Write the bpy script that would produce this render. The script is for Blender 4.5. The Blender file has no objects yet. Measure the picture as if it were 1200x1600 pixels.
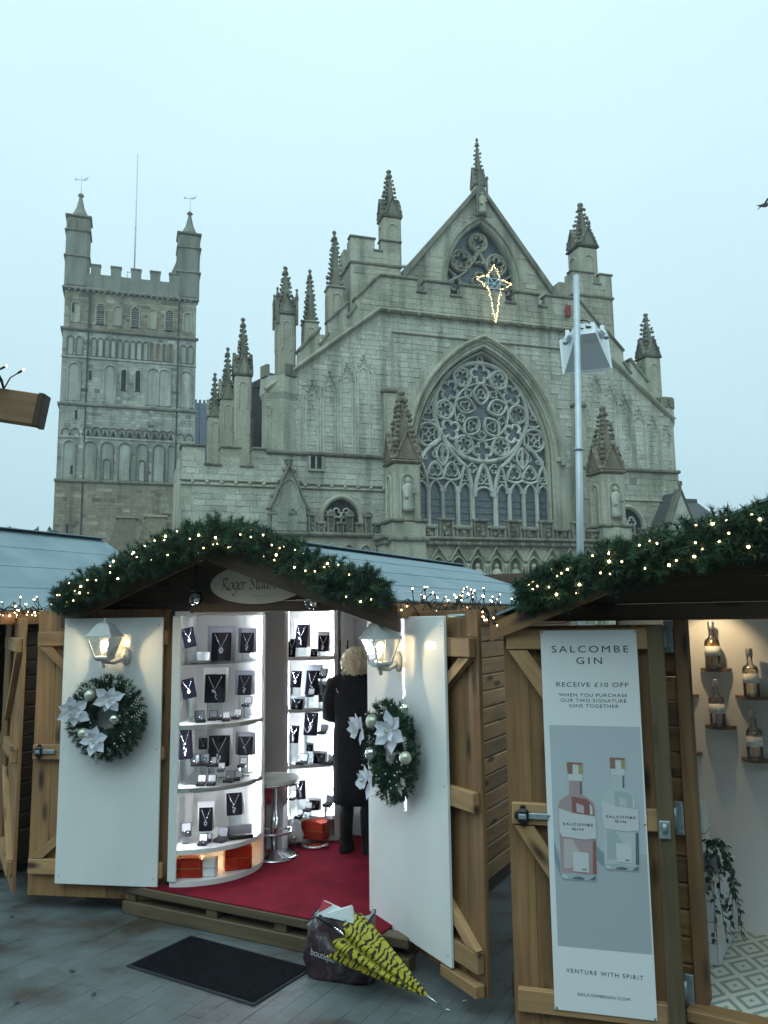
import bpy, math, random
import numpy as np
from mathutils import Matrix, Vector, Euler
random.seed(11); RNG = np.random.default_rng(5)
S = bpy.context.scene; COL = S.collection
R = math.radians; PI = math.pi
# ------------------------------------------------------------------ camera, sky, sun, exposure
cd = bpy.data.cameras.new('camera'); cam = bpy.data.objects.new('camera', cd); COL.objects.link(cam)
cam.location = (0, 0, 1.94)
cd.sensor_fit = 'HORIZONTAL'; cd.sensor_width = 36.0; cd.lens = 1251.14 / 1200 * 36
cd.clip_start = 0.05; cd.clip_end = 3000
pt, rl = R(7.6558), R(-0.7424)
fw = Vector((0, math.cos(pt), math.sin(pt))); up = Vector((0, -math.sin(pt), math.cos(pt))); rt = Vector((1, 0, 0))
rt2 = rt * math.cos(rl) + up * math.sin(rl); up2 = up * math.cos(rl) - rt * math.sin(rl)
cam.rotation_euler = Matrix((rt2, up2, -fw)).transposed().to_euler()
S.camera = cam
W = bpy.data.worlds.new('World'); S.world = W; W.use_nodes = True
nt = W.node_tree; nt.nodes.clear()
SUN_EL, SUN_AZ = 48, 200
sky = nt.nodes.new('ShaderNodeTexSky'); sky.sky_type = 'NISHITA'; sky.sun_disc = False
sky.sun_elevation = R(SUN_EL); sky.sun_rotation = R(SUN_AZ); sky.dust_density = 3; sky.air_density = 1
bg1 = nt.nodes.new('ShaderNodeBackground'); bg1.inputs[1].default_value = 0.012
nt.links.new(sky.outputs[0], bg1.inputs[0])
# the overcast deck: brighter towards the zenith, faintly mottled
tc = nt.nodes.new('ShaderNodeTexCoord'); sx = nt.nodes.new('ShaderNodeSeparateXYZ'); nt.links.new(tc.outputs['Generated'], sx.inputs[0])
ramp = nt.nodes.new('ShaderNodeValToRGB'); cr = ramp.color_ramp
cr.elements[0].position = 0.0; cr.elements[0].color = (0.42, 0.58, 0.635, 1)
cr.elements[1].position = 1.0; cr.elements[1].color = (0.85, 1.12, 1.20, 1)
for p_, c_ in ((0.12, (0.46, 0.67, 0.74, 1)), (0.35, (0.56, 0.78, 0.85, 1)), (0.6, (0.64, 0.88, 0.95, 1))):
    e_ = cr.elements.new(p_); e_.color = c_
nz = nt.nodes.new('ShaderNodeTexNoise'); nz.inputs['Scale'].default_value = 2.6; nz.inputs['Detail'].default_value = 5
nt.links.new(tc.outputs['Generated'], nz.inputs['Vector'])
ma = nt.nodes.new('ShaderNodeMath'); ma.operation = 'MULTIPLY_ADD'; ma.inputs[1].default_value = 0.24
nt.links.new(nz.outputs[0], ma.inputs[0]); nt.links.new(sx.outputs['Z'], ma.inputs[2])
mb_ = nt.nodes.new('ShaderNodeMath'); mb_.operation = 'SUBTRACT'; mb_.inputs[1].default_value = 0.12
nt.links.new(ma.outputs[0], mb_.inputs[0]); nt.links.new(mb_.outputs[0], ramp.inputs[0])
bg2 = nt.nodes.new('ShaderNodeBackground'); bg2.inputs[1].default_value = 1.0
nt.links.new(ramp.outputs[0], bg2.inputs[0])
ad = nt.nodes.new('ShaderNodeAddShader'); wo = nt.nodes.new('ShaderNodeOutputWorld')
nt.links.new(bg1.outputs[0], ad.inputs[0]); nt.links.new(bg2.outputs[0], ad.inputs[1]); nt.links.new(ad.outputs[0], wo.inputs[0])
sl = bpy.data.lights.new('sun', 'SUN'); sl.energy = 1.35; sl.angle = R(70); sl.color = (0.57, 0.92, 1.0)
so = bpy.data.objects.new('sun', sl); COL.objects.link(so)
az, el = R(SUN_AZ), R(SUN_EL)
so.rotation_euler = Vector((math.sin(az) * math.cos(el), math.cos(az) * math.cos(el), math.sin(el))).to_track_quat('Z', 'Y').to_euler()
S.view_settings.view_transform = 'Standard'; S.view_settings.look = 'None'
S.view_settings.exposure = 0.18; S.view_settings.gamma = 1.0; S.view_settings.use_curve_mapping = False
S.cycles.use_denoising = True; S.cycles.max_bounces = 7; S.cycles.sample_clamp_indirect = 6

# ------------------------------------------------------------------ materials
MATS = {}
def lk(t, a, b): t.links.new(a, b)
def bagmat():
    m = bpy.data.materials.new('bag'); m.use_nodes = True; t = m.node_tree; p = t.nodes['Principled BSDF']; c = t.nodes.new('ShaderNodeTexCoord'); n = t.nodes.new('ShaderNodeTexNoise'); n.inputs['Scale'].default_value = 9; n.inputs['Detail'].default_value = 3; n.inputs['Distortion'].default_value = 1.2; lk(t, c.outputs['Object'], n.inputs['Vector'])
    r = t.nodes.new('ShaderNodeValToRGB'); e = r.color_ramp; e.elements[0].position = .30; e.elements[0].color = (.02, .016, .022, 1); e.elements[1].position = .74; e.elements[1].color = (.34, .32, .33, 1)
    for q, k in ((.40, (.075, .03, .038, 1)), (.48, (.03, .02, .028, 1)), (.55, (.12, .07, .08, 1)), (.60, (.03, .045, .05, 1)), (.66, (.19, .13, .14, 1))): x = e.elements.new(q); x.color = k
    lk(t, n.outputs[0], r.inputs[0]); lk(t, r.outputs[0], p.inputs['Base Color']); p.inputs['Roughness'].default_value = .35; MATS['bag'] = m
def M(name, a, b=None, scale=6, rough=.65, metal=0, bump=0, bscale=None, coat=0, stretch=(1, 1, 1), emit=None, es=0,
      trans=0, ior=1.45, rnd=0, lo=.35, hi=.65, spec=.5, sheen=0):
    m = bpy.data.materials.new(name); m.use_nodes = True; t = m.node_tree
    p = t.nodes['Principled BSDF']; p.inputs['Roughness'].default_value = rough; p.inputs['Metallic'].default_value = metal
    p.inputs['Coat Weight'].default_value = coat; p.inputs['Transmission Weight'].default_value = trans; p.inputs['IOR'].default_value = ior
    p.inputs['Specular IOR Level'].default_value = spec; p.inputs['Sheen Weight'].default_value = sheen
    p.inputs['Base Color'].default_value = (*a, 1)
    if emit: p.inputs['Emission Color'].default_value = (*emit, 1); p.inputs['Emission Strength'].default_value = es
    if b is not None or bump:
        c = t.nodes.new('ShaderNodeTexCoord'); mp = t.nodes.new('ShaderNodeMapping'); mp.inputs['Scale'].default_value = stretch
        lk(t, c.outputs['Object'], mp.inputs[0])
        n = t.nodes.new('ShaderNodeTexNoise'); n.inputs['Scale'].default_value = scale; n.inputs['Detail'].default_value = 5; lk(t, mp.outputs[0], n.inputs['Vector'])
        if b is not None:
            rp = t.nodes.new('ShaderNodeValToRGB'); rp.color_ramp.elements[0].position = lo; rp.color_ramp.elements[1].position = hi
            rp.color_ramp.elements[0].color = (*a, 1); rp.color_ramp.elements[1].color = (*b, 1)
            lk(t, n.outputs[0], rp.inputs[0]); out = rp.outputs[0]
            if rnd:
                oi = t.nodes.new('ShaderNodeObjectInfo'); hs = t.nodes.new('ShaderNodeHueSaturation')
                mr = t.nodes.new('ShaderNodeMapRange'); mr.inputs[3].default_value = 1 - rnd; mr.inputs[4].default_value = 1 + rnd
                lk(t, oi.outputs['Random'], mr.inputs[0]); lk(t, mr.outputs[0], hs.inputs['Value']); lk(t, out, hs.inputs['Color']); out = hs.outputs[0]
            lk(t, out, p.inputs['Base Color'])
        if bump:
            n2 = t.nodes.new('ShaderNodeTexNoise'); n2.inputs['Scale'].default_value = bscale or scale * 3; n2.inputs['Detail'].default_value = 4; lk(t, mp.outputs[0], n2.inputs['Vector'])
            bm = t.nodes.new('ShaderNodeBump'); bm.inputs['Strength'].default_value = bump; bm.inputs['Distance'].default_value = .02
            lk(t, n2.outputs[0], bm.inputs['Height']); lk(t, bm.outputs[0], p.inputs['Normal'])
    MATS[name] = m; return m
def wood(name, a, b, knot, vary=.22, rough=.62):
    m = bpy.data.materials.new(name); m.use_nodes = True; t = m.node_tree; p = t.nodes['Principled BSDF']; N = t.nodes.new
    at = N('ShaderNodeAttribute'); at.attribute_name = 'gv'; oi = N('ShaderNodeObjectInfo')
    ml = N('ShaderNodeVectorMath'); ml.operation = 'SCALE'; ml.inputs[0].default_value = (13, 7, 5); lk(t, oi.outputs['Random'], ml.inputs['Scale'])
    av = N('ShaderNodeVectorMath'); av.operation = 'ADD'; lk(t, at.outputs['Vector'], av.inputs[0]); lk(t, ml.outputs[0], av.inputs[1])
    # knots bend the grain round them
    mk = N('ShaderNodeMapping'); mk.inputs['Scale'].default_value = (2.7, 9, 9); lk(t, av.outputs[0], mk.inputs[0])
    vo = N('ShaderNodeTexVoronoi'); vo.inputs['Scale'].default_value = 1.0; lk(t, mk.outputs[0], vo.inputs['Vector'])
    mp = N('ShaderNodeMapping'); mp.inputs['Scale'].default_value = (1.3, 26, 26); lk(t, av.outputs[0], mp.inputs[0])
    n = N('ShaderNodeTexNoise'); n.inputs['Scale'].default_value = 1.0; n.inputs['Detail'].default_value = 6; n.inputs['Distortion'].default_value = .6; lk(t, mp.outputs[0], n.inputs['Vector'])
    rp = N('ShaderNodeValToRGB'); rp.color_ramp.elements[0].position = .32; rp.color_ramp.elements[1].position = .7
    rp.color_ramp.elements[0].color = (*a, 1); rp.color_ramp.elements[1].color = (*b, 1); lk(t, n.outputs[0], rp.inputs[0])
    rk = N('ShaderNodeValToRGB'); rk.color_ramp.elements[0].position = .10; rk.color_ramp.elements[0].color = (1, 1, 1, 1)
    rk.color_ramp.elements[1].position = .27; rk.color_ramp.elements[1].color = (0, 0, 0, 1); lk(t, vo.outputs['Distance'], rk.inputs[0])
    mx = N('ShaderNodeMix'); mx.data_type = 'RGBA'; lk(t, rk.outputs[0], mx.inputs[0]); lk(t, rp.outputs[0], mx.inputs[6]); mx.inputs[7].default_value = (*knot, 1)
    # broad weathering
    n2 = N('ShaderNodeTexNoise'); n2.inputs['Scale'].default_value = 2.2; n2.inputs['Detail'].default_value = 4; lk(t, av.outputs[0], n2.inputs['Vector'])
    mr2 = N('ShaderNodeMapRange'); mr2.inputs[1].default_value = .3; mr2.inputs[2].default_value = .75; mr2.inputs[3].default_value = 1.12; mr2.inputs[4].default_value = .72; lk(t, n2.outputs[0], mr2.inputs[0])
    mr = N('ShaderNodeMapRange'); mr.inputs[3].default_value = 1 - vary; mr.inputs[4].default_value = 1 + vary; lk(t, oi.outputs['Random'], mr.inputs[0])
    mu = N('ShaderNodeMath'); mu.operation = 'MULTIPLY'; lk(t, mr.outputs[0], mu.inputs[0]); lk(t, mr2.outputs[0], mu.inputs[1])
    hs = N('ShaderNodeHueSaturation'); lk(t, mu.outputs[0], hs.inputs['Value']); lk(t, mx.outputs[2], hs.inputs['Color']); lk(t, hs.outputs[0], p.inputs['Base Color'])
    bm = N('ShaderNodeBump'); bm.inputs['Strength'].default_value = .25; bm.inputs['Distance'].default_value = .004; lk(t, n.outputs[0], bm.inputs['Height']); lk(t, bm.outputs[0], p.inputs['Normal'])
    p.inputs['Roughness'].default_value = rough; MATS[name] = m; return m
def stone(name, a, b, dark, moss, scale=1.0, blk=.22):
    m = bpy.data.materials.new(name); m.use_nodes = True; t = m.node_tree; p = t.nodes['Principled BSDF']; N = t.nodes.new
    c = N('ShaderNodeTexCoord'); at = N('ShaderNodeAttribute'); at.attribute_name = 'rnd'
    n1 = N('ShaderNodeTexNoise'); n1.inputs['Scale'].default_value = .32 * scale; n1.inputs['Detail'].default_value = 6; n1.inputs['Roughness'].default_value = .62; lk(t, c.outputs['Object'], n1.inputs['Vector'])
    rp = N('ShaderNodeValToRGB'); rp.color_ramp.elements[0].position = .36; rp.color_ramp.elements[1].position = .64
    rp.color_ramp.elements[0].color = (*a, 1); rp.color_ramp.elements[1].color = (*b, 1); lk(t, n1.outputs[0], rp.inputs[0])
    # streaks of soot run down
    mp = N('ShaderNodeMapping'); mp.inputs['Scale'].default_value = (1.3 * scale, 1.3 * scale, .16 * scale); lk(t, c.outputs['Object'], mp.inputs[0])
    n2 = N('ShaderNodeTexNoise'); n2.inputs['Scale'].default_value = 1.0; n2.inputs['Detail'].default_value = 5; lk(t, mp.outputs[0], n2.inputs['Vector'])
    r2 = N('ShaderNodeMapRange'); r2.inputs[1].default_value = .48; r2.inputs[2].default_value = .72; lk(t, n2.outputs[0], r2.inputs[0])
    m1 = N('ShaderNodeMix'); m1.data_type = 'RGBA'; lk(t, r2.outputs[0], m1.inputs[0]); lk(t, rp.outputs[0], m1.inputs[6]); m1.inputs[7].default_value = (*dark, 1)
    n3 = N('ShaderNodeTexNoise'); n3.inputs['Scale'].default_value = 1.3 * scale; n3.inputs['Detail'].default_value = 6; lk(t, c.outputs['Object'], n3.inputs['Vector'])
    r3 = N('ShaderNodeMapRange'); r3.inputs[1].default_value = .56; r3.inputs[2].default_value = .72; r3.inputs[4].default_value = .6; lk(t, n3.outputs[0], r3.inputs[0])
    m2 = N('ShaderNodeMix'); m2.data_type = 'RGBA'; lk(t, r3.outputs[0], m2.inputs[0]); lk(t, m1.outputs[2], m2.inputs[6]); m2.inputs[7].default_value = (*moss, 1)
    mr = N('ShaderNodeFloatCurve'); cv = mr.mapping.curves[0]; cv.points[0].location = (0, .5 - blk * 1.1); cv.points[1].location = (1, .5 + blk * .9)
    for q_ in ((.07, .5 - blk * .35), (.9, .5 + blk * .3)): cv.points.new(*q_)
    mr.mapping.update(); m2x = N('ShaderNodeMath'); m2x.operation = 'MULTIPLY'; m2x.inputs[1].default_value = 2.0; lk(t, at.outputs['Fac'], mr.inputs['Value']); lk(t, mr.outputs[0], m2x.inputs[0]); mr = m2x
    n4 = N('ShaderNodeTexNoise'); n4.inputs['Scale'].default_value = 9 * scale; n4.inputs['Detail'].default_value = 3; lk(t, c.outputs['Object'], n4.inputs['Vector'])
    r4 = N('ShaderNodeMapRange'); r4.inputs[3].default_value = .62; r4.inputs[4].default_value = 1.38; lk(t, n4.outputs[0], r4.inputs[0])
    mu = N('ShaderNodeMath'); mu.operation = 'MULTIPLY'; lk(t, mr.outputs[0], mu.inputs[0]); lk(t, r4.outputs[0], mu.inputs[1])
    hs = N('ShaderNodeHueSaturation'); lk(t, mu.outputs[0], hs.inputs['Value']); lk(t, m2.outputs[2], hs.inputs['Color'])
    lk(t, hs.outputs[0], p.inputs['Base Color']); p.inputs['Roughness'].default_value = .9; p.inputs['Specular IOR Level'].default_value = .2
    bm = N('ShaderNodeBump'); bm.inputs['Strength'].default_value = .6; bm.inputs['Distance'].default_value = .08; lk(t, n4.outputs[0], bm.inputs['Height']); lk(t, bm.outputs[0], p.inputs['Normal'])
    MATS[name] = m; return m

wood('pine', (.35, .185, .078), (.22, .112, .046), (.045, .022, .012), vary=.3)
wood('pine_grey_shaded', (.15, .105, .055), (.10, .07, .036), (.055, .036, .024))  # weak light on the deck planks put into a darker timber colour
wood('pine_dark_shaded', (.095, .052, .026), (.06, .032, .016), (.025, .014, .009))  # shade on gables and side wall put into the colour; also plain dark trim
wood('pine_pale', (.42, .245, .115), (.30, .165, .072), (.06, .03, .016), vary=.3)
stone('limestone', (.43, .415, .335), (.29, .275, .215), (.17, .165, .125), (.25, .255, .15))
stone('limestone_pale', (.49, .475, .40), (.34, .33, .27), (.17, .165, .135), (.33, .335, .235), blk=.13)
stone('dressed', (.41, .385, .30), (.32, .30, .23), (.18, .175, .135), (.24, .24, .15), blk=.12)
stone('tracery_stone', (.52, .51, .45), (.43, .42, .365), (.28, .275, .235), (.38, .38, .30), scale=2)
stone('soot_stone', (.23, .215, .165), (.16, .15, .11), (.075, .07, .055), (.14, .14, .085), scale=2)
stone('rust_stone', (.24, .20, .14), (.16, .135, .095), (.08, .065, .05), (.16, .14, .09), scale=3)
stone('tower_stone', (.38, .38, .32), (.29, .285, .235), (.17, .168, .14), (.19, .195, .12), scale=.8, blk=.34)
stone('tower_rubble', (.30, .265, .19), (.225, .19, .135), (.13, .12, .09), (.17, .17, .11), scale=.8, blk=.4)
stone('tower_top', (.23, .235, .195), (.17, .17, .14), (.10, .10, .08), (.16, .165, .11), scale=.8, blk=.25)
M('glazing', (.065, .078, .085), (.12, .138, .145), scale=9, rough=.22, spec=.6)
M('glazing_blue', (.06, .075, .10), (.10, .12, .15), scale=7, rough=.22, spec=.6)
M('void', (.012, .012, .012), rough=.9)
M('lead', (.17, .22, .29), (.21, .26, .33), scale=2, rough=.55)
M('lead_dark', (.15, .155, .155), (.10, .105, .11), scale=3, rough=.6)
M('slate', (.04, .042, .045), (.07, .07, .065), scale=4, rough=.7, bump=.4)
M('felt', (.17, .235, .265), (.22, .285, .31), scale=3, rough=.75, bump=.15, bscale=30)
M('sign_cream', (.50, .48, .42), rough=.5); M('house_brick', (.16, .10, .075), (.20, .13, .10), scale=6, rough=.9)
M('white_gloss', (.80, .79, .76), rough=.22, coat=.3)
M('white_panel', (.80, .80, .78), (.72, .735, .72), scale=3.5, rough=.5, coat=.35, stretch=(1, 1, .3), lo=.4, hi=.75)
M('white_satin', (.80, .80, .79), rough=.4)
M('white_wall', (.80, .80, .80), (.77, .77, .77), scale=2, rough=.6)
M('banner_white', (.80, .81, .81), rough=.45)
M('banner_grey', (.50, .54, .57), rough=.45)
M('banner_grey2', (.43, .46, .48), rough=.45)
M('ink', (.035, .045, .06), rough=.5)
M('ink_soft', (.30, .32, .34), rough=.5)
M('print_pink', (.30, .13, .12), rough=.4); M('print_pink2', (.43, .32, .32), rough=.4); M('print_pink3', (.54, .47, .47), rough=.4)
M('print_clear', (.40, .46, .48), rough=.4); M('print_clear2', (.52, .57, .58), rough=.4); M('print_dark', (.13, .16, .18), rough=.4)
M('print_label', (.62, .63, .64), rough=.4); M('print_copper', (.30, .17, .13), rough=.4); M('print_gold', (.42, .33, .17), rough=.4)
M('print_shadow', (.25, .31, .36), rough=.45)
M('carpet', (.20, .008, .022), (.13, .005, .014), scale=8, rough=.95, bump=.5, bscale=260, spec=.1)
M('velvet', (.004, .0035, .007), rough=1, spec=.06)
M('box_black', (.010, .010, .012), rough=.55, spec=.25); M('box_grey', (.33, .34, .38), rough=.6); M('box_white', (.82, .82, .82), rough=.5)
M('silver', (.85, .85, .86), rough=.18, metal=1); M('gem', (.95, .95, 1), rough=.05, metal=.6); M('gold', (.8, .55, .2), rough=.25, metal=1)
M('pearl', (.85, .83, .82), rough=.2, coat=.5)
M('chrome', (.62, .62, .64), rough=.16, metal=1); M('steel', (.45, .47, .49), (.34, .36, .38), scale=30, rough=.42, metal=.85)
M('zinc', (.40, .46, .47), (.30, .36, .37), scale=25, rough=.45, metal=.55)
M('iron_black', (.012, .013, .015), rough=.4)
M('foil_red', (.62, .05, .012), (.42, .02, .01), scale=14, rough=.25, metal=.35, bump=.5, bscale=16)
M('tinsel_red', (.45, .01, .02), rough=.3, metal=.3)
M('acrylic', (.86, .9, .9), rough=.12, trans=.75)
M('glass', (.95, .97, .97), rough=.03, trans=1)
M('glass_lamp', (.97, .97, .95), rough=.06, trans=1, ior=1.05)
M('lamp_metal', (.52, .53, .51), (.45, .46, .45), scale=20, rough=.45)
M('leather', (.60, .61, .56), (.55, .56, .52), scale=18, rough=.45, bump=.15, bscale=80)
M('coat', (.007, .007, .009), (.012, .012, .014), scale=20, rough=.85, bump=.4, bscale=40, spec=.2)
M('boot', (.006, .006, .006), rough=.5, spec=.25); M('tights', (.006, .006, .007), rough=.9)
M('skin', (.55, .33, .24), rough=.5); M('hair', (.86, .76, .54), (.66, .54, .34), scale=40, rough=.5, stretch=(1, 1, .25), bump=.6, bscale=60)
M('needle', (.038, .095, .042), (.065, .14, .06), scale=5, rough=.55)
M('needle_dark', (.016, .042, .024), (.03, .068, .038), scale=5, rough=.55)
M('petal', (.74, .75, .80), (.66, .67, .73), scale=25, rough=.6, bump=.2, bscale=60)
M('bauble_silver', (.60, .64, .58), rough=.16, metal=.85); M('bauble_pale', (.58, .60, .47), rough=.3, metal=.5)
M('berry', (.72, .74, .72), rough=.25, metal=.3)
M('glitter', (.45, .47, .38), (.62, .62, .5), scale=60, rough=.3, metal=.5)
M('wire_green', (.010, .022, .016), rough=.5); M('wire_black', (.008, .009, .012), rough=.5)
M('bulb_warm', (1, .8, .45), emit=(1.0, .70, .33), es=13); M('bulb_hot', (1, .8, .5), emit=(1.0, .74, .40), es=34)
M('bulb_star', (1, .8, .4), emit=(1.0, .70, .30), es=3.2)
M('led', (1, 1, 1), emit=(.80, .88, 1.0), es=105); M('led_warm', (1, .9, .7), emit=(1.0, .72, .42), es=26)
M('star_frame', (.40, .56, .66), rough=.4, metal=.2)
M('mat_black', (.006, .0065, .008), (.011, .012, .014), scale=30, rough=1, bump=.7, bscale=300, spec=.08); M('rubber', (.03, .031, .033), rough=.8, spec=.2)
bagmat(); M('bag_in', (.45, .48, .50), rough=.4)
M('bag_edge', (.01, .01, .013), rough=.5)
M('paper_white', (.72, .74, .74), rough=.6); M('paper_blue', (.08, .16, .42), rough=.5); M('paper_red', (.5, .06, .08), rough=.5)
M('tile_line', (.48, .30, .30), rough=.5); M('tile_white', (.70, .70, .72), rough=.3)
M('leaf', (.014, .038, .022), (.03, .07, .035), scale=12, rough=.4)
M('shelf_wood', (.22, .15, .11), rough=.5)
M('gin_pink', (.85, .45, .38), rough=.05, trans=.75); M('gin_clear', (.9, .85, .7), rough=.05, trans=.8)
M('gin_lit', (.95, .55, .18), rough=.1, trans=.6)
M('bark', (.055, .048, .042), rough=.9); M('foliage', (.035, .06, .04), (.05, .08, .05), scale=2, rough=.8)
M('speaker', (.78, .81, .82), (.72, .75, .77), scale=4, rough=.42); M('post_metal', (.50, .54, .57), (.44, .48, .52), scale=5, rough=.4, metal=.35)
M('speaker_shell', (.74, .77, .79), rough=.5); M('red_box', (.22, .015, .02), rough=.4); M('gull', (.75, .76, .78), rough=.7); M('bird', (.03, .035, .05), rough=.8)
M('plaster', (.45, .44, .38), (.38, .37, .31), scale=3, rough=.9)
# yellow cloth printed with black tiger stripes (flat print)
def tiger():
    m = bpy.data.materials.new('tiger_cloth'); m.use_nodes = True; t = m.node_tree; p = t.nodes['Principled BSDF']; N = t.nodes.new
    at = N('ShaderNodeAttribute'); at.attribute_name = 'gv'
    mp = N('ShaderNodeMapping'); mp.inputs['Scale'].default_value = (1, .34, 1); lk(t, at.outputs['Vector'], mp.inputs[0])
    w = N('ShaderNodeTexWave'); w.wave_type = 'BANDS'; w.bands_direction = 'X'; w.inputs['Scale'].default_value = 5.2
    w.inputs['Distortion'].default_value = 11; w.inputs['Detail'].default_value = 3.5; w.inputs['Detail Scale'].default_value = 1.1; lk(t, mp.outputs[0], w.inputs['Vector'])
    rp = N('ShaderNodeValToRGB'); rp.color_ramp.elements[0].position = .58; rp.color_ramp.elements[0].color = (.50, .42, .025, 1)
    rp.color_ramp.elements[1].position = .72; rp.color_ramp.elements[1].color = (.012, .012, .012, 1); lk(t, w.outputs['Fac'], rp.inputs[0])
    lk(t, rp.outputs[0], p.inputs['Base Color']); p.inputs['Roughness'].default_value = .55; MATS['tiger_cloth'] = m
tiger()
# paving: damp grey-brown setts with shaped dark and rusty stains
def paving():
    m = bpy.data.materials.new('paving'); m.use_nodes = True; t = m.node_tree; p = t.nodes['Principled BSDF']; N = t.nodes.new
    g = N('ShaderNodeNewGeometry'); oi = N('ShaderNodeObjectInfo'); at = N('ShaderNodeAttribute'); at.attribute_name = 'rnd'
    n1 = N('ShaderNodeTexNoise'); n1.inputs['Scale'].default_value = 1.5; n1.inputs['Detail'].default_value = 7; n1.inputs['Roughness'].default_value = .65; lk(t, g.outputs['Position'], n1.inputs['Vector'])
    rp = N('ShaderNodeValToRGB'); e = rp.color_ramp; e.elements[0].position = .36; e.elements[0].color = (.050, .036, .024, 1)
    e.elements[1].position = .62; e.elements[1].color = (.128, .148, .148, 1); x = e.elements.new(.47); x.color = (.095, .107, .105, 1); lk(t, n1.outputs[0], rp.inputs[0])
    n2 = N('ShaderNodeTexNoise'); n2.inputs['Scale'].default_value = 55; n2.inputs['Detail'].default_value = 3; lk(t, g.outputs['Position'], n2.inputs['Vector'])
    r2 = N('ShaderNodeMapRange'); r2.inputs[3].default_value = .8; r2.inputs[4].default_value = 1.2; lk(t, n2.outputs[0], r2.inputs[0])
    mr = N('ShaderNodeMapRange'); mr.inputs[3].default_value = .93; mr.inputs[4].default_value = 1.05; lk(t, at.outputs['Fac'], mr.inputs[0])
    mu = N('ShaderNodeMath'); mu.operation = 'MULTIPLY'; lk(t, r2.outputs[0], mu.inputs[0]); lk(t, mr.outputs[0], mu.inputs[1])
    hs = N('ShaderNodeHueSaturation'); lk(t, mu.outputs[0], hs.inputs['Value']); lk(t, rp.outputs[0], hs.inputs['Color']); lk(t, hs.outputs[0], p.inputs['Base Color'])
    n5 = N('ShaderNodeTexNoise'); n5.inputs['Scale'].default_value = 2.6; n5.inputs['Detail'].default_value = 6; n5.inputs['Distortion'].default_value = .5; mp5 = N('ShaderNodeMapping'); mp5.inputs['Location'].default_value = (3.1, 1.7, 0); mp5.inputs['Rotation'].default_value = (0, 0, -.5); mp5.inputs['Scale'].default_value = (.6, 1.3, 1); lk(t, g.outputs['Position'], mp5.inputs[0]); lk(t, mp5.outputs[0], n5.inputs['Vector'])
    r5 = N('ShaderNodeMapRange'); r5.inputs[1].default_value = .54; r5.inputs[2].default_value = .70; r5.inputs[4].default_value = .85; lk(t, n5.outputs[0], r5.inputs[0])
    m5 = N('ShaderNodeMix'); m5.data_type = 'RGBA'; lk(t, r5.outputs[0], m5.inputs[0]); lk(t, hs.outputs[0], m5.inputs[6]); m5.inputs[7].default_value = (.062, .050, .038, 1); lk(t, m5.outputs[2], p.inputs['Base Color'])
    r3 = N('ShaderNodeMapRange'); r3.inputs[3].default_value = .35; r3.inputs[4].default_value = .75; lk(t, n1.outputs[0], r3.inputs[0]); lk(t, r3.outputs[0], p.inputs['Roughness'])
    bm = N('ShaderNodeBump'); bm.inputs['Strength'].default_value = .35; bm.inputs['Distance'].default_value = .004; lk(t, n2.outputs[0], bm.inputs['Height']); lk(t, bm.outputs[0], p.inputs['Normal'])
    MATS['paving'] = m
paving()
# vinyl floor print of nested diamonds
def diamonds():
    m = bpy.data.materials.new('diamond_vinyl'); m.use_nodes = True; t = m.node_tree; p = t.nodes['Principled BSDF']; N = t.nodes.new
    c = N('ShaderNodeTexCoord'); s = N('ShaderNodeSeparateXYZ'); lk(t, c.outputs['Object'], s.inputs[0])
    def mth(op, a, b=None):
        k = N('ShaderNodeMath'); k.operation = op
        for i, v in enumerate((a, b)):
            if v is None: continue
            if isinstance(v, (int, float)): k.inputs[i].default_value = v
            else: lk(t, v, k.inputs[i])
        return k.outputs[0]
    ax = mth('ABSOLUTE', mth('SUBTRACT', mth('FRACT', mth('MULTIPLY', s.outputs['X'], 5.6)), .5))
    ay = mth('ABSOLUTE', mth('SUBTRACT', mth('FRACT', mth('MULTIPLY', s.outputs['Y'], 4.0)), .5))
    d = mth('ADD', ax, ay)
    q = mth('ABSOLUTE', mth('SUBTRACT', mth('FRACT', mth('MULTIPLY', d, 3.0)), .5))
    k = mth('GREATER_THAN', q, .29)
    mx = N('ShaderNodeMix'); mx.data_type = 'RGBA'; lk(t, k, mx.inputs[0]); mx.inputs[6].default_value = (.66, .62, .52, 1); mx.inputs[7].default_value = (.25, .29, .27, 1)
    lk(t, mx.outputs[2], p.inputs['Base Color']); p.inputs['Roughness'].default_value = .4; MATS['diamond_vinyl'] = m
diamonds()

def mist():
    m = bpy.data.materials.new('haze'); m.use_nodes = True; t = m.node_tree; t.nodes.remove(t.nodes['Principled BSDF'])
    v = t.nodes.new('ShaderNodeVolumePrincipled'); v.inputs['Color'].default_value = (.9, .95, .97, 1); v.inputs['Density'].default_value = .0010; lk(t, v.outputs[0], t.nodes['Material Output'].inputs['Volume']); MATS['haze'] = m
mist()
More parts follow.
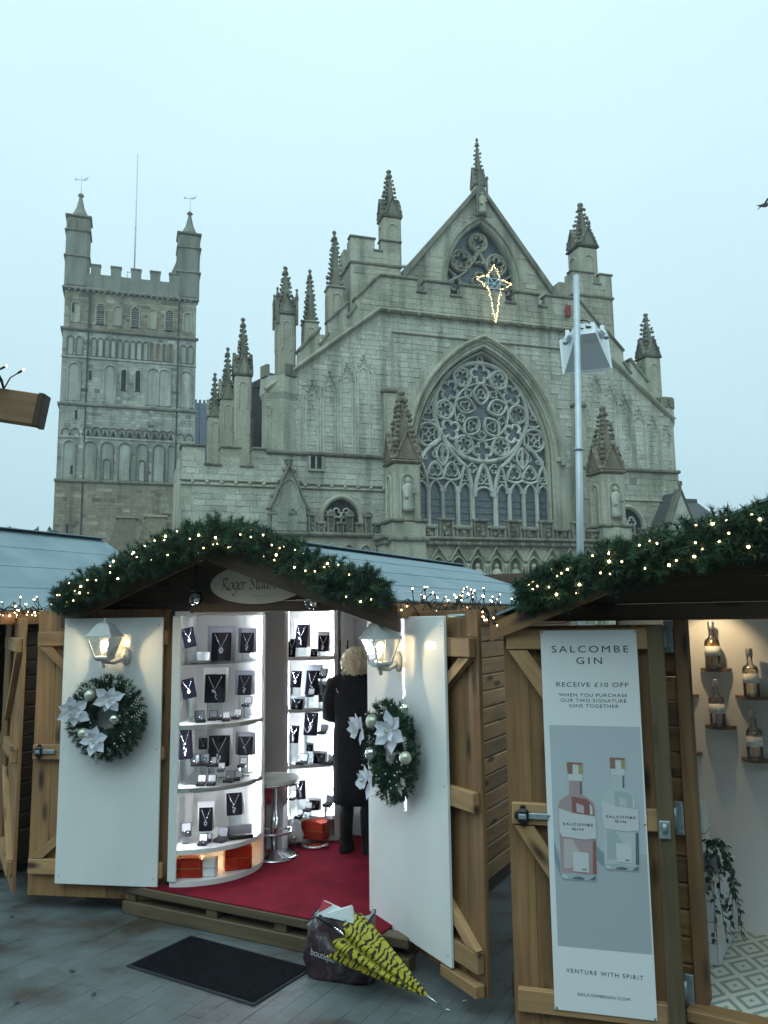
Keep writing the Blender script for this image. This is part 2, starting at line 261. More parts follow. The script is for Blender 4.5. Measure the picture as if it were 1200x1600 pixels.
# ------------------------------------------------------------------ mesh helpers
class MB:
    def __init__(s): s.v = []; s.f = []; s.gv = []; s.mi = []; s.rn = []; s.sm = []
    def add(s, vs, fs, mi=0, gv=None, rn=None, sm=False):
        o = len(s.v); vs = [tuple(p) for p in vs]; s.v += vs; s.f += [[i + o for i in f] for f in fs]
        s.gv += [tuple(g) for g in (gv if gv is not None else vs)]; s.mi += [mi] * len(fs); s.sm += [sm] * len(fs)
        s.rn += [random.random() if rn is None else rn] * len(vs); return s
    def box(s, x0, x1, y0, y1, z0, z1, mat=None, mi=0, c=0.0, rn=None, off=None):
        """axis-aligned box (optionally chamfered), then moved by the 4x4 `mat`; gv runs along its longest side"""
        cx, cy, cz = (x0 + x1) / 2, (y0 + y1) / 2, (z0 + z1) / 2; hx, hy, hz = abs(x1 - x0) / 2, abs(y1 - y0) / 2, abs(z1 - z0) / 2
        if c <= 0:
            L = [(i * hx, j * hy, k * hz) for k in (-1, 1) for j in (-1, 1) for i in (-1, 1)]
            F = [(0, 2, 3, 1), (4, 5, 7, 6), (0, 1, 5, 4), (2, 6, 7, 3), (0, 4, 6, 2), (1, 3, 7, 5)]
        else:
            c = min(c, hx * .9, hy * .9, hz * .9); L = []; F = []; ix = {}
            for k in (-1, 1):
                for j in (-1, 1):
                    for i in (-1, 1):
                        for a in range(3):
                            h = [hx - c, hy - c, hz - c]; h[a] += c; ix[(i, j, k, a)] = len(L); L.append((i * h[0], j * h[1], k * h[2]))
            g = lambda *q: ix[q]
            for sg in (-1, 1):
                F += [[g(sg, a, b, 0) for a, b in ((-1, -1), (1, -1), (1, 1), (-1, 1))][::sg], [g(b, sg, a, 1) for a, b in ((-1, -1), (1, -1), (1, 1), (-1, 1))][::sg],
                      [g(a, b, sg, 2) for a, b in ((-1, -1), (1, -1), (1, 1), (-1, 1))][::sg]]
            for p in (-1, 1):
                for q in (-1, 1):
                    F.append([g(-1, p, q, 1), g(1, p, q, 1), g(1, p, q, 2), g(-1, p, q, 2)][::-1 if p * q > 0 else 1])
                    F.append([g(p, -1, q, 2), g(p, 1, q, 2), g(p, 1, q, 0), g(p, -1, q, 0)][::-1 if p * q > 0 else 1])
                    F.append([g(p, q, -1, 0), g(p, q, 1, 0), g(p, q, 1, 1), g(p, q, -1, 1)][::-1 if p * q > 0 else 1])
                    for r_ in (-1, 1): F.append([g(p, q, r_, 0), g(p, q, r_, 1), g(p, q, r_, 2)][::1 if p * q * r_ > 0 else -1])
        o = off or (random.random() * 9, random.random() * 9, random.random() * 9)
        ax = sorted(range(3), key=lambda a: -(hx, hy, hz)[a])
        gv = [(p[ax[0]] + o[0], p[ax[1]] + o[1], p[ax[2]] + o[2]) for p in L]
        V = [Vector((p[0] + cx, p[1] + cy, p[2] + cz)) for p in L]
        if mat is not None: V = [mat @ p for p in V]
        return s.add(V, F, mi, gv, rn)
    def prism(s, poly, y0, y1, mi=0, rn=None, caps=True):
        """polygon in the x-z plane pushed from y0 to y1 (front y0)"""
        n = len(poly); A = sum(poly[i][0] * poly[(i + 1) % n][1] - poly[(i + 1) % n][0] * poly[i][1] for i in range(n))
        if A < 0: poly = poly[::-1]
        V = [(x, y0, z) for x, z in poly] + [(x, y1, z) for x, z in poly]
        F = [[i, n + i, n + (i + 1) % n, (i + 1) % n] for i in range(n)]
        if caps: F += [list(range(n)), list(range(2 * n - 1, n - 1, -1))]
        return s.add(V, F, mi, None, rn)
    def tube(s, pts, r, n=6, closed=False, mi=0, cap=True, sm=True, sq=None):
        pts = [Vector(p) for p in pts]; m = len(pts); V = []; rs = r if hasattr(r, '__len__') else [r] * m
        ref = None
        for i, p in enumerate(pts):
            a = pts[(i - 1) % m] if (closed or i > 0) else p; b = pts[(i + 1) % m] if (closed or i < m - 1) else p
            d = (b - a); d = d.normalized() if d.length > 1e-9 else Vector((0, 0, 1))
            if ref is None: ref = d.orthogonal().normalized()
            ref = (ref - d * ref.dot(d)); ref = ref.normalized() if ref.length > 1e-6 else d.orthogonal().normalized()
            q = d.cross(ref)
            for k in range(n):
                t = 2 * PI * k / n; V.append(p + (ref * math.cos(t) + q * math.sin(t)) * rs[i])
        F = [[i * n + k, i * n + (k + 1) % n, ((i + 1) % m) * n + (k + 1) % n, ((i + 1) % m) * n + k] for i in range(m if closed else m - 1) for k in range(n)]
        if cap and not closed: F += [list(range(n))[::-1], [(m - 1) * n + k for k in range(n)]]
        return s.add(V, F, mi, None, None, sm)
    def strip(s, pts, w, y0, y1, closed=False, mi=0, ch=.3):
        """moulded bar following a path in the x-z plane: width w, front y0, back y1, chamfered front"""
        P = [Vector((p[0], p[1])) for p in pts]; m = len(P); V = []
        for i, p in enumerate(P):
            a = P[(i - 1) % m] if (closed or i > 0) else p; b = P[(i + 1) % m] if (closed or i < m - 1) else p
            d = (b - a).normalized(); q = Vector((-d.y, d.x)) * (w / 2); k = ch
            for sx_, yy in ((-1, y1), (-1, y0 + (y1 - y0) * .35), (-k, y0), (k, y0), (1, y0 + (y1 - y0) * .35), (1, y1)):
                V.append((p.x + q.x * sx_, yy, p.y + q.y * sx_))
        F = [[i * 6 + k, ((i + 1) % m) * 6 + k, ((i + 1) % m) * 6 + k + 1, i * 6 + k + 1] for i in range(m if closed else m - 1) for k in range(5)]
        if not closed: F += [list(range(6)), [(m - 1) * 6 + k for k in range(5, -1, -1)]]
        return s.add(V, F, mi, None, None)
    def lathe(s, prof, n=16, c=(0, 0, 0), mi=0, mat=None, sm=True):
        V = []; F = []
        for r, z in prof:
            for k in range(n): t = 2 * PI * k / n; V.append(Vector((c[0] + r * math.cos(t), c[1] + r * math.sin(t), c[2] + z)))
        m = len(prof)
        F = [[i * n + k, i * n + (k + 1) % n, (i + 1) * n + (k + 1) % n, (i + 1) * n + k] for i in range(m - 1) for k in range(n)]
        F += [list(range(n))[::-1], [(m - 1) * n + k for k in range(n)]]
        if mat is not None: V = [mat @ p for p in V]
        return s.add(V, F, mi, None, None, sm)
    def ball(s, c, r, n=8, m=6, mi=0, sc=(1, 1, 1), jit=0):
        V = []; c = Vector(c)
        for i in range(m + 1):
            a = PI * i / m
            for k in range(n):
                t = 2 * PI * k / n; j = 1 + jit * (random.random() - .5)
                V.append(c + Vector((math.sin(a) * math.cos(t) * sc[0], math.sin(a) * math.sin(t) * sc[1], math.cos(a) * sc[2])) * r * j)
        F = [[i * n + k, (i + 1) * n + k, (i + 1) * n + (k + 1) % n, i * n + (k + 1) % n] for i in range(m) for k in range(n)]
        return s.add(V, F, mi, None, None, True)
    def mesh(s, name, mats):
        me = bpy.data.meshes.new(name); me.from_pydata(s.v, [], s.f); n = len(s.v)
        for k in (mats if isinstance(mats, (list, tuple)) else [mats]): me.materials.append(MATS[k])
        a = me.attributes.new('gv', 'FLOAT_VECTOR', 'POINT'); a.data.foreach_set('vector', np.array(s.gv, np.float32).ravel())
        b = me.attributes.new('rnd', 'FLOAT', 'POINT'); b.data.foreach_set('value', np.array(s.rn, np.float32))
        me.polygons.foreach_set('material_index', np.array(s.mi, np.int32)); me.polygons.foreach_set('use_smooth', np.array(s.sm, bool))
        me.update(); return me
    def build(s, name, mats, parent=None, loc=None, rot=None):
        return link(name, s.mesh(name, mats), parent, loc, rot)
def link(name, me, parent=None, loc=None, rot=None):
    o = bpy.data.objects.new(name, me); COL.objects.link(o)
    if parent is not None: o.parent = parent
    if loc is not None: o.location = loc
    if rot is not None: o.rotation_euler = rot
    return o
def tag(o, label=None, cat=None, group=None, kind=None):
    if label: o['label'] = label
    if cat: o['category'] = cat
    if group: o['group'] = group
    if kind: o['kind'] = kind
    return o
def thing(name, label, cat, loc=(0, 0, 0), rz=0, group=None):
    o = link(name, None, None, loc, (0, 0, rz)); return tag(o, label, cat, group)
def sub(name, parent, loc=(0, 0, 0), rot=(0, 0, 0)): return link(name, None, parent, loc, rot)
def wm(loc, yaw): return Matrix.Translation(loc) @ Matrix.Rotation(-R(yaw), 4, 'Z')
def np_mesh(name, V, F, mats, rnd=None):
    me = bpy.data.meshes.new(name); k = F.shape[1]
    me.vertices.add(len(V)); me.vertices.foreach_set('co', V.astype(np.float32).ravel())
    me.loops.add(F.size); me.loops.foreach_set('vertex_index', F.astype(np.int32).ravel())
    me.polygons.add(len(F)); me.polygons.foreach_set('loop_start', np.arange(0, F.size, k, dtype=np.int32))
    if rnd is not None:
        b = me.attributes.new('rnd', 'FLOAT', 'POINT'); b.data.foreach_set('value', rnd.astype(np.float32))
    for q in (mats if isinstance(mats, (list, tuple)) else [mats]): me.materials.append(MATS[q])
    me.update(calc_edges=True); me.validate(); return me
def text(body, size, parent, loc, mt, wide=1.0, space=1.0, name='lettering', rot=(PI / 2, 0, 0), align='CENTER', ext=.0004):
    c = bpy.data.curves.new(name, 'FONT'); c.body = body; c.size = size; c.align_x = align; c.align_y = 'CENTER'; c.space_character = space; c.extrude = ext
    o = bpy.data.objects.new(name, c); COL.objects.link(o); bpy.context.view_layer.update()
    me = bpy.data.meshes.new_from_object(o.evaluated_get(bpy.context.evaluated_depsgraph_get())); me.materials.clear(); me.materials.append(MATS[mt])
    bpy.data.objects.remove(o); bpy.data.curves.remove(c); me.name = name
    q = link(name, me, parent, loc, rot); q.scale = (wide, 1, 1); return q
def arch(a, h, n=14, x0=0, z0=0):
    """pointed arch points from the left springing over the apex to the right springing"""
    r_ = (a * a + h * h) / (2 * a); cx = r_ - a; L = []
    t1 = math.atan2(h, -cx)
    for i in range(n + 1):
        t = PI + (t1 - PI) * i / n; L.append((x0 + cx + r_ * math.cos(t), z0 + r_ * math.sin(t)))
    return L + [(2 * x0 - x, z) for x, z in L[-2::-1]]
def rarch(a, n=8, x0=0, z0=0): return [(x0 - a * math.cos(PI * i / n), z0 + a * math.sin(PI * i / n)) for i in range(n + 1)]
def bez(p0, p1, p2, n=8): return [((1 - t) ** 2 * p0[0] + 2 * t * (1 - t) * p1[0] + t * t * p2[0], (1 - t) ** 2 * p0[1] + 2 * t * (1 - t) * p1[1] + t * t * p2[1]) for t in [i / n for i in range(n + 1)]]

# ------------------------------------------------------------------ ground
U = R(28); ux, uy = math.cos(U), -math.sin(U)
g_ = MB(); g_.add([(-320, -60, -.012), (320, -60, -.012), (320, 420, -.012), (-320, 420, -.012)], [(0, 1, 2, 3)], rn=.5)
GROUND = tag(g_.build('ground', 'paving'), 'damp grey paved square stretching to the cathedral', None, None, 'structure')
pv = []
for i in range(-30, 24):
    for j in range(-16, 34):
        lx, ly = i * .105, j * .21 + (i % 2) * .105; x, y = -.7 + lx * ux - ly * uy, 4.6 + lx * uy + ly * ux
        if y < 2.6: continue
        pv.append((not (abs(x / y) < .5 and y > 3.55 and not (x > .75 and y < 4.2)), y, x, y))
pv.sort()
pm = MB(); pm.box(-.0521, .0521, -.1046, .1046, -.03, 0, c=.0015); pme = pm.mesh('paver', 'paving')
rest = MB(); k_ = 0
for iv, _, x, y in pv:
    dz = random.uniform(-.0012, .0006)
    if k_ < 290 and not iv:
        me = pme.copy(); me.attributes['rnd'].data.foreach_set('value', np.full(len(me.vertices), random.random(), np.float32))
        link('paver', me, GROUND, (x, y, dz), (0, 0, -U)); k_ += 1
    elif y < 9:
        rest.box(-.0521, .0521, -.1046, .1046, -.03, 0, mat=Matrix.Translation((x, y, dz)) @ Matrix.Rotation(-U, 4, 'Z'), rn=random.random())
tag(rest.build('paving_rest', 'paving', GROUND), kind='stuff')

# ------------------------------------------------------------------ cathedral
CY = -17.5
CATH = thing('cathedral', 'pale stone cathedral west front with a great rose tracery window and pinnacles', 'cathedral', (6.34, 50, 0), -R(CY))
def inpoly(x, z, P):
    c = False; n = len(P)
    for i in range(n):
        x1, z1 = P[i]; x2, z2 = P[i - 1]
        if (z1 > z) != (z2 > z) and x < (x2 - x1) * (z - z1) / (z2 - z1) + x1: c = not c
    return c
def blocks(polys, holes, y, hh, ll, proud=.05, gap=.008):
    """coursed ashlar facing: list of blocks (x0,x1,z0,z1,y)"""
    xs = [p[0] for P in polys for p in P]; zs = [p[1] for P in polys for p in P]; out = []
    z = min(zs)
    while z < max(zs):
        h = random.uniform(*hh); x = min(xs) - random.random() * ll[1]
        while x < max(xs):
            l = random.uniform(*ll); c = [(x + .02, z + .02), (x + l - .02, z + .02), (x + .02, z + h - .02), (x + l - .02, z + h - .02), (x + l / 2, z + h / 2)]
            if all(any(inpoly(a, b, P) for P in polys) for a, b in c) and not any(inpoly(a, b, H) for a, b in c for H in holes):
                out.append((x + gap / 2, x + l - gap / 2, z + gap / 2, z + h - gap / 2, y - random.uniform(.3, 1) * proud))
            x += l
        z += h
    return out
def block_mb(mb, b, yb):
    x0, x1, z0, z1, y = b; c = .007
    V = [(x0, yb, z0), (x1, yb, z0), (x1, yb, z1), (x0, yb, z1), (x0 + c, y, z0 + c), (x1 - c, y, z0 + c), (x1 - c, y, z1 - c), (x0 + c, y, z1 - c)]
    mb.add(V, [(4, 5, 6, 7), (0, 1, 5, 4), (1, 2, 6, 5), (2, 3, 7, 6), (3, 0, 4, 7)])
def facing(parent, bl, yb, mt, n=0, key=None, name='stone_facing'):
    bl = sorted(bl, key=key) if key else bl
    for b in bl[:n]:
        q = MB(); block_mb(q, b, yb); q.build('stone', mt, parent)
    q = MB()
    for b in bl[n:]: block_mb(q, b, yb)
    if q.v: tag(q.build(name, mt, parent), kind='stuff')
def crocket(mb, x, y, z, r, dx=0, dy=0): r *= random.uniform(.7, 1.2); mb.ball((x + dx * r * .8, y + dy * r * .8, z + random.uniform(-.3, .3) * r), r, 5, 3, jit=.7, sc=(1, 1, .8))
def pinnacle(parent, x, y, hw, z0, zs, zt, mt='dressed', ms='soot_stone', subs=False, oct=False, gab=True):
    P = sub('pinnacle', parent, (x, y, 0))
    m = MB(); m.box(-hw, hw, -hw, hw, z0, zs, c=hw * .18)
    for sx_ in (-1, 1):
        for a in range(2):        # sunk panel with a little arch on each face
            L = rarch(hw * .5, 6, 0, zs - hw * 1.3)
            pts = [(-hw * .5, max(z0, zs - 4 * hw))] + L + [(hw * .5, max(z0, zs - 4 * hw))]
            t = MB(); t.strip(pts, hw * .16, -hw - hw * .10, -hw + .01)
            rot = Matrix.Rotation(PI / 2 * (a * 2 + (0 if sx_ < 0 else 1)), 4, 'Z')
            m.add([rot @ Vector(v) for v in t.v], t.f)
    m.build('shaft', mt, P)
    c = MB(); c.box(-hw * 1.15, hw * 1.15, -hw * 1.15, hw * 1.15, zs, zs + hw * .22, c=hw * .1)
    zb = zs + hw * .28; H = zt - zb
    if gab:
        for a in range(4):
            rot = Matrix.Rotation(PI / 2 * a, 4, 'Z'); t = MB()
            t.prism([(-hw * .75, zb), (hw * .75, zb), (0, zb + H * .34)], -hw * 1.02, -hw * .5)
            t.strip([(-hw * .85, zb), (0, zb + H * .37), (hw * .85, zb)], hw * .2, -hw * 1.2, -hw * .8)
            for q in (.3, .62, .95): 
                for sg in (-1, 1): crocket(t, sg * hw * .9 * (1 - q), -hw * 1.1, zb + H * .36 * q + hw * .12, hw * .13)
            c.add([rot @ Vector(v) for v in t.v], t.f)
    c.build('gablet', ms if gab else mt, P)
    s_ = MB(); n = 8 if oct else 4; r0 = hw * .95; ztip = zt - H * .12
    ring = lambda r, z: [(r * math.cos(2 * PI * k / n + PI / 4), r * math.sin(2 * PI * k / n + PI / 4), z) for k in range(n)]
    V = ring(r0 * .95, zb) + ring(r0 * .16, ztip); s_.add(V, [[k, (k + 1) % n, n + (k + 1) % n, n + k] for k in range(n)] + [list(range(n, 2 * n))])
    kk = max(6, int(H / .34))
    for i in range(kk):
        f = (i + .6) / kk; r = r0 * .95 * (1 - f) + r0 * .16 * f; z = zb + (ztip - zb) * f
        for k in range(4):
            a = PI / 4 + PI / 2 * k; crocket(s_, math.cos(a) * r, math.sin(a) * r, z, hw * (.30 - .12 * f), math.cos(a), math.sin(a))
    s_.build('spire', ms, P)
    f = MB(); 
    for dz, q in ((0, .34), (.45, .2), (.75, .3), (1, .12)): f.ball((0, 0, ztip + (zt - ztip) * dz), hw * q, 6, 4, jit=.35, sc=(1, 1, .7))
    f.tube([(0, 0, ztip), (0, 0, zt)], hw * .1, 5)
    f.build('finial', ms, P)
    if subs:
        for a in range(4):
            cx, cy = math.cos(PI / 4 + PI / 2 * a) * hw * 1.5, math.sin(PI / 4 + PI / 2 * a) * hw * 1.5
            k = MB(); k.box(cx - hw * .16, cx + hw * .16, cy - hw * .16, cy + hw * .16, zs - hw * 1.2, zs + H * .3, c=.02)
            k.lathe([(hw * .24, zs + H * .3), (hw * .05, zs + H * .52)], 5, (cx, cy, 0)); k.ball((cx, cy, zs + H * .5), hw * .16, 5, 4, jit=.4)
            k.build('corner_pinnacle', ms, P)
    return P
AX = .3
def mir(P): return [(2 * AX - x, z) for x, z in P]
def ow(name, parent, mt, fn, kind=None):
    m = MB(); fn(m); o = m.build(name, mt, parent); return tag(o, kind=kind) if kind else o
# --- west wall: two halves round the great arch
HA, HH, ZS, ZSILL = 4.85, 7.35, 12.1, 7.72
outer = arch(HA, HH, 18, AX, ZS)
left_arch = outer[:19]
wl = [(-13.9, 0), (-13.9, 15.5), (-6.81, 21.19), (AX, 21.19)] + left_arch[::-1] + [(AX - HA, ZSILL), (AX, ZSILL), (AX, 0)]
hole = [(AX - HA - .75, ZSILL - .2)] + [(AX + (x - AX) * 1.16, z + .8) for x, z in outer] + [(AX + HA + .75, ZSILL - .2)]
WW = MB(); WW.prism(wl, 0, 1.2, rn=.4); WW.prism(mir(wl), 0, 1.2, rn=.4)
WEST = WW.build('west_wall', 'limestone', CATH)
fz = [[(-13.85, 11.7), (-13.85, 15.3), (-6.81, 20.95), (AX, 20.95), (AX, 11.7)]]
bl = blocks(fz + [mir(fz[0])], [hole], 0, (.24, .38), (.45, .95))
facing(WEST, bl, .02, 'limestone_pale', 270, key=lambda b: (b[0] + 9) ** 2 + (b[2] - 14) ** 2)
# nested mouldings round the opening
for k, (d, w_, y0, y1) in enumerate(((.50, .34, -.30, .25), (.22, .22, -.10, .35), (0.0, .20, .12, .6), (-.22, .18, .32, .8))):
    A_ = arch(HA + d, HH + d * 1.25, 20, AX, ZS); pts = [(AX - HA - d, ZSILL - .2 if k else ZS - .3)] + A_ + [(AX + HA + d, ZSILL - .2 if k else ZS - .3)]
    m = MB(); m.strip(pts, w_, y0, y1, ch=.25); m.build('arch_moulding', 'dressed', WEST)
for sg in (-1, 1): m = MB(); m.box(AX + sg * (HA + .3) - .22, AX + sg * (HA + .3) + .22, -.22, .2, ZS - .12, ZS + .22, c=.06); m.build('capital', 'dressed', WEST)
# --- great window
GW = sub('great_window', CATH)
TX = lambda x: AX + (x - 580) / 111; TZ = lambda y: 15.22 - (y - 570) / 117
TY0, TY1 = .55, .82
ow('glass', GW, 'glazing', lambda m: m.prism([(AX - 4.65, ZSILL - .1)] + arch(4.65, 7.1, 16, AX, ZS) + [(AX + 4.65, ZSILL - .1)], .86, .90))
def bars(paths, w, closed=False, name='tracery_bar', y0=TY0, both=True, ch=.4):
    for p in paths:
        for q in ((p, [(1160 - x, y) for x, y in p]) if both else (p,)):
            m = MB(); m.strip([(TX(x), TZ(y)) for x, y in q], w * 1.3, y0, TY1, closed, ch=ch); m.build(name, 'tracery_stone', GW)
def foil(cx, cz, r, n, w, ph=PI / 2, name='foil', parent=None, y0=TY0 + .06, y1=TY1, mt='tracery_stone'):
    N_ = n * 8; P = []
    for i in range(N_):
        t = 2 * PI * i / N_; k = abs(math.cos(n * (t) / 2)) ** .55; P.append((cx + r * (.52 + .48 * k) * math.cos(t + ph), cz + r * (.52 + .48 * k) * math.sin(t + ph)))
    m = MB(); m.strip(P, w * 1.3, y0, y1, True); return m.build(name, mt, parent or GW)
def ring(cx, cz, r, w, name='tracery_ring', n=28, parent=None, y0=TY0, y1=TY1, mt='tracery_stone'):
    m = MB(); m.strip([(cx + r * math.cos(2 * PI * i / n), cz + r * math.sin(2 * PI * i / n)) for i in range(n)], w * 1.3, y0, y1, True); return m.build(name, mt, parent or GW)
rx, rz_ = AX, 15.22
ring(rx, rz_, 3.28, .22, n=48)
for k in range(12):
    a = PI / 2 + k * PI / 6; cx, cz = rx + 2.58 * math.cos(a), rz_ + 2.58 * math.sin(a)
    if k % 2: ring(cx, cz, .60, .13, n=20); foil(cx, cz, .49, 5, .10, a)
    else: foil(cx, cz, .66, 4, .15, a)
for k in range(5):
    a = PI / 2 + k * 2 * PI / 5; c_, s_ = math.cos(a), math.sin(a); L = []
    for i in range(13): t = i / 12; L.append((.50 + 1.40 * t, .52 * math.sin(PI * t) ** .8))
    L2 = L + [(r, -w_) for r, w_ in L[-2:0:-1]]
    m = MB(); m.strip([(rx + r * c_ - w_ * s_, rz_ + r * s_ + w_ * c_) for r, w_ in L2], .17, TY0, TY1, True); m.build('petal_tracery', 'tracery_stone', GW)
    foil(rx + 1.18 * c_, rz_ + 1.18 * s_, .34, 3, .07, a)
    b = a + PI / 5; foil(rx + 1.52 * math.cos(b), rz_ + 1.52 * math.sin(b), .27, 4, .07, b)
    e = a + 2 * PI / 5; P0 = (rx + 1.9 * c_, rz_ + 1.9 * s_); P2 = (rx + 1.9 * math.cos(e), rz_ + 1.9 * math.sin(e)); P1 = (rx + 2.25 * math.cos(b), rz_ + 2.25 * math.sin(b))
    m = MB(); m.strip(bez(P0, P1, P2), .11, TY0, TY1); m.build('tracery_bar', 'tracery_stone', GW)
for sg in (-1, 1):
    cx, cz = AX + sg * 3.72, 13.53; ring(cx, cz, .76, .15, n=24)
    for k in range(4): foil(cx + .33 * math.cos(PI / 4 + k * PI / 2), cz + .33 * math.sin(PI / 4 + k * PI / 2), .26, 3, .07, PI / 4 + k * PI / 2)
    for x, y, r, n in ((1160 - 235 if sg > 0 else 235, 905, .36, 3), (1160 - 305 if sg > 0 else 305, 905, .36, 3), (1160 - 212 if sg > 0 else 212, 1035, .42, 3), (1160 - 335 if sg > 0 else 335, 1035, .42, 3),
                       (1160 - 495 if sg > 0 else 495, 1005, .30, 4), (1160 - 552 if sg > 0 else 552, 1105, .22, 3), (1160 - 185 if sg > 0 else 185, 520, .26, 3), (1160 - 165 if sg > 0 else 165, 585, .24, 3),
                       (1160 - 125 if sg > 0 else 125, 930, .26, 3), (1160 - 385 if sg > 0 else 385, 960, .26, 3), (1160 - 438 if sg > 0 else 438, 1085, .24, 3), (1160 - 104 if sg > 0 else 104, 1085, .24, 3), (1160 - 268 if sg > 0 else 268, 962, .2, 4)):
        foil(TX(x), TZ(y), r, n, .08, PI / 2)
foil(TX(583), TZ(1035), .30, 4, .08); foil(TX(580), TZ(152), .22, 3, .08)
bars([bez((262, 752), (330, 905), (440, 990)) + bez((440, 990), (488, 1065), (492, 1230))[1:], bez((255, 800), (120, 860), (62, 1090)),
      bez((515, 1215), (522, 1060), (580, 968))], .19)
bars([bez((62, 1150), (85, 1010), (108, 975)) + bez((108, 975), (152, 1045), (160, 1195))[1:], bez((397, 1195), (410, 1050), (438, 985)) + bez((438, 985), (475, 1060), (484, 1195))[1:],
      bez((268, 830), (180, 905), (268, 1000)), bez((268, 830), (356, 905), (268, 1000)), bez((268, 838), (268, 920), (268, 1000)),
      bez((150, 1085), (165, 985), (213, 970)) + bez((213, 970), (262, 1000), (274, 1085))[1:], bez((274, 1085), (285, 985), (335, 970)) + bez((335, 970), (385, 1000), (397, 1085))[1:],
      bez((150, 1085), (213, 1120), (274, 1088)) + bez((274, 1088), (335, 1120), (397, 1085))[1:], bez((240, 640), (170, 690), (105, 640)), bez((105, 640), (190, 560), (225, 420))], .12)
for c_, hw_, ys, ya in ((108, 40, 1180, 1120), (212, 44, 1190, 1108), (325, 44, 1190, 1108), (437, 40, 1190, 1125)):
    bars([[(x * 111 + 580 - AX * 111, ys - (z) * 117) for x, z in arch(hw_ / 111, (ys - ya) / 117, 6, (c_ - 580) / 111 + AX, 0)]], .10)
bars([[((x - AX) * 111 + 580, 1225 - z * 117) for x, z in arch(72 / 111, 75 / 117, 6, AX, 0)]], .13, both=False)
for x in (160, 267, 380, 490):
    for xx in (x, 1160 - x):
        m = MB(); m.strip([(TX(xx), ZSILL - .1), (TX(xx), TZ(1150))], .30 if x == 490 else .24, TY0, TY1); m.build('mullion', 'tracery_stone', GW)
m = MB()
for y in (1300, 1400, 1350, 1250):
    m.box(AX - 4.5, AX + 4.5, .84, .855, TZ(y) - .02, TZ(y) + .02)
m.build('saddle_bars', 'iron_black', GW)
# --- parapet with stepped raking copings
top_l = [(-11.95, 16.9), (-11.92, 17.99), (-10.62, 19.48), (-10.60, 18.5), (-10.1, 19.2), (-10.1, 20.05), (-8.88, 21.30), (-8.85, 20.45), (-8.34, 21.15), (-8.34, 21.69), (-6.78, 23.36),
         (-4.3, 23.38), (-4.3, 22.55), (-3.75, 22.55), (-3.75, 23.36), (-2.0, 23.36), (-2.0, 22.55), (-1.3, 22.55), (-1.3, 23.36), (AX, 23.36)]
par = [(-11.95, 17.02)] + top_l[1:] + [(AX, 21.16), (-6.82, 21.16)]
m = MB(); m.prism(par, -.12, .45, rn=.5); m.prism(mir(par), -.12, .45, rn=.5); PAR = m.build('parapet', 'limestone', CATH)
facing(PAR, blocks([par, mir(par)], [], -.12, (.3, .42), (.5, 1.1), .04), -.10, 'dressed')
for P in (top_l[1:], mir(top_l[1:])):
    m = MB()
    for a, b in zip(P, P[1:]):
        if abs(a[0] - b[0]) < .1: continue
        d = Vector((b[0] - a[0], b[1] - a[1])); an = math.atan2(d.y, d.x)
        mt4 = Matrix.Translation(((a[0] + b[0]) / 2, .15, (a[1] + b[1]) / 2 + .02)) @ Matrix.Rotation(-an, 4, 'Y')
        m.box(-d.length / 2 - .08, d.length / 2 + .08, -.42, .42, -.08, .1, mat=mt4, c=.05)
    m.build('coping', 'soot_stone', PAR)
m = MB(); L = [(-13.9, 15.45), (-6.81, 21.15), (AX, 21.15)]
for P in (L, mir(L)): m.strip(P, .26, -.34, .02)
m.build('cornice', 'dressed', CATH)
for sg in (-1, 1):
    for i in range(7):
        m = MB(); x = AX + sg * (.45 + i * 1.02); m.ball((x, -.3, 21.0), .16, 6, 4, jit=.4); m.build('corbel_head', 'soot_stone', CATH)
# frame moulding above the arch, flat buttresses with weathered caps
m = MB(); m.strip([(-6.0, 15.8), (-6.0, 19.78), (6.6, 19.78), (6.6, 15.8)], .14, -.16, .0); m.build('label_mould', 'dressed', CATH)
for sg in (-1, 1):
    m = MB(); x = AX + sg * 6.6; m.box(x - .42, x + .42, -.5, .05, 6, 15.7, c=.04); m.build('buttress', 'dressed', CATH)
    m = MB(); m.box(x - .5, x + .5, -.62, .05, 15.7, 16.02, c=.1); m.build('buttress_cap', 'soot_stone', CATH)
# blind arcading on the aisle walls
for sg in (0, 1):
    for i in range(6):
        x = -13.25 + i * 1.08; zr = 15.5 + (x + 13.9) * .8026; za = min(zr - 1.5, 14.2 + i * .62); f = (lambda P: mir(P)) if sg else (lambda P: P)
        m = MB(); m.strip(f([(x - .36, 11.75)] + arch(.36, .5, 6, x, za - .5) + [(x + .36, 11.75)]), .12, -.08, .02)
        m.strip(f([(x - .44, za - .3), (x, za + .7), (x + .44, za - .3)]), .09, -.12, -.02)
        for q in (.35, .7, 1.0): 
            for e in (-1, 1): crocket(m, (2 * AX - x if sg else x) + e * .46 * (1 - q), -.10, za - .3 + 1.0 * q + .1, .08)
        m.build('blind_arch', 'limestone_pale', CATH)
        if i < 5:
            m = MB(); xx = x + .54; m.strip(f([(xx, 11.75), (xx, za + .6)]), .1, -.09, .02); m.build('pilaster', 'limestone_pale', CATH)
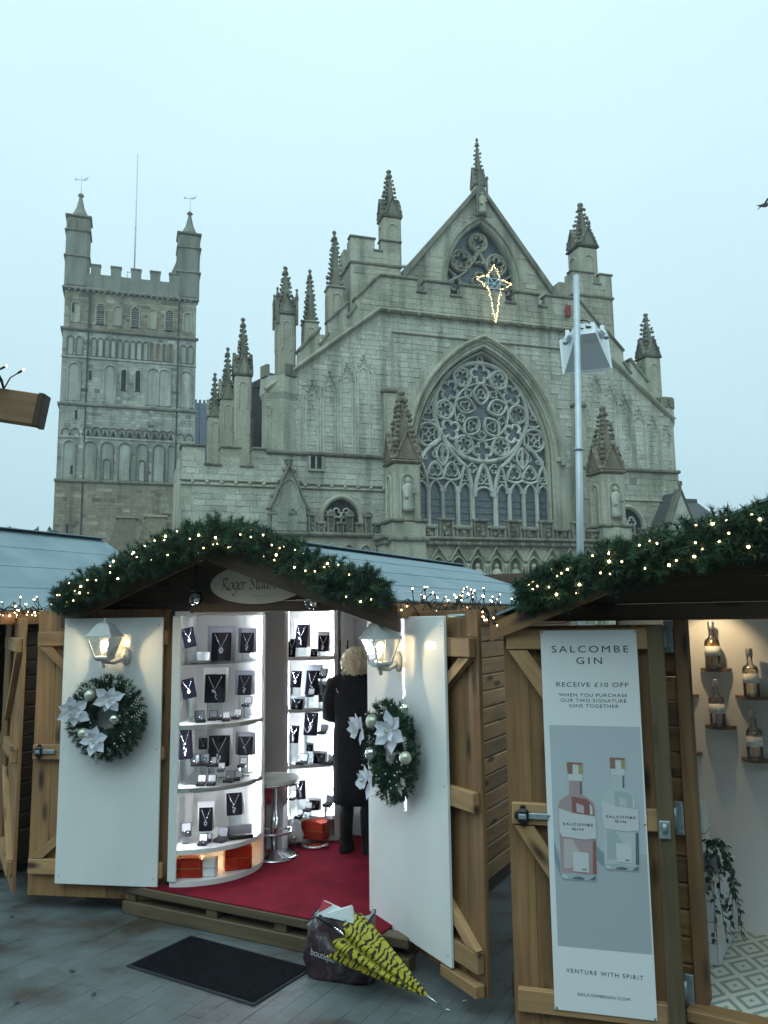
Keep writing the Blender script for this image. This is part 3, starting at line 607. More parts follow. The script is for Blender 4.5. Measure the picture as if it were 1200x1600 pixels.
# --- lower west wall, ledge, frieze, annex with battlements
low_l = [(-18.6, 0), (-18.6, 11.75), (-17.35, 11.75), (-17.35, 10.7), (-16.45, 10.7), (-16.45, 11.75), (-15.35, 11.75), (-15.35, 10.7), (-14.63, 10.7), (-14.63, 11.75), (-13.7, 11.75), (-13.7, 11.6), (-6.3, 11.6), (-6.3, 0)]
low_r = [(14.35, 0), (14.35, 11.6), (6.9, 11.6), (6.9, 0)]
LOW = sub('lower_wall', CATH)
aw_l = arch(1.05, 1.15, 8, -9.45, 7.85); aw_r = arch(1.05, 1.15, 8, 10.05, 7.85)
m = MB(); m.prism(low_l, -.4, .6, rn=.4); m.build('wall_face', 'limestone', LOW); m = MB(); m.prism(low_r, -.4, .3, rn=.4); m.build('wall_face', 'limestone', LOW)
facing(LOW, blocks([low_l], [aw_l], -.4, (.27, .42), (.5, 1.1), .045), -.38, 'limestone_pale')
facing(LOW, blocks([low_r], [aw_r], -.4, (.27, .42), (.5, 1.1), .045), -.38, 'limestone')
m = MB(); m.box(-18.6, -17.8, .6, 9, 0, 10.7); m.box(-18.6, -17.8, .6, 2.0, 10.7, 11.75); m.box(-18.6, -17.8, 3.2, 5.4, 10.7, 11.75); m.box(-18.6, -17.8, 6.6, 9, 10.7, 11.75); m.build('side_wall', 'limestone', LOW)
m = MB(); m.box(-18.4, -13.7, .7, 9, 9.5, 9.9); m.build('annex_roof', 'lead_dark', LOW)
m = MB()
for a, b, z in ((-18.7, -17.3, 11.75), (-17.4, -16.4, 10.7), (-16.5, -15.3, 11.75), (-15.4, -14.58, 10.7), (-14.68, -13.6, 11.75)): m.box(a, b, -.52, .68, z, z + .14, c=.04)
m.build('battlement_coping', 'soot_stone', LOW)
for a, b in ((-13.9, -6.3), (6.9, 14.45)): m = MB(); m.box(a, b, -.62, .05, 11.55, 11.78, c=.06); m.build('ledge', 'soot_stone', LOW)
for a, b, z in ((-18.7, -6.3, 9.55), (-18.7, -6.3, 9.80), (6.9, 14.4, 9.55)): m = MB(); m.box(a, b, -.56, -.3, z, z + .12, c=.04); m.build('frieze', 'dressed', LOW)
for i in range(15):
    m = MB(); m.ball((-18.0 + i * .8, -.5, 9.74), .13, 6, 4, jit=.4); m.build('frieze_boss', 'dressed', LOW)
for P, c_ in ((aw_l, -9.45), (aw_r, 10.05)):
    W_ = sub('arched_window', CATH)
    m = MB(); m.prism([(c_ - 1.05, 6)] + P + [(c_ + 1.05, 6)], -.44, -.42); m.build('glass', 'void', W_)
    m = MB(); m.strip([(c_ - 1.2, 7.5)] + arch(1.2, 1.35, 10, c_, 7.8) + [(c_ + 1.2, 7.5)], .3, -.72, -.38); m.build('hood', 'dressed', W_)
    for dx in (-.5, 0, .5): 
        m = MB(); m.strip([(c_ + dx, 6), (c_ + dx, 7.9)], .1, -.6, -.43); m.build('mullion', 'dressed', W_)
    foil(c_ - .3, 8.15, .3, 3, .08, parent=W_, y0=-.6, y1=-.44); foil(c_ + .3, 8.15, .3, 3, .08, parent=W_, y0=-.6, y1=-.44)
W_ = sub('two_light_window', CATH); m = MB(); m.box(-11.3, -10.6, -.46, -.44, 10.78, 11.5); m.build('glass', 'void', W_)
m = MB(); m.box(-11.42, -11.28, -.56, -.4, 10.72, 11.52); m.box(-10.62, -10.48, -.56, -.4, 10.72, 11.52); m.box(-11.42, -10.48, -.58, -.4, 10.62, 10.76); m.build('frame', 'dressed', W_)
m = MB(); m.box(-11.0, -10.9, -.54, -.44, 10.76, 11.52); m.build('mullion', 'dressed', W_)
# --- gable behind the parapet
GA = [(-5.2, 20.5), (-5.2, 23.6), (.75, 30.9), (6.4, 23.6), (6.4, 20.5)]
ga_arch = arch(2.55, 4.35, 14, .8, 24.25)
gl = [(-5.2, 20.5), (-5.2, 23.6), (.78, 30.9)] + [(.8, 28.6)] + ga_arch[:14][::-1] + [(-1.75, 21), (.8, 21), (.8, 20.5)]
gr_ = [(6.4, 20.5), (6.4, 23.6), (.78, 30.9)] + [(.8, 28.6)] + ga_arch[15:] + [(3.35, 21), (.8, 21), (.8, 20.5)]
m = MB(); m.prism(gl, 1.0, 1.9, rn=.4); m.prism(gr_, 1.0, 1.9, rn=.4); GABLE = m.build('gable', 'limestone', CATH)
facing(GABLE, blocks([GA], [[(x * 1.1 - .08, z + .35) for x, z in [(-1.9, 20)] + ga_arch + [(3.5, 20)]]], 1.0, (.3, .42), (.5, 1.0), .045), 1.02, 'dressed')
m = MB(); m.strip([(-5.35, 23.45), (.75, 31.05), (6.55, 23.45)], .5, .72, 2.0, ch=.7); m.build('gable_coping', 'soot_stone', GABLE)
for d in (.25, 0): m = MB(); m.strip([(.8 - 2.55 - d, 22)] + arch(2.55 + d, 4.35 + d, 14, .8, 24.25) + [(.8 + 2.55 + d, 22)], .22, .82 + (.25 - d) * .8, 1.5); m.build('arch_moulding', 'dressed', GABLE)
GWN = sub('gable_window', CATH); m = MB(); m.prism([(-1.75, 21)] + ga_arch + [(3.35, 21)], 1.75, 1.8); m.build('glass', 'glazing_blue', GWN)
kw = dict(parent=GWN, y0=1.35, y1=1.65, mt='dressed')
for cx, cz, r in ((-.5, 25.85, .72), (2.1, 25.85, .72), (.8, 27.3, .62)): ring(cx, cz, r, .15, n=20, **kw); foil(cx, cz, r * .8, 5, .12, **kw)
for cx, cz, r in ((.8, 24.6, .55), (-.9, 24.1, .5), (2.5, 24.1, .5), (.8, 26.15, .42)): foil(cx, cz, r, 3, .12, **kw)
for P in (bez((-1.7, 24.2), (-.2, 24.6), (.8, 26.6)), bez((3.3, 24.2), (1.8, 24.6), (.8, 26.6)), bez((.8, 21.5), (.3, 24), (-1.6, 25.2)), bez((.8, 21.5), (1.3, 24), (3.2, 25.2)), [(.8, 21.2), (.8, 24.2)], [(-.45, 21.2), (-.45, 24)], [(2.05, 21.2), (2.05, 24)]):
    m = MB(); m.strip(P, .16, 1.35, 1.65); m.build('tracery_bar', 'dressed', GWN)
def statue(parent, x, y, z, h, mt='dressed', name='statue'):
    m = MB(); m.lathe([(h * .17, 0), (h * .19, h * .1), (h * .15, h * .45), (h * .19, h * .72), (h * .10, h * .82), (h * .05, h * .85)], 8, (x, y, z))
    m.ball((x, y, z + h * .92), h * .085, 7, 5, sc=(1, 1, 1.2)); m.ball((x + h * .13, y - h * .1, z + h * .55), h * .07, 5, 4, jit=.3); m.ball((x - h * .1, y - h * .13, z + h * .42), h * .07, 5, 4, jit=.3)
    return m.build(name, mt, parent)
m = MB(); m.prism([(.42, 28.9), (.42, 30.6), (.8, 31.0), (1.18, 30.6), (1.18, 28.9)], .75, 1.0); m.build('niche', 'soot_stone', GABLE); statue(GABLE, .8, .62, 28.95, 1.55)
pinnacle(CATH, .86, 1.35, .40, 30.4, 31.2, 34.9)
m = MB(); m.tube([(1.5, 1.3, 30.2), (1.5, 1.3, 31.9)], .07, 6); m.ball((1.5, 1.3, 32), .14, 6, 4, jit=.3); m.build('small_finial', 'soot_stone', CATH)
# --- corner blocks with battlements, behind the parapet
for x0, x1, z1, ga_, gb_ in ((-8.45, -5.15, 26.0, -6.88, -6.46), (7.35, 10.5, 25.65, 9.05, 9.55)):
    B_ = sub('corner_block', CATH); m = MB(); m.box(x0, x1, .5, 3.6, 15, z1 - .72, rn=.4); m.box(x0, ga_, .5, 1.0, z1 - .72, z1); m.box(gb_, x1, .5, 1.0, z1 - .72, z1)
    for ya, yb in ((1.0, 1.5), (2.3, 3.6)): m.box(x0, x0 + .5, ya, yb, z1 - .72, z1)
    m.build('block_wall', 'limestone', B_)
    facing(B_, blocks([[(x0, 17), (x0, z1 - .72), (x1, z1 - .72), (x1, 17)]], [], .5, (.32, .45), (.5, 1.0), .04), .52, 'dressed')
    m = MB(); m.box(x0 - .1, ga_ + .08, .4, 1.1, z1, z1 + .14, c=.04); m.box(gb_ - .08, x1 + .1, .4, 1.1, z1, z1 + .14, c=.04); m.box(ga_ - .1, gb_ + .1, .42, 1.1, z1 - .74, z1 - .64); m.box(x0 - .1, x1 + .1, .38, .6, z1 - 1.75, z1 - 1.55, c=.05); m.box(x0 - .12, x0 + .1, .6, 3.6, z1 - 1.75, z1 - 1.55, c=.05); m.build('string_course', 'soot_stone', B_)
pinnacle(CATH, -5.5, 1.6, .62, 24.5, 28.0, 31.6); pinnacle(CATH, 8.95, 1.6, .78, 24.5, 27.8, 31.4)
pinnacle(CATH, -9.35, 1.2, .52, 18.5, 22.6, 26.6, gab=False); pinnacle(CATH, -10.95, 1.2, .46, 17.5, 20.2, 23.8, gab=False, oct=True); pinnacle(CATH, 13.5, 1.0, .62, 15, 20.0, 23.4)
pinnacle(CATH, -12.55, .9, .56, 15.5, 20.4, 23.65, subs=True)
# --- corner turrets at the ends of the raking parapet
for cx in (-12.85, 14.15):
    T_ = sub('corner_turret', CATH); k = 1.1 if cx < 0 else .75
    m = MB(); m.lathe([(k, 0), (k, 14.9), (k * 1.15, 15.3), (k * 1.1, 16.3)], 8, (cx, .75, 0), sm=False); m.build('drum', 'limestone', T_)
    for i in range(8):
        a = PI / 8 + i * PI / 4; m = MB()
        if i % 2 == 0 or cx > 0: m.box(-.34 * k, .34 * k, -.12, .12, 16.3, 17.05, mat=Matrix.Translation((cx + math.cos(a) * k, .75 + math.sin(a) * k, 0)) @ Matrix.Rotation(a + PI / 2, 4, 'Z'), c=.03); m.build('merlon', 'soot_stone', T_)
# --- image screen in front: niches with statues, cornice, openwork parapet
SC = sub('image_screen', CATH)
m = MB(); m.box(-7.7, 8.3, -3.3, -.6, 0, 6.35, rn=.3); m.box(-14.0, -7.75, -1.9, -.6, 0, 6.6, rn=.3); m.box(8.35, 13.5, -1.9, -.6, 0, 6.3, rn=.3); m.build('screen_wall', 'dressed', SC)
m = MB(); m.box(-7.9, 8.5, -3.75, -.6, 6.38, 6.58, c=.08); m.box(-7.8, 8.4, -3.6, -.6, 6.1, 6.36, c=.05); m.box(-14.1, -7.92, -2.25, -.6, 6.62, 6.86, c=.08); m.box(8.52, 13.6, -2.25, -.6, 6.3, 6.52, c=.08); m.build('screen_cornice', 'soot_stone', SC)
for i in range(24):
    m = MB(); m.ball((-7.4 + i * .67, -3.68, 6.18), .13, 6, 4, jit=.5); m.build('leaf_boss', 'soot_stone', SC)
for i in range(13):
    x = -6.95 + i * 1.2
    m = MB(); m.strip([(x - .42, 1.5), (x - .42, 4.9)] + arch(.42, .55, 6, x, 4.9)[1:-1] + [(x + .42, 4.9), (x + .42, 1.5)], .12, -3.62, -3.28); m.strip([(x - .5, 5.2), (x, 6.0), (x + .5, 5.2)], .09, -3.66, -3.3); m.build('niche_arch', 'dressed', SC)
    m = MB(); m.prism([(x - .36, 1.5), (x - .36, 4.9)] + arch(.36, .5, 6, x, 4.9)[1:-1] + [(x + .36, 4.9), (x + .36, 1.5)], -3.305, -3.302); m.build('niche_back', 'soot_stone', SC)
    m = MB(); m.lathe([(.09, 1.5), (.09, 4.75), (.16, 4.9), (.16, 5.05)], 8, (x + .6, -3.5, 0)); m.build('colonnette', 'dressed', SC)
    statue(SC, x, -3.5, 3.3, 1.75)
for i in range(6):
    x = -13.4 + i * 1.0; m = MB(); m.strip([(x - .42, 4)] + arch(.42, .6, 6, x, 5.6) + [(x + .42, 4)], .1, -2.1, -1.88); m.build('niche_arch', 'dressed', SC)
    statue(SC, x, -2.0, 4.6, 1.3)
def merlon(x, w_, y, z0, z1):
    m = MB(); m.box(x - w_ / 2, x - w_ / 2 + .1, y, y + .25, z0, z1); m.box(x + w_ / 2 - .1, x + w_ / 2, y, y + .25, z0, z1)
    m.box(x - w_ / 2 - .06, x + w_ / 2 + .06, y - .08, y + .33, z1, z1 + .16, c=.04); m.box(x - w_ / 2 + .1, x + w_ / 2 - .1, y + .12, y + .2, z0, z1)
    for k in range(3): m.ball((x + random.uniform(-.2, .2) * w_, y + .05, z0 + (z1 - z0) * (k + .6) / 3.4), w_ * .15, 6, 4, jit=.7, sc=(1.1, .7, 1.2))
    m.strip([(x - w_ * .3, z0), (x + w_ * .05, z1 - .1)], .08, y + .02, y + .14); m.strip([(x + w_ * .3, z0), (x - w_ * .05, z1 - .1)], .08, y + .04, y + .14)
    m.build('merlon', 'soot_stone', SC)
for i in range(12):
    x = -5.1 + i * 1.07
    if x > 8: break
    merlon(x, .86 if i % 2 else .92, -3.55, 6.6, 7.5 if i % 2 else 7.02)
for i in range(12): 
    x = -13.75 + i * .55; merlon(x, .42, -2.1, 6.88, 7.75 if i % 2 == 0 else 7.3)
    if i % 2 == 0:
        m = MB(); m.ball((x, -2.05, 8.02), .16, 6, 5, jit=.6); m.ball((x - .16, -2.05, 7.95), .13, 5, 4, jit=.6); m.ball((x + .16, -2.05, 7.95), .13, 5, 4, jit=.6); m.build('carved_angel', 'soot_stone', SC)
for i in range(8): merlon(9.0 + i * .55, .42, -2.1, 6.55, 7.4 if i % 2 == 0 else 7.0)
for x in (-6.45, 6.95):
    m = MB(); m.box(x - 1.0, x + 1.0, -4.0, -2.3, 0, 7.3, c=.05); m.build('pier', 'dressed', SC); m = MB(); m.box(x - 1.12, x - .3, -4.15, -2.2, 7.32, 7.5, c=.05); m.box(x + .3, x + 1.12, -4.15, -2.2, 7.32, 7.5, c=.05); m.box(x - 1.15, x + 1.15, -4.2, -2.2, 6.25, 6.5, c=.06); m.build('pier_cap', 'soot_stone', SC)
    P = pinnacle(CATH, x, -3.0, .82, 7.3, 10.7, 15.1, ms='rust_stone'); statue(P, 0, -.95, 7.9, 1.9, 'limestone_pale')
# gabled canopy on the left
m = MB(); m.prism([(-13.8, 6.9), (-13.8, 8.3), (-12.85, 10.5), (-11.9, 8.3), (-11.9, 6.9)], -2.15, -1.5); NG = m.build('gabled_canopy', 'limestone_pale', CATH)
m = MB(); m.strip([(-13.95, 8.1), (-12.85, 10.6), (-11.75, 8.1)], .26, -2.35, -1.45)
for q in (.2, .5, .8):
    for e in (-1, 1): crocket(m, -12.85 + e * 1.15 * (1 - q), -2.0, 8.15 + 2.5 * q + .2, .17)
m.ball((-12.85, -1.9, 10.75), .22, 6, 4, jit=.4); m.box(-13.1, -12.6, -2.1, -1.7, 10.85, 11.0, c=.05); m.build('crocketed_coping', 'soot_stone', NG)
m = MB(); m.strip([(-13.55, 8.3)] + arch(.5, .7, 6, -12.85, 9.1) + [(-12.15, 8.3)], .09, -2.25, -2.1); m.build('cusped_arch', 'dressed', NG)
# --- nave, aisle and transept roofs behind
NV = sub('nave', CATH)
m = MB(); m.box(-6.5, 7.2, 1.95, 60, 0, 20); m.box(-13.2, -6.6, 1.3, 40, 0, 14.2); m.box(7.3, 13.8, 1.3, 40, 0, 14.2); m.build('nave_wall', 'tower_rubble', NV)
m = MB(); m.prism([(-6.7, 20), (.4, 26.5), (7.4, 20)], 2.1, 60); m.prism([(-13.4, 14.22), (-6.55, 17.6), (-6.55, 14.22)], 1.3, 40); m.build('nave_roof', 'lead_dark', NV)
m = MB(); m.prism([(-20, 15), (-20, 27.6), (-4, 27.6), (-4, 15)], 48.5, 49); TR = m.build('transept_roof', 'lead', NV)
m = MB()
for i in range(20): m.tube([(-19.5 + i * .8, 48.42, 15), (-19.5 + i * .8, 48.42, 27.6)], .07, 5)
m.build('lead_rolls', 'lead', TR); m = MB()
for i in range(30): m.box(-19.6 + i * .5, -19.35 + i * .5, 48.5, 48.8, 27.6, 28.0)
m.build('ridge_cresting', 'lead_dark', TR)
pinnacle(CATH, -14.85, 3.0, .52, 9, 17.0, 20.9); pinnacle(CATH, -15.75, 3.2, .45, 9, 15.5, 18.95); pinnacle(CATH, -16.5, 3.4, .40, 9, 14.4, 17.3)
for x, zt in ((-14.85, 14.2), (-16.0, 13.0)):
    m = MB(); m.prism([(x - .5, 9), (x - .5, zt - .6), (x, zt), (x + .9, zt + .6), (x + .9, 9)], 4.2, 5); m.build('flying_buttress', 'tower_top', NV)
m = MB(); m.box(-14.2, -12.0, 5.5, 6.5, 9, 17.2); m.prism([(-14.4, 17.2), (-13.2, 17.9), (-11.8, 17.2)], 5.4, 6.6); m.build('stair_turret', 'slate', NV)
# low buttress stubs left of the annex
for x, y, zt in ((-20.3, 4, 8.2), (-22.0, 8, 8.6)):
    m = MB(); m.prism([(x - .5, 0), (x - .5, zt - 1.5), (x - .1, zt), (x + 1.1, zt), (x + 1.1, 0)], y, y + 1.2); m.box(x - .2, x + 1.2, y - .1, y + 1.3, zt, zt + .16, c=.04); m.build('outer_buttress', 'tower_rubble', NV)

# ------------------------------------------------------------------ the Norman tower
tw = Matrix.Rotation(-R(CY), 4, 'Z') @ Vector((-21.9, 42, 0)) + Vector((6.34, 50, 0))
TOW = thing('cathedral_tower', 'square Norman stone tower with four arcaded storeys, battlements and corner turrets', 'tower', tw, -R(CY))
H6 = 6.95
m = MB(); m.box(-H6 - .1, H6 + .1, 0, 2 * H6, 0, 16.6, rn=.4); m.build('lower_stage', 'tower_rubble', TOW)
facing(TOW, blocks([[(-H6, 0), (-H6, 16.5), (H6, 16.5), (H6, 0)]], [], -.0, (.26, .42), (.4, .9), .05), .02, 'tower_rubble', name='rubble_facing')
st = ((16.7, 24.7), (24.9, 32.9), (33.1, 37.3))
for i, (a, b) in enumerate(st):
    hw = H6 - .05 * i; m = MB(); m.box(-hw, hw, .05 * i, 2 * H6, a, b, rn=.4); m.build('stage', 'tower_stone', TOW)
    facing(TOW, blocks([[(-hw, a), (-hw, b), (hw, b), (hw, a)]], [], .05 * i, (.26, .4), (.4, .9), .05), .05 * i + .02, 'tower_stone' if i < 2 else 'tower_rubble')
for z in (16.65, 24.8, 33.0, 37.55):
    m = MB(); m.box(-H6 - .18, H6 + .18, -.25, .2, z - .13, z + .15, c=.05); m.box(-H6 - .18, -H6 + .1, .2, 2 * H6, z - .13, z + .15); m.build('string_course', 'soot_stone', TOW)
m = MB(); 
for x in (-4.35, 4.95): m.box(x - .07, x + .07, -.14, .1, 0, 37.4)
m.build('drainpipe', 'iron_black', TOW)
m = MB(); m.box(-H6 + .1, H6 - .1, .1, .7, 37.7, 39.4, rn=.4); PT = m.build('parapet', 'tower_top', TOW)
for x0, x1 in ((-4.35, -3.36), (-2.3, -1.22), (-.2, .86), (1.82, 2.9), (3.86, 4.9)):
    m = MB(); m.box(x0, x1, .1, .7, 39.4, 40.4, rn=.5); m.box(x0 - .06, x1 + .06, 0, .8, 40.4, 40.52); m.build('merlon', 'tower_top', TOW)
for i in range(22): 
    m = MB(); m.ball((-6.4 + i * .6, -.22, 37.25), .16, 6, 4, jit=.5); m.build('corbel', 'soot_stone', TOW)
m = MB(); m.box(-H6 + .7, H6 - .7, .7, 13, 38, 38.2); m.build('tower_roof', 'lead_dark', TOW)
for cx, zt in ((-5.72, 45.7), (6.0, 45.3)):
    T_ = sub('corner_turret', TOW)
    m = MB(); m.box(cx - 1.28, cx + 1.15, .0, 2.4, 37.7, zt, c=.25, rn=.3); m.build('turret_shaft', 'tower_top', T_)
    for z in (zt - 1.7, zt, zt - 4.6): m = MB(); m.box(cx - 1.42, cx + 1.29, -.14, 2.5, z, z + .2, c=.06); m.build('turret_string', 'soot_stone', T_)
    for q in range(3): m = MB(); m.box(cx - 1.1 + q * .75, cx - .6 + q * .75, -.03, .05, zt - 1.3, zt - .2); m.build('panel', 'soot_stone', T_)
    m = MB(); m.lathe([(1.2, zt + .25), (.85, zt + .7), (.45, zt + 1.5), (.22, zt + 2.5), (.16, zt + 2.9), (.36, zt + 3.0), (.2, zt + 3.25)], 8, (cx, 1.2, 0)); m.build('spirelet', 'tower_top', T_)
    V_ = MB(); V_.tube([(cx, 1.2, zt + 3.2), (cx, 1.2, zt + 5.3)], .025, 5); V_.box(cx - .4, cx + .4, 1.18, 1.22, zt + 4.86, zt + 4.92); V_.prism([(cx + .1, zt + 4.95), (cx + .75, zt + 5.4), (cx + .55, zt + 4.95)], 1.17, 1.23); V_.prism([(cx - .7, zt + 4.7), (cx - .7, zt + 5.1), (cx - .35, zt + 4.9)], 1.17, 1.23); V_.build('weather_vane', 'steel', T_)
m = MB(); m.lathe([(.09, 38.2), (.08, 47), (.05, 56.3)], 8, (.1, 4, 0)); m.ball((.1, 4, 47.2), .13, 6, 4); m.build('flagpole', 'post_metal', TOW)
m = MB()
for dx in (-.75, .75):
    for dy in (-.5, .5): m.tube([(.1 + dx, 4 + dy, 38.2), (.1 + dx, 4 + dy, 41.6)], .04, 5)
m.tube([(-.65, 3.5, 41.5), (.85, 3.5, 41.5)], .035, 5); m.tube([(-.65, 3.5, 40.8), (.85, 3.5, 40.8)], .035, 5); m.build('rail', 'steel', TOW)
m = MB(); m.prism([(3.95, 40.4), (4.7, 40.4), (4.7, 43.6), (4.55, 42)], .5, 1.0); m.build('ramped_buttress', 'tower_top', TOW)
def tarch(x, z0, z1, hw, y=-.02, mt='soot_stone', back='tower_stone', dark=False, name='blind_arch'):
    A_ = sub(name, TOW); P = [(x - hw, z0)] + rarch(hw, 8, x, z1 - hw) + [(x + hw, z0)]
    m = MB(); m.prism(P, y - .06, y - .04); m.build('recess', 'void' if dark else back, A_)
    m = MB(); m.strip(P, hw * .22 + .05, y - .22, y); m.build('arch_ring', mt, A_); return A_
for x in (-3.2, .37, 3.95):
    A_ = tarch(x, 33.7, 36.1, .46, .08, 'dressed', dark=True, name='louvred_opening')
    for k in range(9): m = MB(); m.box(x - .42, x + .42, -.06, .0, 33.85 + k * .24, 33.98 + k * .24); m.build('louvre', 'tower_top', A_)
for x in (-1.45, 2.2, 5.9, -5.7): tarch(x, 33.8, 36.0, .42, .08, 'tower_stone', 'dressed')
for i in range(13): tarch(-3.75 + i * .66, 30.2, 32.2, .25, .02, 'soot_stone' if i < 9 else 'dressed', 'tower_stone' if i < 9 else 'rust_stone')
for x in (-6.1, -5.2, 5.55, 6.3): tarch(x, 30.2, 32.2, .3, .02)
m = MB(); m.box(-H6, H6, -.12, .05, 29.85, 30.05, c=.03); m.build('string_course', 'tower_stone', TOW)
for x in (-.62, .84): tarch(x, 26.6, 28.95, .30, .02, 'dressed', dark=True, name='lancet')
for x in (-2.0, 2.4, 3.6, -5.6, 5.9): tarch(x, 25.2, 29.3, .62, .02, 'tower_stone', 'tower_stone')
for i in range(11): 
    A_ = sub('interlaced_arch', TOW); x = -4.0 + i * .84; m = MB(); m.strip([(x - .55, 21.5)] + [(a, b) for a, b in rarch(.52, 8, x, 21.9)] + [(x + .55, 21.5)], .1, -.18, .0); m.build('arch_ring', 'soot_stone', A_); m = MB(); m.prism([(x - .2, 21.5), (x, 22.2), (x + .2, 21.5)], -.1, -.07); m.build('recess', 'void', A_)
for x in (-6.2, -5.3, 5.4, 6.3): m = MB(); m.strip([(x - .4, 21.5)] + rarch(.4, 8, x, 21.8) + [(x + .4, 21.5)], .1, -.18, .0); m.build('arch_ring', 'soot_stone', TOW)
m = MB(); m.box(-H6, H6, -.12, .05, 21.2, 21.36, c=.03); m.build('string_course', 'tower_stone', TOW)
for i, x in enumerate((-3.75, -2.05, -.3, 1.45, 3.2, 4.5)):
    tarch(x, 16.9, 20.9, .6 if i < 5 else .34, .0, 'soot_stone', 'tower_stone')
    if i in (1, 3): tarch(x, 16.9, 19.1, .33, -.05, 'soot_stone', 'tower_stone')
tarch(-5.8, 16.9, 20.9, .6, .0, 'tower_stone', 'tower_stone'); tarch(5.9, 18, 20.9, .5, .0, 'soot_stone', 'tower_stone')
for x, z in ((-6.0, 34.9), (-4.0, 27.6), (-5.25, 23.2), (-5.5, 17.3), (-5.7, 11.2)): m = MB(); m.box(x - .11, x + .11, -.10, .1, z, z + .95); m.build('slit_window', 'void', TOW)

# ------------------------------------------------------------------ other things by the cathedral
def cw(s_, m_, z): return Matrix.Rotation(-R(CY), 4, 'Z') @ Vector((s_, m_, z)) + Vector((6.34, 50, 0))
ST = thing('star_decoration', 'shooting star of golden fairy lights hung on the cathedral parapet', 'light decoration', cw(.72, -.95, 0), -R(CY))
out = [(0, 24.62), (.42, 23.7), (1.25, 23.45), (.42, 22.95), (.25, 22.1), (0, 20.75), (-.25, 22.1), (-.42, 22.95), (-1.25, 23.6), (-.42, 23.85)]
m = MB(); m.tube([(x, 0, z) for x, z in out], .03, 5, True, sm=False)
for z0 in (-.34, .34): m.tube([(-.4, 0, 23.35 + z0), (.4, 0, 23.35 + z0)], .028, 5)
for a, b in (((-.38, 22.9), (.38, 23.8)), ((.38, 22.9), (-.38, 23.8)), ((-.42, 22.9), (-.42, 23.8)), ((.42, 22.9), (.42, 23.8)), ((-.9, 23.35), (.9, 23.35))): m.tube([(a[0], 0, a[1]), (b[0], 0, b[1])], .030, 5)
m.tube([(0, 0, 22.9), (0, .5, 22.9)], .03, 5); m.tube([(0, 0, 21.3), (0, .8, 21.3)], .03, 5); m.build('star_frame', 'star_frame', ST)
sb = MB(); sb.ball((0, 0, 0), .032, 6, 4); sbm = sb.mesh('bulb', 'bulb_star'); nb = 0
for a, b in zip(out, out[1:] + out[:1]):
    L = math.dist(a, b); n = max(3, int(L / .075))
    for i in range(n):
        t = (i + random.random()) / n; link('bulb', sbm, ST, (a[0] + (b[0] - a[0]) * t + random.gauss(0, .035), random.gauss(-.03, .03), a[1] + (b[1] - a[1]) * t + random.gauss(0, .035)))
ab = MB(); ab.box(-.18, .18, -.12, .1, 0, .75, c=.04); tag(ab.build('alarm_box', 'red_box', None, cw(6.45, -.3, 22.0), (0, 0, -R(CY))), 'small red alarm box fixed to the cathedral parapet beside the lamp post', 'alarm box')
def gull(name, loc, mt, label, fly=False):
    m = MB(); m.ball((0, 0, .12), .16, 8, 6, sc=(1.7, .8, .8)); m.ball((.26, 0, .26), .085, 7, 5); m.tube([(.32, 0, .26), (.44, 0, .24)], [.025, .005], 5); m.tube([(-.2, 0, .12), (-.5, 0, .1)], [.09, .02], 5)
    if fly:
        for e in (-1, 1): m.tube([(0, 0, .15), (.05, e * .35, .34), (-.1, e * .8, .22)], [.08, .07, .01], 6)
    else:
        for e in (-.05, .05): m.tube([(0, e, .0), (0, e, -.12)], .015, 4)
    return tag(m.build(name, mt, None, loc), label, 'bird')
gull('gull', cw(-4.55, 1.3, 24.75), 'gull', 'white gull perched on the foot of the cathedral gable')
gull('bird', (25.5, 50.0, 1.94 + 26.8), 'bird', 'dark bird flying in the sky above the right stall', True)
# gabled chapel and slate roofed house at the right of the cathedral
CH = thing('chapel', 'small stone chapel with slate roof and cross finial at the right corner of cathedral', 'chapel', cw(13.35, -1.8, 0), -R(CY) + R(12))
m = MB(); m.prism([(-.95, 0), (-.95, 8.15), (0, 10.0), (.95, 8.15), (.95, 0)], 0, .4, rn=.4); m.build('gable_wall', 'limestone_pale', CH)
m = MB(); m.strip([(-1.12, 7.95), (0, 10.2), (1.12, 7.95)], .16, -.12, .5); m.build('coping', 'soot_stone', CH)
for e in (-1, 1):
    m = MB(); m.add([(e * 1.2, .3, 7.85), (0, .3, 10.05), (0, 3.2, 10.05), (e * 1.2, 3.2, 7.85), (e * 1.2, .3, 7.72), (0, .3, 9.92), (0, 3.2, 9.92), (e * 1.2, 3.2, 7.72)], [(0, 1, 2, 3), (7, 6, 5, 4), (0, 3, 7, 4), (0, 4, 5, 1), (3, 2, 6, 7)]); m.build('roof_slope', 'slate', CH)
m = MB(); m.box(-.9, .9, .4, 3.2, 0, 8.0); m.build('nave_wall', 'limestone', CH)
m = MB(); m.box(-.06, .06, -.05, .1, 10.2, 10.75); m.box(-.2, .2, -.05, .1, 10.5, 10.8, c=.04); m.build('cross', 'soot_stone', CH)
HS = thing('house', 'low house with dark slate roof behind the small chapel', 'house', cw(27.0, 12.5, 0), -R(CY))
m = MB(); m.box(-1.6, 1.8, 0, 6, 0, 10.0); m.build('wall', 'plaster', HS)
m = MB(); m.add([(-1.9, -.4, 9.6), (2.2, -.4, 9.7), (1.5, 3, 12.4), (-1.9, 3, 12.4), (2.2, 6.4, 9.6), (-1.9, 6.4, 9.6)], [(0, 1, 2, 3), (1, 4, 2), (3, 2, 4, 5)]); m.box(-1.9, 1.5, 2.8, 3.2, 12.3, 12.6); m.build('roof', 'slate', HS)
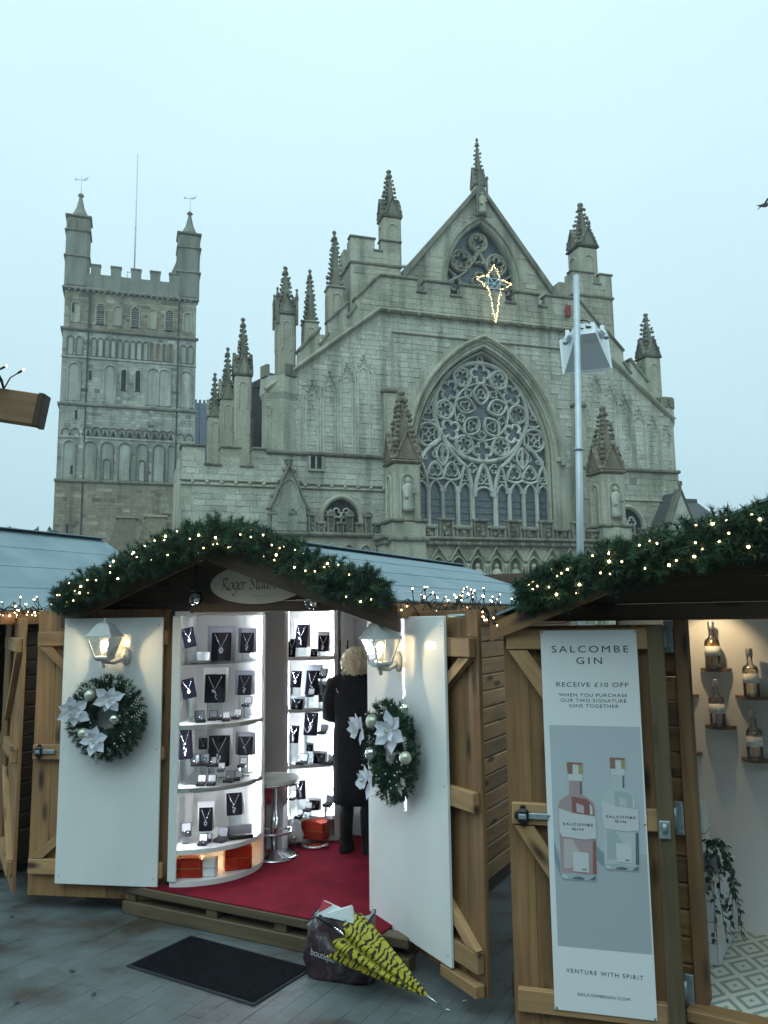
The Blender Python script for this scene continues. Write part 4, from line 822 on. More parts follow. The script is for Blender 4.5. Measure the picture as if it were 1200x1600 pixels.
# bare winter tree and a clump of evergreen beyond the stalls
def bare_tree(loc, h, label):
    T_ = thing('bare_tree', label, 'tree', loc); m = MB(); tw_ = MB()
    def br(p, d, l, r, k):
        q = p + d * l; (m if k < 2 else tw_).tube([p, (p + q) / 2 + Vector((random.gauss(0, .03), random.gauss(0, .03), 0)) * l, q], [r, r * .8, r * .6], 4 if k else 7)
        if k >= 5: return
        for i in range(3 if k < 3 else 2):
            e = (d + Vector((random.gauss(0, .42), random.gauss(0, .42), random.uniform(.0, .45)))).normalized(); br(p + d * l * random.uniform(.6, 1), e, l * random.uniform(.6, .82), r * .55, k + 1)
    br(Vector((0, 0, 0)), Vector((0, 0, 1)), h * .34, h * .022, 0); m.build('trunk', 'bark', T_); tw_.build('twigs', 'bark', T_); return T_
bare_tree((34, 78, 0), 12.5, 'bare winter tree beyond the slate roof, taller of the two'); bare_tree((38.5, 80, 0), 11.2, 'bare winter tree just above the right garland, smaller of the two')
def leafmass(n, rad, c, size, mats, name, parent):
    P = RNG.normal(size=(n, 3)); P /= np.linalg.norm(P, axis=1)[:, None]; P *= (RNG.random(n) ** .4)[:, None]; P *= (1 + .25 * np.sin(P[:, :1] * 7 + P[:, 2:] * 5)); P = P * np.array(rad) + np.array(c)
    A = RNG.normal(size=(n, 3)); A /= np.linalg.norm(A, axis=1)[:, None]; B = np.cross(A, RNG.normal(size=(n, 3))); B /= np.linalg.norm(B, axis=1)[:, None]
    s_ = (size * (.6 + .8 * RNG.random(n)))[:, None]; V = np.stack([P - A * s_, P + B * s_ * .5, P + A * s_, P - B * s_ * .5], 1).reshape(-1, 3); F = np.arange(4 * n).reshape(n, 4)
    return tag(link(name, np_mesh(name, V, F, mats), parent), kind='stuff')
TB = thing('evergreen_tree', 'dark evergreen tree top left of the stone tower', 'tree', (-33.2, 74, 0)); m = MB(); m.tube([(0, 0, 0), (0, 0, 7)], [.35, .2], 7); m.build('trunk', 'bark', TB); leafmass(2600, (3.4, 3, 2.6), (0, 0, 8.0), .30, 'foliage', 'crown', TB)

# ------------------------------------------------------------------ market stalls
def clear(name, tint, gloss=.10, rough=.05):
    m = bpy.data.materials.new(name); m.use_nodes = True; t = m.node_tree; t.nodes.remove(t.nodes['Principled BSDF']); o = t.nodes['Material Output']
    a = t.nodes.new('ShaderNodeBsdfTransparent'); a.inputs[0].default_value = (*tint, 1); b = t.nodes.new('ShaderNodeBsdfGlossy'); b.inputs['Roughness'].default_value = rough
    f = t.nodes.new('ShaderNodeFresnel'); f.inputs[0].default_value = 1.45; k = t.nodes.new('ShaderNodeMath'); k.operation = 'ADD'; k.inputs[1].default_value = gloss * .3; lk(t, f.outputs[0], k.inputs[0])
    x = t.nodes.new('ShaderNodeMixShader'); lk(t, k.outputs[0], x.inputs[0]); lk(t, a.outputs[0], x.inputs[1]); lk(t, b.outputs[0], x.inputs[2]); lk(t, x.outputs[0], o.inputs[0]); MATS[name] = m
clear('pane', (.97, .97, .95)); clear('acrylic', (.90, .94, .95)); clear('glass', (.95, .97, .97), .4); clear('gin_pink', (.98, .87, .83), .2); clear('gin_clear', (.97, .97, .95)); clear('gin_lit', (1.0, .80, .45), .2); clear('gin_amber', (.99, .90, .76), .2)
KA, KYAW = (-1.47, 5.70, 0), 28
KM = wm(KA, KYAW); KI = KM.inverted()
def stall(label, A, yaw): return thing('market_stall', label, 'stall', A, -R(yaw))
def rel(o, parent_m, world_m): m = parent_m.inverted() @ world_m; o.location = m.to_translation(); o.rotation_euler = m.to_euler(); return o
def hprism(mb, P, z0, z1, mi=0):
    n = len(P); A = sum(P[i][0] * P[(i + 1) % n][1] - P[(i + 1) % n][0] * P[i][1] for i in range(n)); P = P if A > 0 else P[::-1]
    V = [(x, y, z0) for x, y in P] + [(x, y, z1) for x, y in P]
    return mb.add(V, [[i, (i + 1) % n, n + (i + 1) % n, n + i] for i in range(n)] + [list(range(n))[::-1], list(range(n, 2 * n))], mi)
BH = .119
def wall_boards(K, x0, x1, y0, y1, z0, z1, mt, axis):
    """horizontal tongue and groove boards, one part each"""
    n = int(round((z1 - z0) / BH))
    for i in range(n):
        a = z0 + i * BH; m = MB(); m.box(x0, x1, y0, y1, a + .0015, min(a + BH - .0015, z1), c=.009); m.build('board', mt, K)
def roof(K, wc, half, z_r, z_e, m0, m1, mt='felt'):
    for sg in (-1, 1):
        n = 4; L = math.hypot(half, z_r - z_e); an = math.atan2(z_r - z_e, half)
        for i in range(n):
            t0, t1 = i / n, (i + 1.06) / n if i < n - 1 else 1.0
            m = MB(); mt4 = Matrix.Translation((wc, 0, z_r + .004 * (n - i))) @ Matrix.Rotation(an * sg, 4, 'Y'); m.box(sg * t0 * L, sg * t1 * L, m0, m1, -.006 - (n - i) * .004 + .004 * (n - i) - .006, .004 * 0 - .0, mat=mt4)
            m.build('felt_strip', mt, K)
        for i in range(7):
            m = MB(); mt4 = Matrix.Translation((wc, 0, z_r - .02)) @ Matrix.Rotation(an * sg, 4, 'Y'); m.box(sg * i / 7 * L + .002, sg * (i + 1) / 7 * L - .002, m0 + .02, m1 - .02, -.022, -.004, mat=mt4, c=.003); m.build('roof_board', 'pine_dark_shaded', K)
    m = MB(); m.box(wc - .09, wc + .09, m0, m1, z_r + .012, z_r + .022, c=.004); m.build('ridge_cap', mt, K)
def barge(K, wc, half, z_r, z_e, y, h=.15, mt='pine'):
    for sg in (-1, 1):
        m = MB(); n = 6; P = [(wc, z_r - .02), (wc + sg * half, z_e - .02), (wc + sg * half, z_e - .02 - h), (wc, z_r - .02 - h)]
        m.prism(P, y, y + .028); an = math.atan2(z_r - z_e, half); m.gv = [(((x - wc) * math.cos(an) - (z) * sg * math.sin(an)), y_, z + abs(x - wc) * math.tan(an)) for x, y_, z in m.v]
        m.build('barge_board', mt, K)
def gable_boards(K, wc, half, z0, z_r, slope, y, mt, x0, x1):
    z = z0
    while z < z_r - .05:
        z2 = min(z + BH, z_r - .03); a = lambda zz: min((z_r - zz) / slope, half)
        P = [(max(x0, wc - a(z)), z + .0015), (min(x1, wc + a(z)), z + .0015), (min(x1, wc + a(z2)), z2 - .0015), (max(x0, wc - a(z2)), z2 - .0015)]
        m = MB(); m.prism(P, y, y + .03); m.build('gable_board', mt, K); z = z2
def door(K, Km, origin, yaw, x0, x1, z0, z1, free, panel=None, lat=True, mt='pine', n=7, zl=(.26, 1.02, 1.78), ym=.018):
    """ledged and braced door; local x along the leaf, y>0 away from the viewer; free=+1/-1 is the side of the free edge"""
    D = rel(sub('door', K), Km, wm((*origin, 0), yaw)); w_ = (x1 - x0) / n
    for i in range(n):
        m = MB(); m.box(x0 + i * w_ + .0004, x0 + (i + 1) * w_ - .0004, ym + .042, ym + .066, z0, z1, c=.0022); m.build('plank', mt, D)
    for z in zl:
        m = MB(); m.box(x0 + .02, x1 - .02, ym, ym + .041, z - .05, z + .05, c=.004); m.build('ledge', 'pine_pale', D)
    xf, xh = (x1 - .03, x0 + .1) if free > 0 else (x0 + .03, x1 - .1)
    segs = (((xf, zl[2] - .055), (xh, zl[1] + .055)), ((xh, zl[1] - .055), (xf, zl[0] + .055))) if lat == 'K' else (((xf, zl[2] - .055), (xh, zl[1] + .055)), ((xf, zl[1] - .055), (xh, zl[0] + .055)))
    for a, b in segs:
        d = Vector((b[0] - a[0], 0, b[1] - a[1])); q = Vector((-d.z, 0, d.x)).normalized() * .05; P = []
        # brace cut square to the ledges
        dx = .062 * (1 if b[0] > a[0] else -1)
        P = [(a[0], a[1]), (a[0] + dx * 1.5, a[1]), (b[0], b[1]), (b[0] - dx * 1.5, b[1])]
        m = MB(); m.prism(P, ym + .002, ym + .041); L = d.length; m.gv = [((Vector((x, 0, z)) - Vector((a[0], 0, a[1]))).dot(d) / L, y, (Vector((x, 0, z)) - Vector((a[0], 0, a[1]))).dot(q) * 20) for x, y, z in m.v]
        m.build('brace', 'pine_pale', D)
    if panel:
        m = MB(); m.box(panel[0], panel[1], 0, .017, panel[2], panel[3], c=.002); m.build('display_panel', 'white_panel', D)
        for x_ in (panel[0] + .03, panel[1] - .03):
            for q_ in (.03, .5, .97): m = MB(); m.lathe([(.005, 0), (.004, .002), (.001, .0025)], 8, mat=Matrix.Translation((x_, 0, panel[2] + (panel[3] - panel[2]) * q_)) @ Matrix.Rotation(PI / 2, 4, 'X')); m.build('screw', 'steel', D)
    return D
def hasp(D, x, z, sg, ym=.018):
    m = MB(); m.box(x - .028, x + .028, ym - .03, ym - .002, z - .034, z + .034, c=.012); m.box(x - .042, x + .042, ym - .012, ym - .001, z - .016, z + .016, c=.004); m.box(x - .012, x + .012, ym - .014, ym - .001, z - .05, z + .05, c=.004); m.build('padlock_body', 'iron_black', D)
    m = MB(); m.box(x - .018, x + .018, ym - .036, ym - .029, z - .012, z + .012, c=.003); m.box(min(x, x + sg * .12), max(x, x + sg * .12), ym - .016, ym - .004, z - .014, z + .014, c=.003); m.build('hasp', 'zinc', D)

# --- jewellery stall
K1 = stall('jewellery stall with open white panelled doors, oval name sign and red carpet', KA, KYAW)
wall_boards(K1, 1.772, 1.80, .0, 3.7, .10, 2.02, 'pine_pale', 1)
wall_boards(K1, -.80, -.772, .0, 3.7, .10, 2.02, 'pine_dark_shaded', 1)
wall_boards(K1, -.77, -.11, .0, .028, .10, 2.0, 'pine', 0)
m = MB(); m.box(-.77, 1.77, 3.67, 3.70, .1, 2.4); m.build('back_wall', 'pine_dark_shaded', K1)
for a, b in ((-.105, -.035), (1.70, 1.772)):
    m = MB(); m.box(a, b, -.03, .05, .19, 2.0, c=.005); m.build('post', 'pine', K1)
m = MB(); m.box(-.82, 1.82, -.045, .04, 2.0, 2.07, c=.005); m.build('lintel', 'pine_dark_shaded', K1)
gable_boards(K1, .5, 1.35, 2.072, 2.46, .336, -.02, 'pine_dark_shaded', -.8, 1.8)
roof(K1, .5, 1.40, 2.515, 2.045, -.30, 4.0); barge(K1, .5, 1.42, 2.50, 2.03, -.33, .14, 'pine_dark_shaded')
for x in (-.9, 1.87): m = MB(); m.box(x, x + .03, -.30, 4.0, 1.945, 2.03, c=.003); m.build('fascia', 'pine', K1)
m = MB(); m.box(-.77, 1.77, .05, 3.6, .12, .175); m.build('floor', 'pine_grey_shaded', K1)
m = MB(); m.box(-.30, 1.86, -.155, -.06, .135, .190, c=.006); m.build('deck_board', 'pine_grey_shaded', K1)
m = MB(); m.box(-.30, 1.86, -.15, -.055, .0, .085, c=.006); m.build('deck_skid', 'pine_grey_shaded', K1)
for x in (-.28, .42, .95, 1.6): m = MB(); m.box(x, x + .09, -.14, -.06, .086, .134, c=.003); m.build('deck_block', 'pine_grey_shaded', K1)
m = MB(); m.box(-.75, 1.77, -.05, 3.6, .0, .12); m.build('joists', 'pine_dark_shaded', K1)
m = MB(); m.box(-.60, 1.70, 1.575, 1.60, .19, 2.10); m.build('back_lining', 'white_wall', K1)
m = MB(); m.box(-.62, -.60, .05, 1.6, .19, 2.10); m.build('side_lining', 'white_wall', K1)
m = MB(); m.box(1.68, 1.70, .05, 1.575, .19, 2.10); m.build('side_lining', 'white_wall', K1)
m = MB(); m.box(-.62, 1.70, .05, 1.6, 2.101, 2.12); m.build('ceiling_lining', 'white_wall', K1)
c_ = MB(); c_.box(-.09, 1.70, -.152, 1.57, .1905, .199, c=.003); tag(c_.build('carpet', 'carpet', None, KA, (0, 0, -R(KYAW))), 'deep red carpet covering the floor of the jewellery stall', 'carpet')
LDo, LDy = (-2.267, 5.711), 8.6; RDo, RDy = (-.119, 5.122), 60.96
D1 = door(K1, KM, LDo, LDy, -.235, .775, .095, 2.035, -1, (0, .735, .196, 1.976), 'K', n=7, zl=(.295, 1.055, 1.835)); hasp(D1, -.16, 1.06, 1)
D2 = door(K1, KM, RDo, RDy, -.04, 1.115, .105, 1.985, 1, (0, .89, .176, 1.956), 'K', n=8, zl=(.262, 1.02, 1.79)); D2b = D2
m = MB(); m.box(.78, 1.10, -.0, .055, .107, .165, c=.004); m.build('bottom_rail', 'pine_pale', D2)
m = MB(); m.box(.95, 1.06, .008, .02, 1.945, 1.965); m.tube([(.93, .005, 1.955), (1.08, .005, 1.955)], .008, 6); m.build('bolt', 'zinc', D2)
# --- the stall behind on the left
K3A = (-4.543, 7.334, 0); KM3 = wm(K3A, KYAW)
K3 = stall('timber stall at the left edge with tall grey felt roof', K3A, KYAW)
wall_boards(K3, 1.772, 1.80, .0, 2.0, .10, 2.0, 'pine_dark_shaded', 1)
wall_boards(K3, -.9, -.02, .0, .028, .10, 2.0, 'pine_dark_shaded', 0)
for a, b in ((-.105, -.035), (1.70, 1.772)): m = MB(); m.box(a, b, -.03, .05, .1, 2.0, c=.005); m.build('post', 'pine', K3)
m = MB(); m.box(-.9, 1.82, -.045, .04, 2.0, 2.07, c=.005); m.build('lintel', 'pine_dark_shaded', K3)
m = MB(); m.box(-.9, 1.77, 1.9, 1.98, .1, 2.5); m.build('back_wall', 'pine_dark_shaded', K3); m = MB(); m.box(-.93, -.9, .0, 1.98, .1, 2.05); m.build('side_wall', 'pine_dark_shaded', K3)
roof(K3, .46, 1.46, 2.86, 2.05, -.30, 2.05); gable_boards(K3, .46, 1.4, 2.072, 2.8, .55, -.02, 'pine_dark_shaded', -.95, 1.8); barge(K3, .46, 1.48, 2.84, 2.03, -.33, .14)
m = MB(); m.box(1.88, 1.92, -.30, 2.05, 1.94, 2.04, c=.003); m.build('fascia', 'pine', K3)
m = MB(); m.box(-.9, 1.77, .0, 1.9, .06, .18); m.build('floor', 'pine_grey_shaded', K3)
o3 = Vector((*RDo, 0)) + Vector((-3.073, 1.634, 0)); D3 = door(K3, KM3, (o3.x, o3.y), RDy, -.04, 1.115, .105, 1.985, 1, None, 'K', n=8, zl=(.262, 1.02, 1.79))
# --- gin stall on the right
K2A, K2Y = (1.36, 3.97, 0), 32; KM2 = wm(K2A, K2Y)
K2 = stall('gin stall with braced timber door, white interior and diamond floor', K2A, K2Y)
wall_boards(K2, -.82, .052, .0, .03, .10, 1.92, 'pine', 0)
wall_boards(K2, -.85, -.822, .0, 2.6, .10, 1.92, 'pine_pale', 1)
m = MB(); m.box(.054, .112, -.035, .05, .185, 1.92, c=.004); m.build('post', 'pine', K2)
m = MB(); m.box(1.75, 1.82, -.035, .05, .185, 1.92, c=.004); m.build('post', 'pine', K2)
m = MB(); m.box(1.83, 1.86, 0, 2.6, .1, .9); m.build('unseen_low_counter', 'pine', K2); m = MB(); m.box(-.82, 1.83, 2.58, 2.6, .1, 2.0); m.build('back_wall', 'pine_dark_shaded', K2)  # unseen right side, cut down to a low counter to let daylight in
m = MB(); m.box(-.86, 2.1, -.05, .045, 1.92, 2.0, c=.005); m.build('lintel', 'pine_dark_shaded', K2)
gable_boards(K2, .78, 1.5, 2.002, 2.46, .362, -.02, 'pine_dark_shaded', -.86, 2.2)
roof(K2, .78, 1.52, 2.51, 1.96, -.33, 2.8); barge(K2, .78, 1.54, 2.495, 1.935, -.36, .09, 'pine')
m = MB(); m.box(-.80, -.76, -.33, 2.8, 1.92, 2.0); m.build('fascia', 'pine', K2)
m = MB(); m.box(-.82, 1.82, -.10, .06, .05, .165, c=.005); m.build('deck_skid', 'pine_grey_shaded', K2); m = MB(); m.box(.03, 1.82, -.12, -.01, .14, .192, c=.005); m.build('deck_board', 'pine', K2)
m = MB(); m.box(-.8, 1.8, .06, 2.5, .06, .18); m.build('floor', 'pine_grey_shaded', K2)
vf = MB(); vf.box(-.22, 1.75, -.008, 1.0, .181, .19); vf.build('floor_vinyl', 'diamond_vinyl', K2)
m = MB(); m.box(-.24, 1.75, .985, 1.0, .19, 2.1); m.build('back_lining', 'white_wall', K2)
m = MB(); m.box(-.24, -.225, .035, .985, .19, 2.1); m.build('side_lining', 'white_wall', K2)
m = MB(); m.box(-.24, 1.75, .05, 1.0, 2.1, 2.115); m.build('ceiling_lining', 'white_wall', K2)
GDo, GDy = (.763, 3.995), 15.74
D4 = door(K2, KM2, GDo, GDy, -.19, .525, .03, 1.90, -1, None, 'Z', n=6, zl=(.155, 1.0, 1.835), ym=.006); hasp(D4, -.115, .995, 1, .006)
m = MB(); m.box(.50, .575, -.012, .066, .03, 1.90, c=.006); m.build('hanging_stile', 'pine_grey_shaded', D4)
for z in (1.84, 1.0, .24):
    m = MB(); m.box(.015, .055, -.052, -.036, z - .075, z + .075, c=.003); m.box(-.055, .02, -.07, -.056, z - .028, z + .028, c=.003); m.tube([(.02, -.066, z - .05), (.02, -.066, z + .05)], .011, 8)
    for dz in (-.06, .06): m.ball((.045, -.055, z + dz), .006, 6, 4)
    m.build('hinge', 'zinc', K2)
m = MB(); m.box(.505, .555, -.032, -.013, .93, 1.01, c=.004); m.tube([(.53, -.035, .96), (.53, -.035, 1.0)], .012, 8); m.build('staple', 'zinc', D4)
# --- projecting beam at the top left
BM = thing('roof_beam', 'end of a timber roof beam jutting in high at the left', 'beam', (-1.4, 3.2, 0), R(0))
m = MB(); mt4 = Matrix.Translation((0, 0, 2.805)) @ Matrix.Rotation(R(9.5), 4, 'Y'); m.box(-1.9, -.012, -.03, .03, -.066, .066, mat=mt4, c=.004); m.build('beam', 'pine_pale', BM)
m = MB(); m.box(-.012, .012, -.034, .034, -.07, .07, mat=mt4, c=.003); m.build('end_cap', 'pine_dark_shaded', BM); m = MB(); m.box(-1.8, -1.68, -.06, .06, 0, 3.05); m.build('post', 'pine', BM)

# ------------------------------------------------------------------ foliage: garlands and wreaths
def needles(P, D, n_per, ln, wd, spread=1.15, stem=1.25):
    """sprigs at P along D, each carrying n_per flat needles; returns verts and tris"""
    n = len(P); D = D / np.linalg.norm(D, axis=1)[:, None]; t = RNG.random((n, n_per, 1)); base = P[:, None, :] + D[:, None, :] * t * ln * stem
    r = RNG.normal(size=(n, n_per, 3)); d = D[:, None, :] * .75 + spread * r / np.linalg.norm(r, axis=2)[:, :, None]; d /= np.linalg.norm(d, axis=2)[:, :, None]
    s = np.cross(d, RNG.normal(size=(n, n_per, 3))); s /= np.linalg.norm(s, axis=2)[:, :, None]; L = ln * (.6 + .7 * RNG.random((n, n_per, 1)))
    a = base - s * wd / 2; b = base + s * wd / 2; c = base + d * L
    V = np.stack([a, b, c], 2).reshape(-1, 3); return V, np.arange(len(V)).reshape(-1, 3)
def spline(P, n):
    P = np.array(P, float); k = np.linspace(0, len(P) - 1, n); i = np.minimum(k.astype(int), len(P) - 2); f = (k - i)[:, None]
    f2 = f; p0 = P[np.maximum(i - 1, 0)]; p1 = P[i]; p2 = P[i + 1]; p3 = P[np.minimum(i + 2, len(P) - 1)]
    return .5 * ((2 * p1) + (-p0 + p2) * f2 + (2 * p0 - 5 * p1 + 4 * p2 - p3) * f2 ** 2 + (-p0 + 3 * p1 - 3 * p2 + p3) * f2 ** 3)
bw = MB(); bw.ball((0, 0, 0), .0044, 6, 4); BULB = bw.mesh('bulb', 'bulb_warm'); bw = MB(); bw.ball((0, 0, 0), .0058, 6, 4); BULB2 = bw.mesh('bulb', 'bulb_hot')
def garland(label, path, rad, Mk, n=2300, rz=0, lights=60, llabel='', hang=None):
    C_ = spline(path, 240); Rr = np.interp(np.linspace(0, 1, 240), np.linspace(0, 1, len(rad)), rad)
    idx = RNG.integers(0, 240, n); lump = 1 + .20 * np.sin(idx * .31) + .17 * np.sin(idx * .83 + 1) + .12 * np.sin(idx * .13 + 2)
    o = RNG.normal(size=(n, 3)); o /= np.linalg.norm(o, axis=1)[:, None]; q = (RNG.random(n) ** .45 * Rr[idx] * .78 * lump)[:, None]
    P = C_[idx] + o * q; D = o * .9 + RNG.normal(size=(n, 3)) * .5 + np.array([0, -.25, -.05])
    G = thing('garland', label, 'garland', Mk.to_translation(), Mk.to_euler().z)
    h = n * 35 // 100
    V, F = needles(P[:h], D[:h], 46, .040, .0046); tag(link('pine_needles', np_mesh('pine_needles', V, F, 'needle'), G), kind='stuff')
    V, F = needles(P[h:], D[h:], 46, .040, .0046); tag(link('dark_needles', np_mesh('pine_needles', V, F, 'needle_dark'), G), kind='stuff')  # larger share of the sprigs, a darker green mixed in at random
    m = MB(); m.tube([tuple(p) for p in C_[::6]], .012, 6); m.build('wire_core', 'wire_green', G)
    Lt = thing('fairy_lights', llabel, 'fairy lights', Mk.to_translation(), Mk.to_euler().z)
    pts = []
    for i in range(lights):
        k = int((i + RNG.random()) / lights * 239) if i % 3 else min(239, max(0, pts[-1][3] + RNG.integers(-4, 5))) if pts else 3
        a = RNG.uniform(-.75, .75) * PI; r = Rr[k] * RNG.uniform(.75, 1.05); c = C_[k]
        pts.append((c[0] + RNG.normal() * .02, c[1] - abs(math.cos(a)) * r - .015, c[2] + math.sin(a) * r * .75, k))
    for i, p in enumerate(pts): link('bulb', BULB2 if i % 3 == 0 else BULB, Lt, p[:3])
    sp = sorted(pts, key=lambda p: p[3]); m = MB(); m.tube([p[:3] for p in sp], .0022, 4); m.build('cable', 'wire_green', Lt); return G
garland('bushy green garland with warm lights along the gable of the jewellery stall',
        [(-.66, -.40, 2.11), (-.52, -.42, 2.15), (-.17, -.42, 2.27), (.23, -.42, 2.385), (.62, -.42, 2.475), (.95, -.42, 2.435), (1.24, -.42, 2.325), (1.55, -.42, 2.175), (1.84, -.41, 2.11)], [.08, .115, .12, .125, .120, .092, .098, .12, .10], KM,
        lights=70, llabel='string of warm fairy lights in the garland over the jewellery stall')
garland('thick green garland with warm lights along the gable of the gin stall',
        [(-.53, -.36, 2.055), (-.43, -.37, 2.085), (-.29, -.38, 2.12), (0, -.38, 2.195), (.28, -.38, 2.255), (.54, -.38, 2.30), (.85, -.38, 2.36), (1.3, -.38, 2.24)], [.07, .095, .102, .11, .118, .12, .12, .12], KM2,
        n=2300, lights=58, llabel='string of warm fairy lights in the garland over the gin stall')
def light_tangle(label, Mk, x, y0, y1, z, n, up_, seed, sag=.0):
    T_ = thing('fairy_lights', label, 'fairy lights', Mk.to_translation(), Mk.to_euler().z); rr = random.Random(seed); m = MB()
    base = [(x + rr.gauss(0, .012), y0 + (y1 - y0) * i / 30, z + rr.gauss(0, .02) - sag * math.sin(PI * i / 30)) for i in range(31)]; m.tube(base, .004, 5)
    base2 = [(p[0] + rr.gauss(.01, .012), p[1], p[2] + rr.gauss(-.02, .02)) for p in base]; m.tube(base2, .004, 5)
    for i in range(n):
        k = rr.randrange(31); p = Vector(base[k]); u_ = rr.random() < up_
        e = p + Vector((rr.gauss(.02, .02), rr.gauss(0, .05), rr.uniform(.03, .10) if u_ else -rr.uniform(.02, .06))); mid = (p + e) / 2 + Vector((rr.gauss(0, .012), rr.gauss(0, .012), .008))
        m.tube([p, mid, e], .003, 4); s = (e - mid).normalized(); m.tube([e - s * .022, e], .0048, 5); link('bulb', BULB2 if i % 4 == 0 else BULB, T_, e + s * .006)
    m.build('cable', 'wire_black', T_)
light_tangle('tangle of fairy lights along the right eave of the jewellery stall', KM, 1.925, -.22, 1.25, 2.03, 44, .6, 3)
light_tangle('fairy lights drooping from the eave beside the gin stall door', KM2, -.78, -.42, .15, 1.965, 16, .15, 8)
light_tangle('fairy lights along the eave of the stall at the left edge', KM3, 1.945, -.34, .40, 2.07, 40, .3, 4)
light_tangle('few fairy lights on top of the roof beam at upper left', wm((-1.4, 3.2, 0), 90), .04, -.42, -.14, 2.93, 7, .8, 5)

# ------------------------------------------------------------------ wreaths and wall lanterns on the doors
def petal_mesh():
    m = MB(); P = [(0, 0), (.30, .22), (.62, .26), (.82, .12), (1.0, 0), (.82, -.12), (.62, -.26), (.30, -.22)]
    V = [(x, y, .10 * x + .06 * abs(y)) for x, y in P] + [(.3, 0, -.0), (.62, 0, .02)]
    m.add(V, [(0, 8, 1), (1, 8, 9, 2), (2, 9, 3), (3, 9, 4), (4, 9, 5), (5, 9, 6), (6, 9, 8, 7), (7, 8, 0)], sm=False); return m.mesh('petal', 'petal')
PETAL = petal_mesh()
def wreath(label, Mw, cx, cz, r, flowers, baubles, seed):
    rr = np.random.default_rng(seed); Wt = thing('wreath', label, 'wreath'); w = Mw @ Matrix.Translation((cx, -.02, cz)); Wt.location = w.to_translation(); Wt.rotation_euler = w.to_euler()
    n = 950; a = rr.random(n) * 2 * PI; k = np.clip(rr.normal(size=n) * .05, -.075, .065)
    P = np.stack([np.cos(a) * (r * .60 + k * 1.25), -.03 - rr.random(n) * .06, np.sin(a) * (r * .60 + k * 1.25)], 1); D = np.stack([np.cos(a) * .8, -.25 + 0 * a, np.sin(a) * .8], 1) + rr.normal(size=(n, 3)) * .38; D[:, 1] = np.minimum(D[:, 1], .02)
    ex = rr.random(26) * 2 * PI   # tufts reaching out
    for e in ex:
        q = np.array([[math.cos(e) * r * t, -.04, math.sin(e) * r * t] for t in (.70, .77, .84)]); P = np.concatenate([P, q]); D = np.concatenate([D, np.tile([math.cos(e), -.1, math.sin(e)], (3, 1))])
    h = len(P) // 4; V, F = needles(P[:h], D[:h], 36, .026, .0034); tag(link('pine_needles', np_mesh('needles', V, F, 'needle'), Wt), kind='stuff'); V, F = needles(P[h:], D[h:], 36, .026, .0034); tag(link('dark_needles', np_mesh('needles', V, F, 'needle_dark'), Wt), kind='stuff')  # most sprigs take the darker green wherever they sit
    m = MB(); m.tube([(math.cos(t) * r * .64, -.02, math.sin(t) * r * .64) for t in np.linspace(0, 2 * PI, 25)[:-1]], .018, 6, True); m.build('wire_ring', 'wire_green', Wt)
    for fx, fz, s_ in flowers:
        f = sub('poinsettia', Wt, (fx - cx, -.125, fz - cz), (PI / 2 + rr.normal() * .18, rr.random() * 2, rr.normal() * .2))
        for j in range(11):
            q = link('petal', PETAL, f, (0, 0, .004 * j), (0, (-.12 if j < 6 else -.45), j * PI / 3 + (j > 5) * .5 + rr.normal() * .1)); L = s_ * (.96 if j < 6 else .6) * (.85 + rr.random() * .3); q.scale = (L, L * 1.15, L)
        m = MB()
        for j in range(6): m.ball((rr.normal() * .008, rr.normal() * .008, .055), .007, 5, 4)
        m.build('flower_centre', 'bauble_pale', f)
    for bx, bz, s_, mt in baubles:
        m = MB(); m.ball((bx - cx, -.115, bz - cz), s_, 14, 10); m.build('bauble', mt, Wt)
    m = MB()
    for j in range(46):
        e = rr.random() * 2 * PI; q = r * (.66 + rr.normal() * .16); m.ball((math.cos(e) * q, -.085 - rr.random() * .05, math.sin(e) * q), .0055, 6, 4)
    tag(m.build('berries', 'berry', Wt), kind='stuff'); m = MB()
    for j in range(7):
        e = rr.random() * 2 * PI; c = Vector((math.cos(e) * r * .72, -.09, math.sin(e) * r * .72)); d = Vector((math.cos(e + .8), -.3, math.sin(e + .8)))
        for i in range(9): p = c + d * .012 * i; s = Vector((-d.z, 0, d.x)) * .02 * (1 if i % 2 else -1); m.tube([p, p + s + d * .012], .0022, 4)
        m.tube([c, c + d * .11], .0025, 4)
    tag(m.build('glitter_sprigs', 'glitter', Wt), kind='stuff'); return Wt
LW, RW = wm((*LDo, 0), LDy), wm((*RDo, 0), RDy)
wreath('round pine wreath with white poinsettias on the left white door panel', LW, .385, 1.306, .29, ((.43, 1.437, .105), (.175, 1.352, .115), (.335, 1.172, .11)), ((.285, 1.457, .040, 'bauble_pale'), (.468, 1.30, .038, 'bauble_silver'), (.245, 1.205, .037, 'bauble_pale')), 2)
wreath('round pine wreath with white poinsettias on the right white door panel', RW, .43, 1.20, .29, ((.57, 1.335, .125), (.20, 1.30, .115), (.30, 1.02, .115)), ((.32, 1.355, .042, 'bauble_pale'), (.30, 1.17, .040, 'bauble_silver'), (.70, 1.46, .028, 'bauble_silver'), (.69, 1.20, .035, 'bauble_pale')), 7)
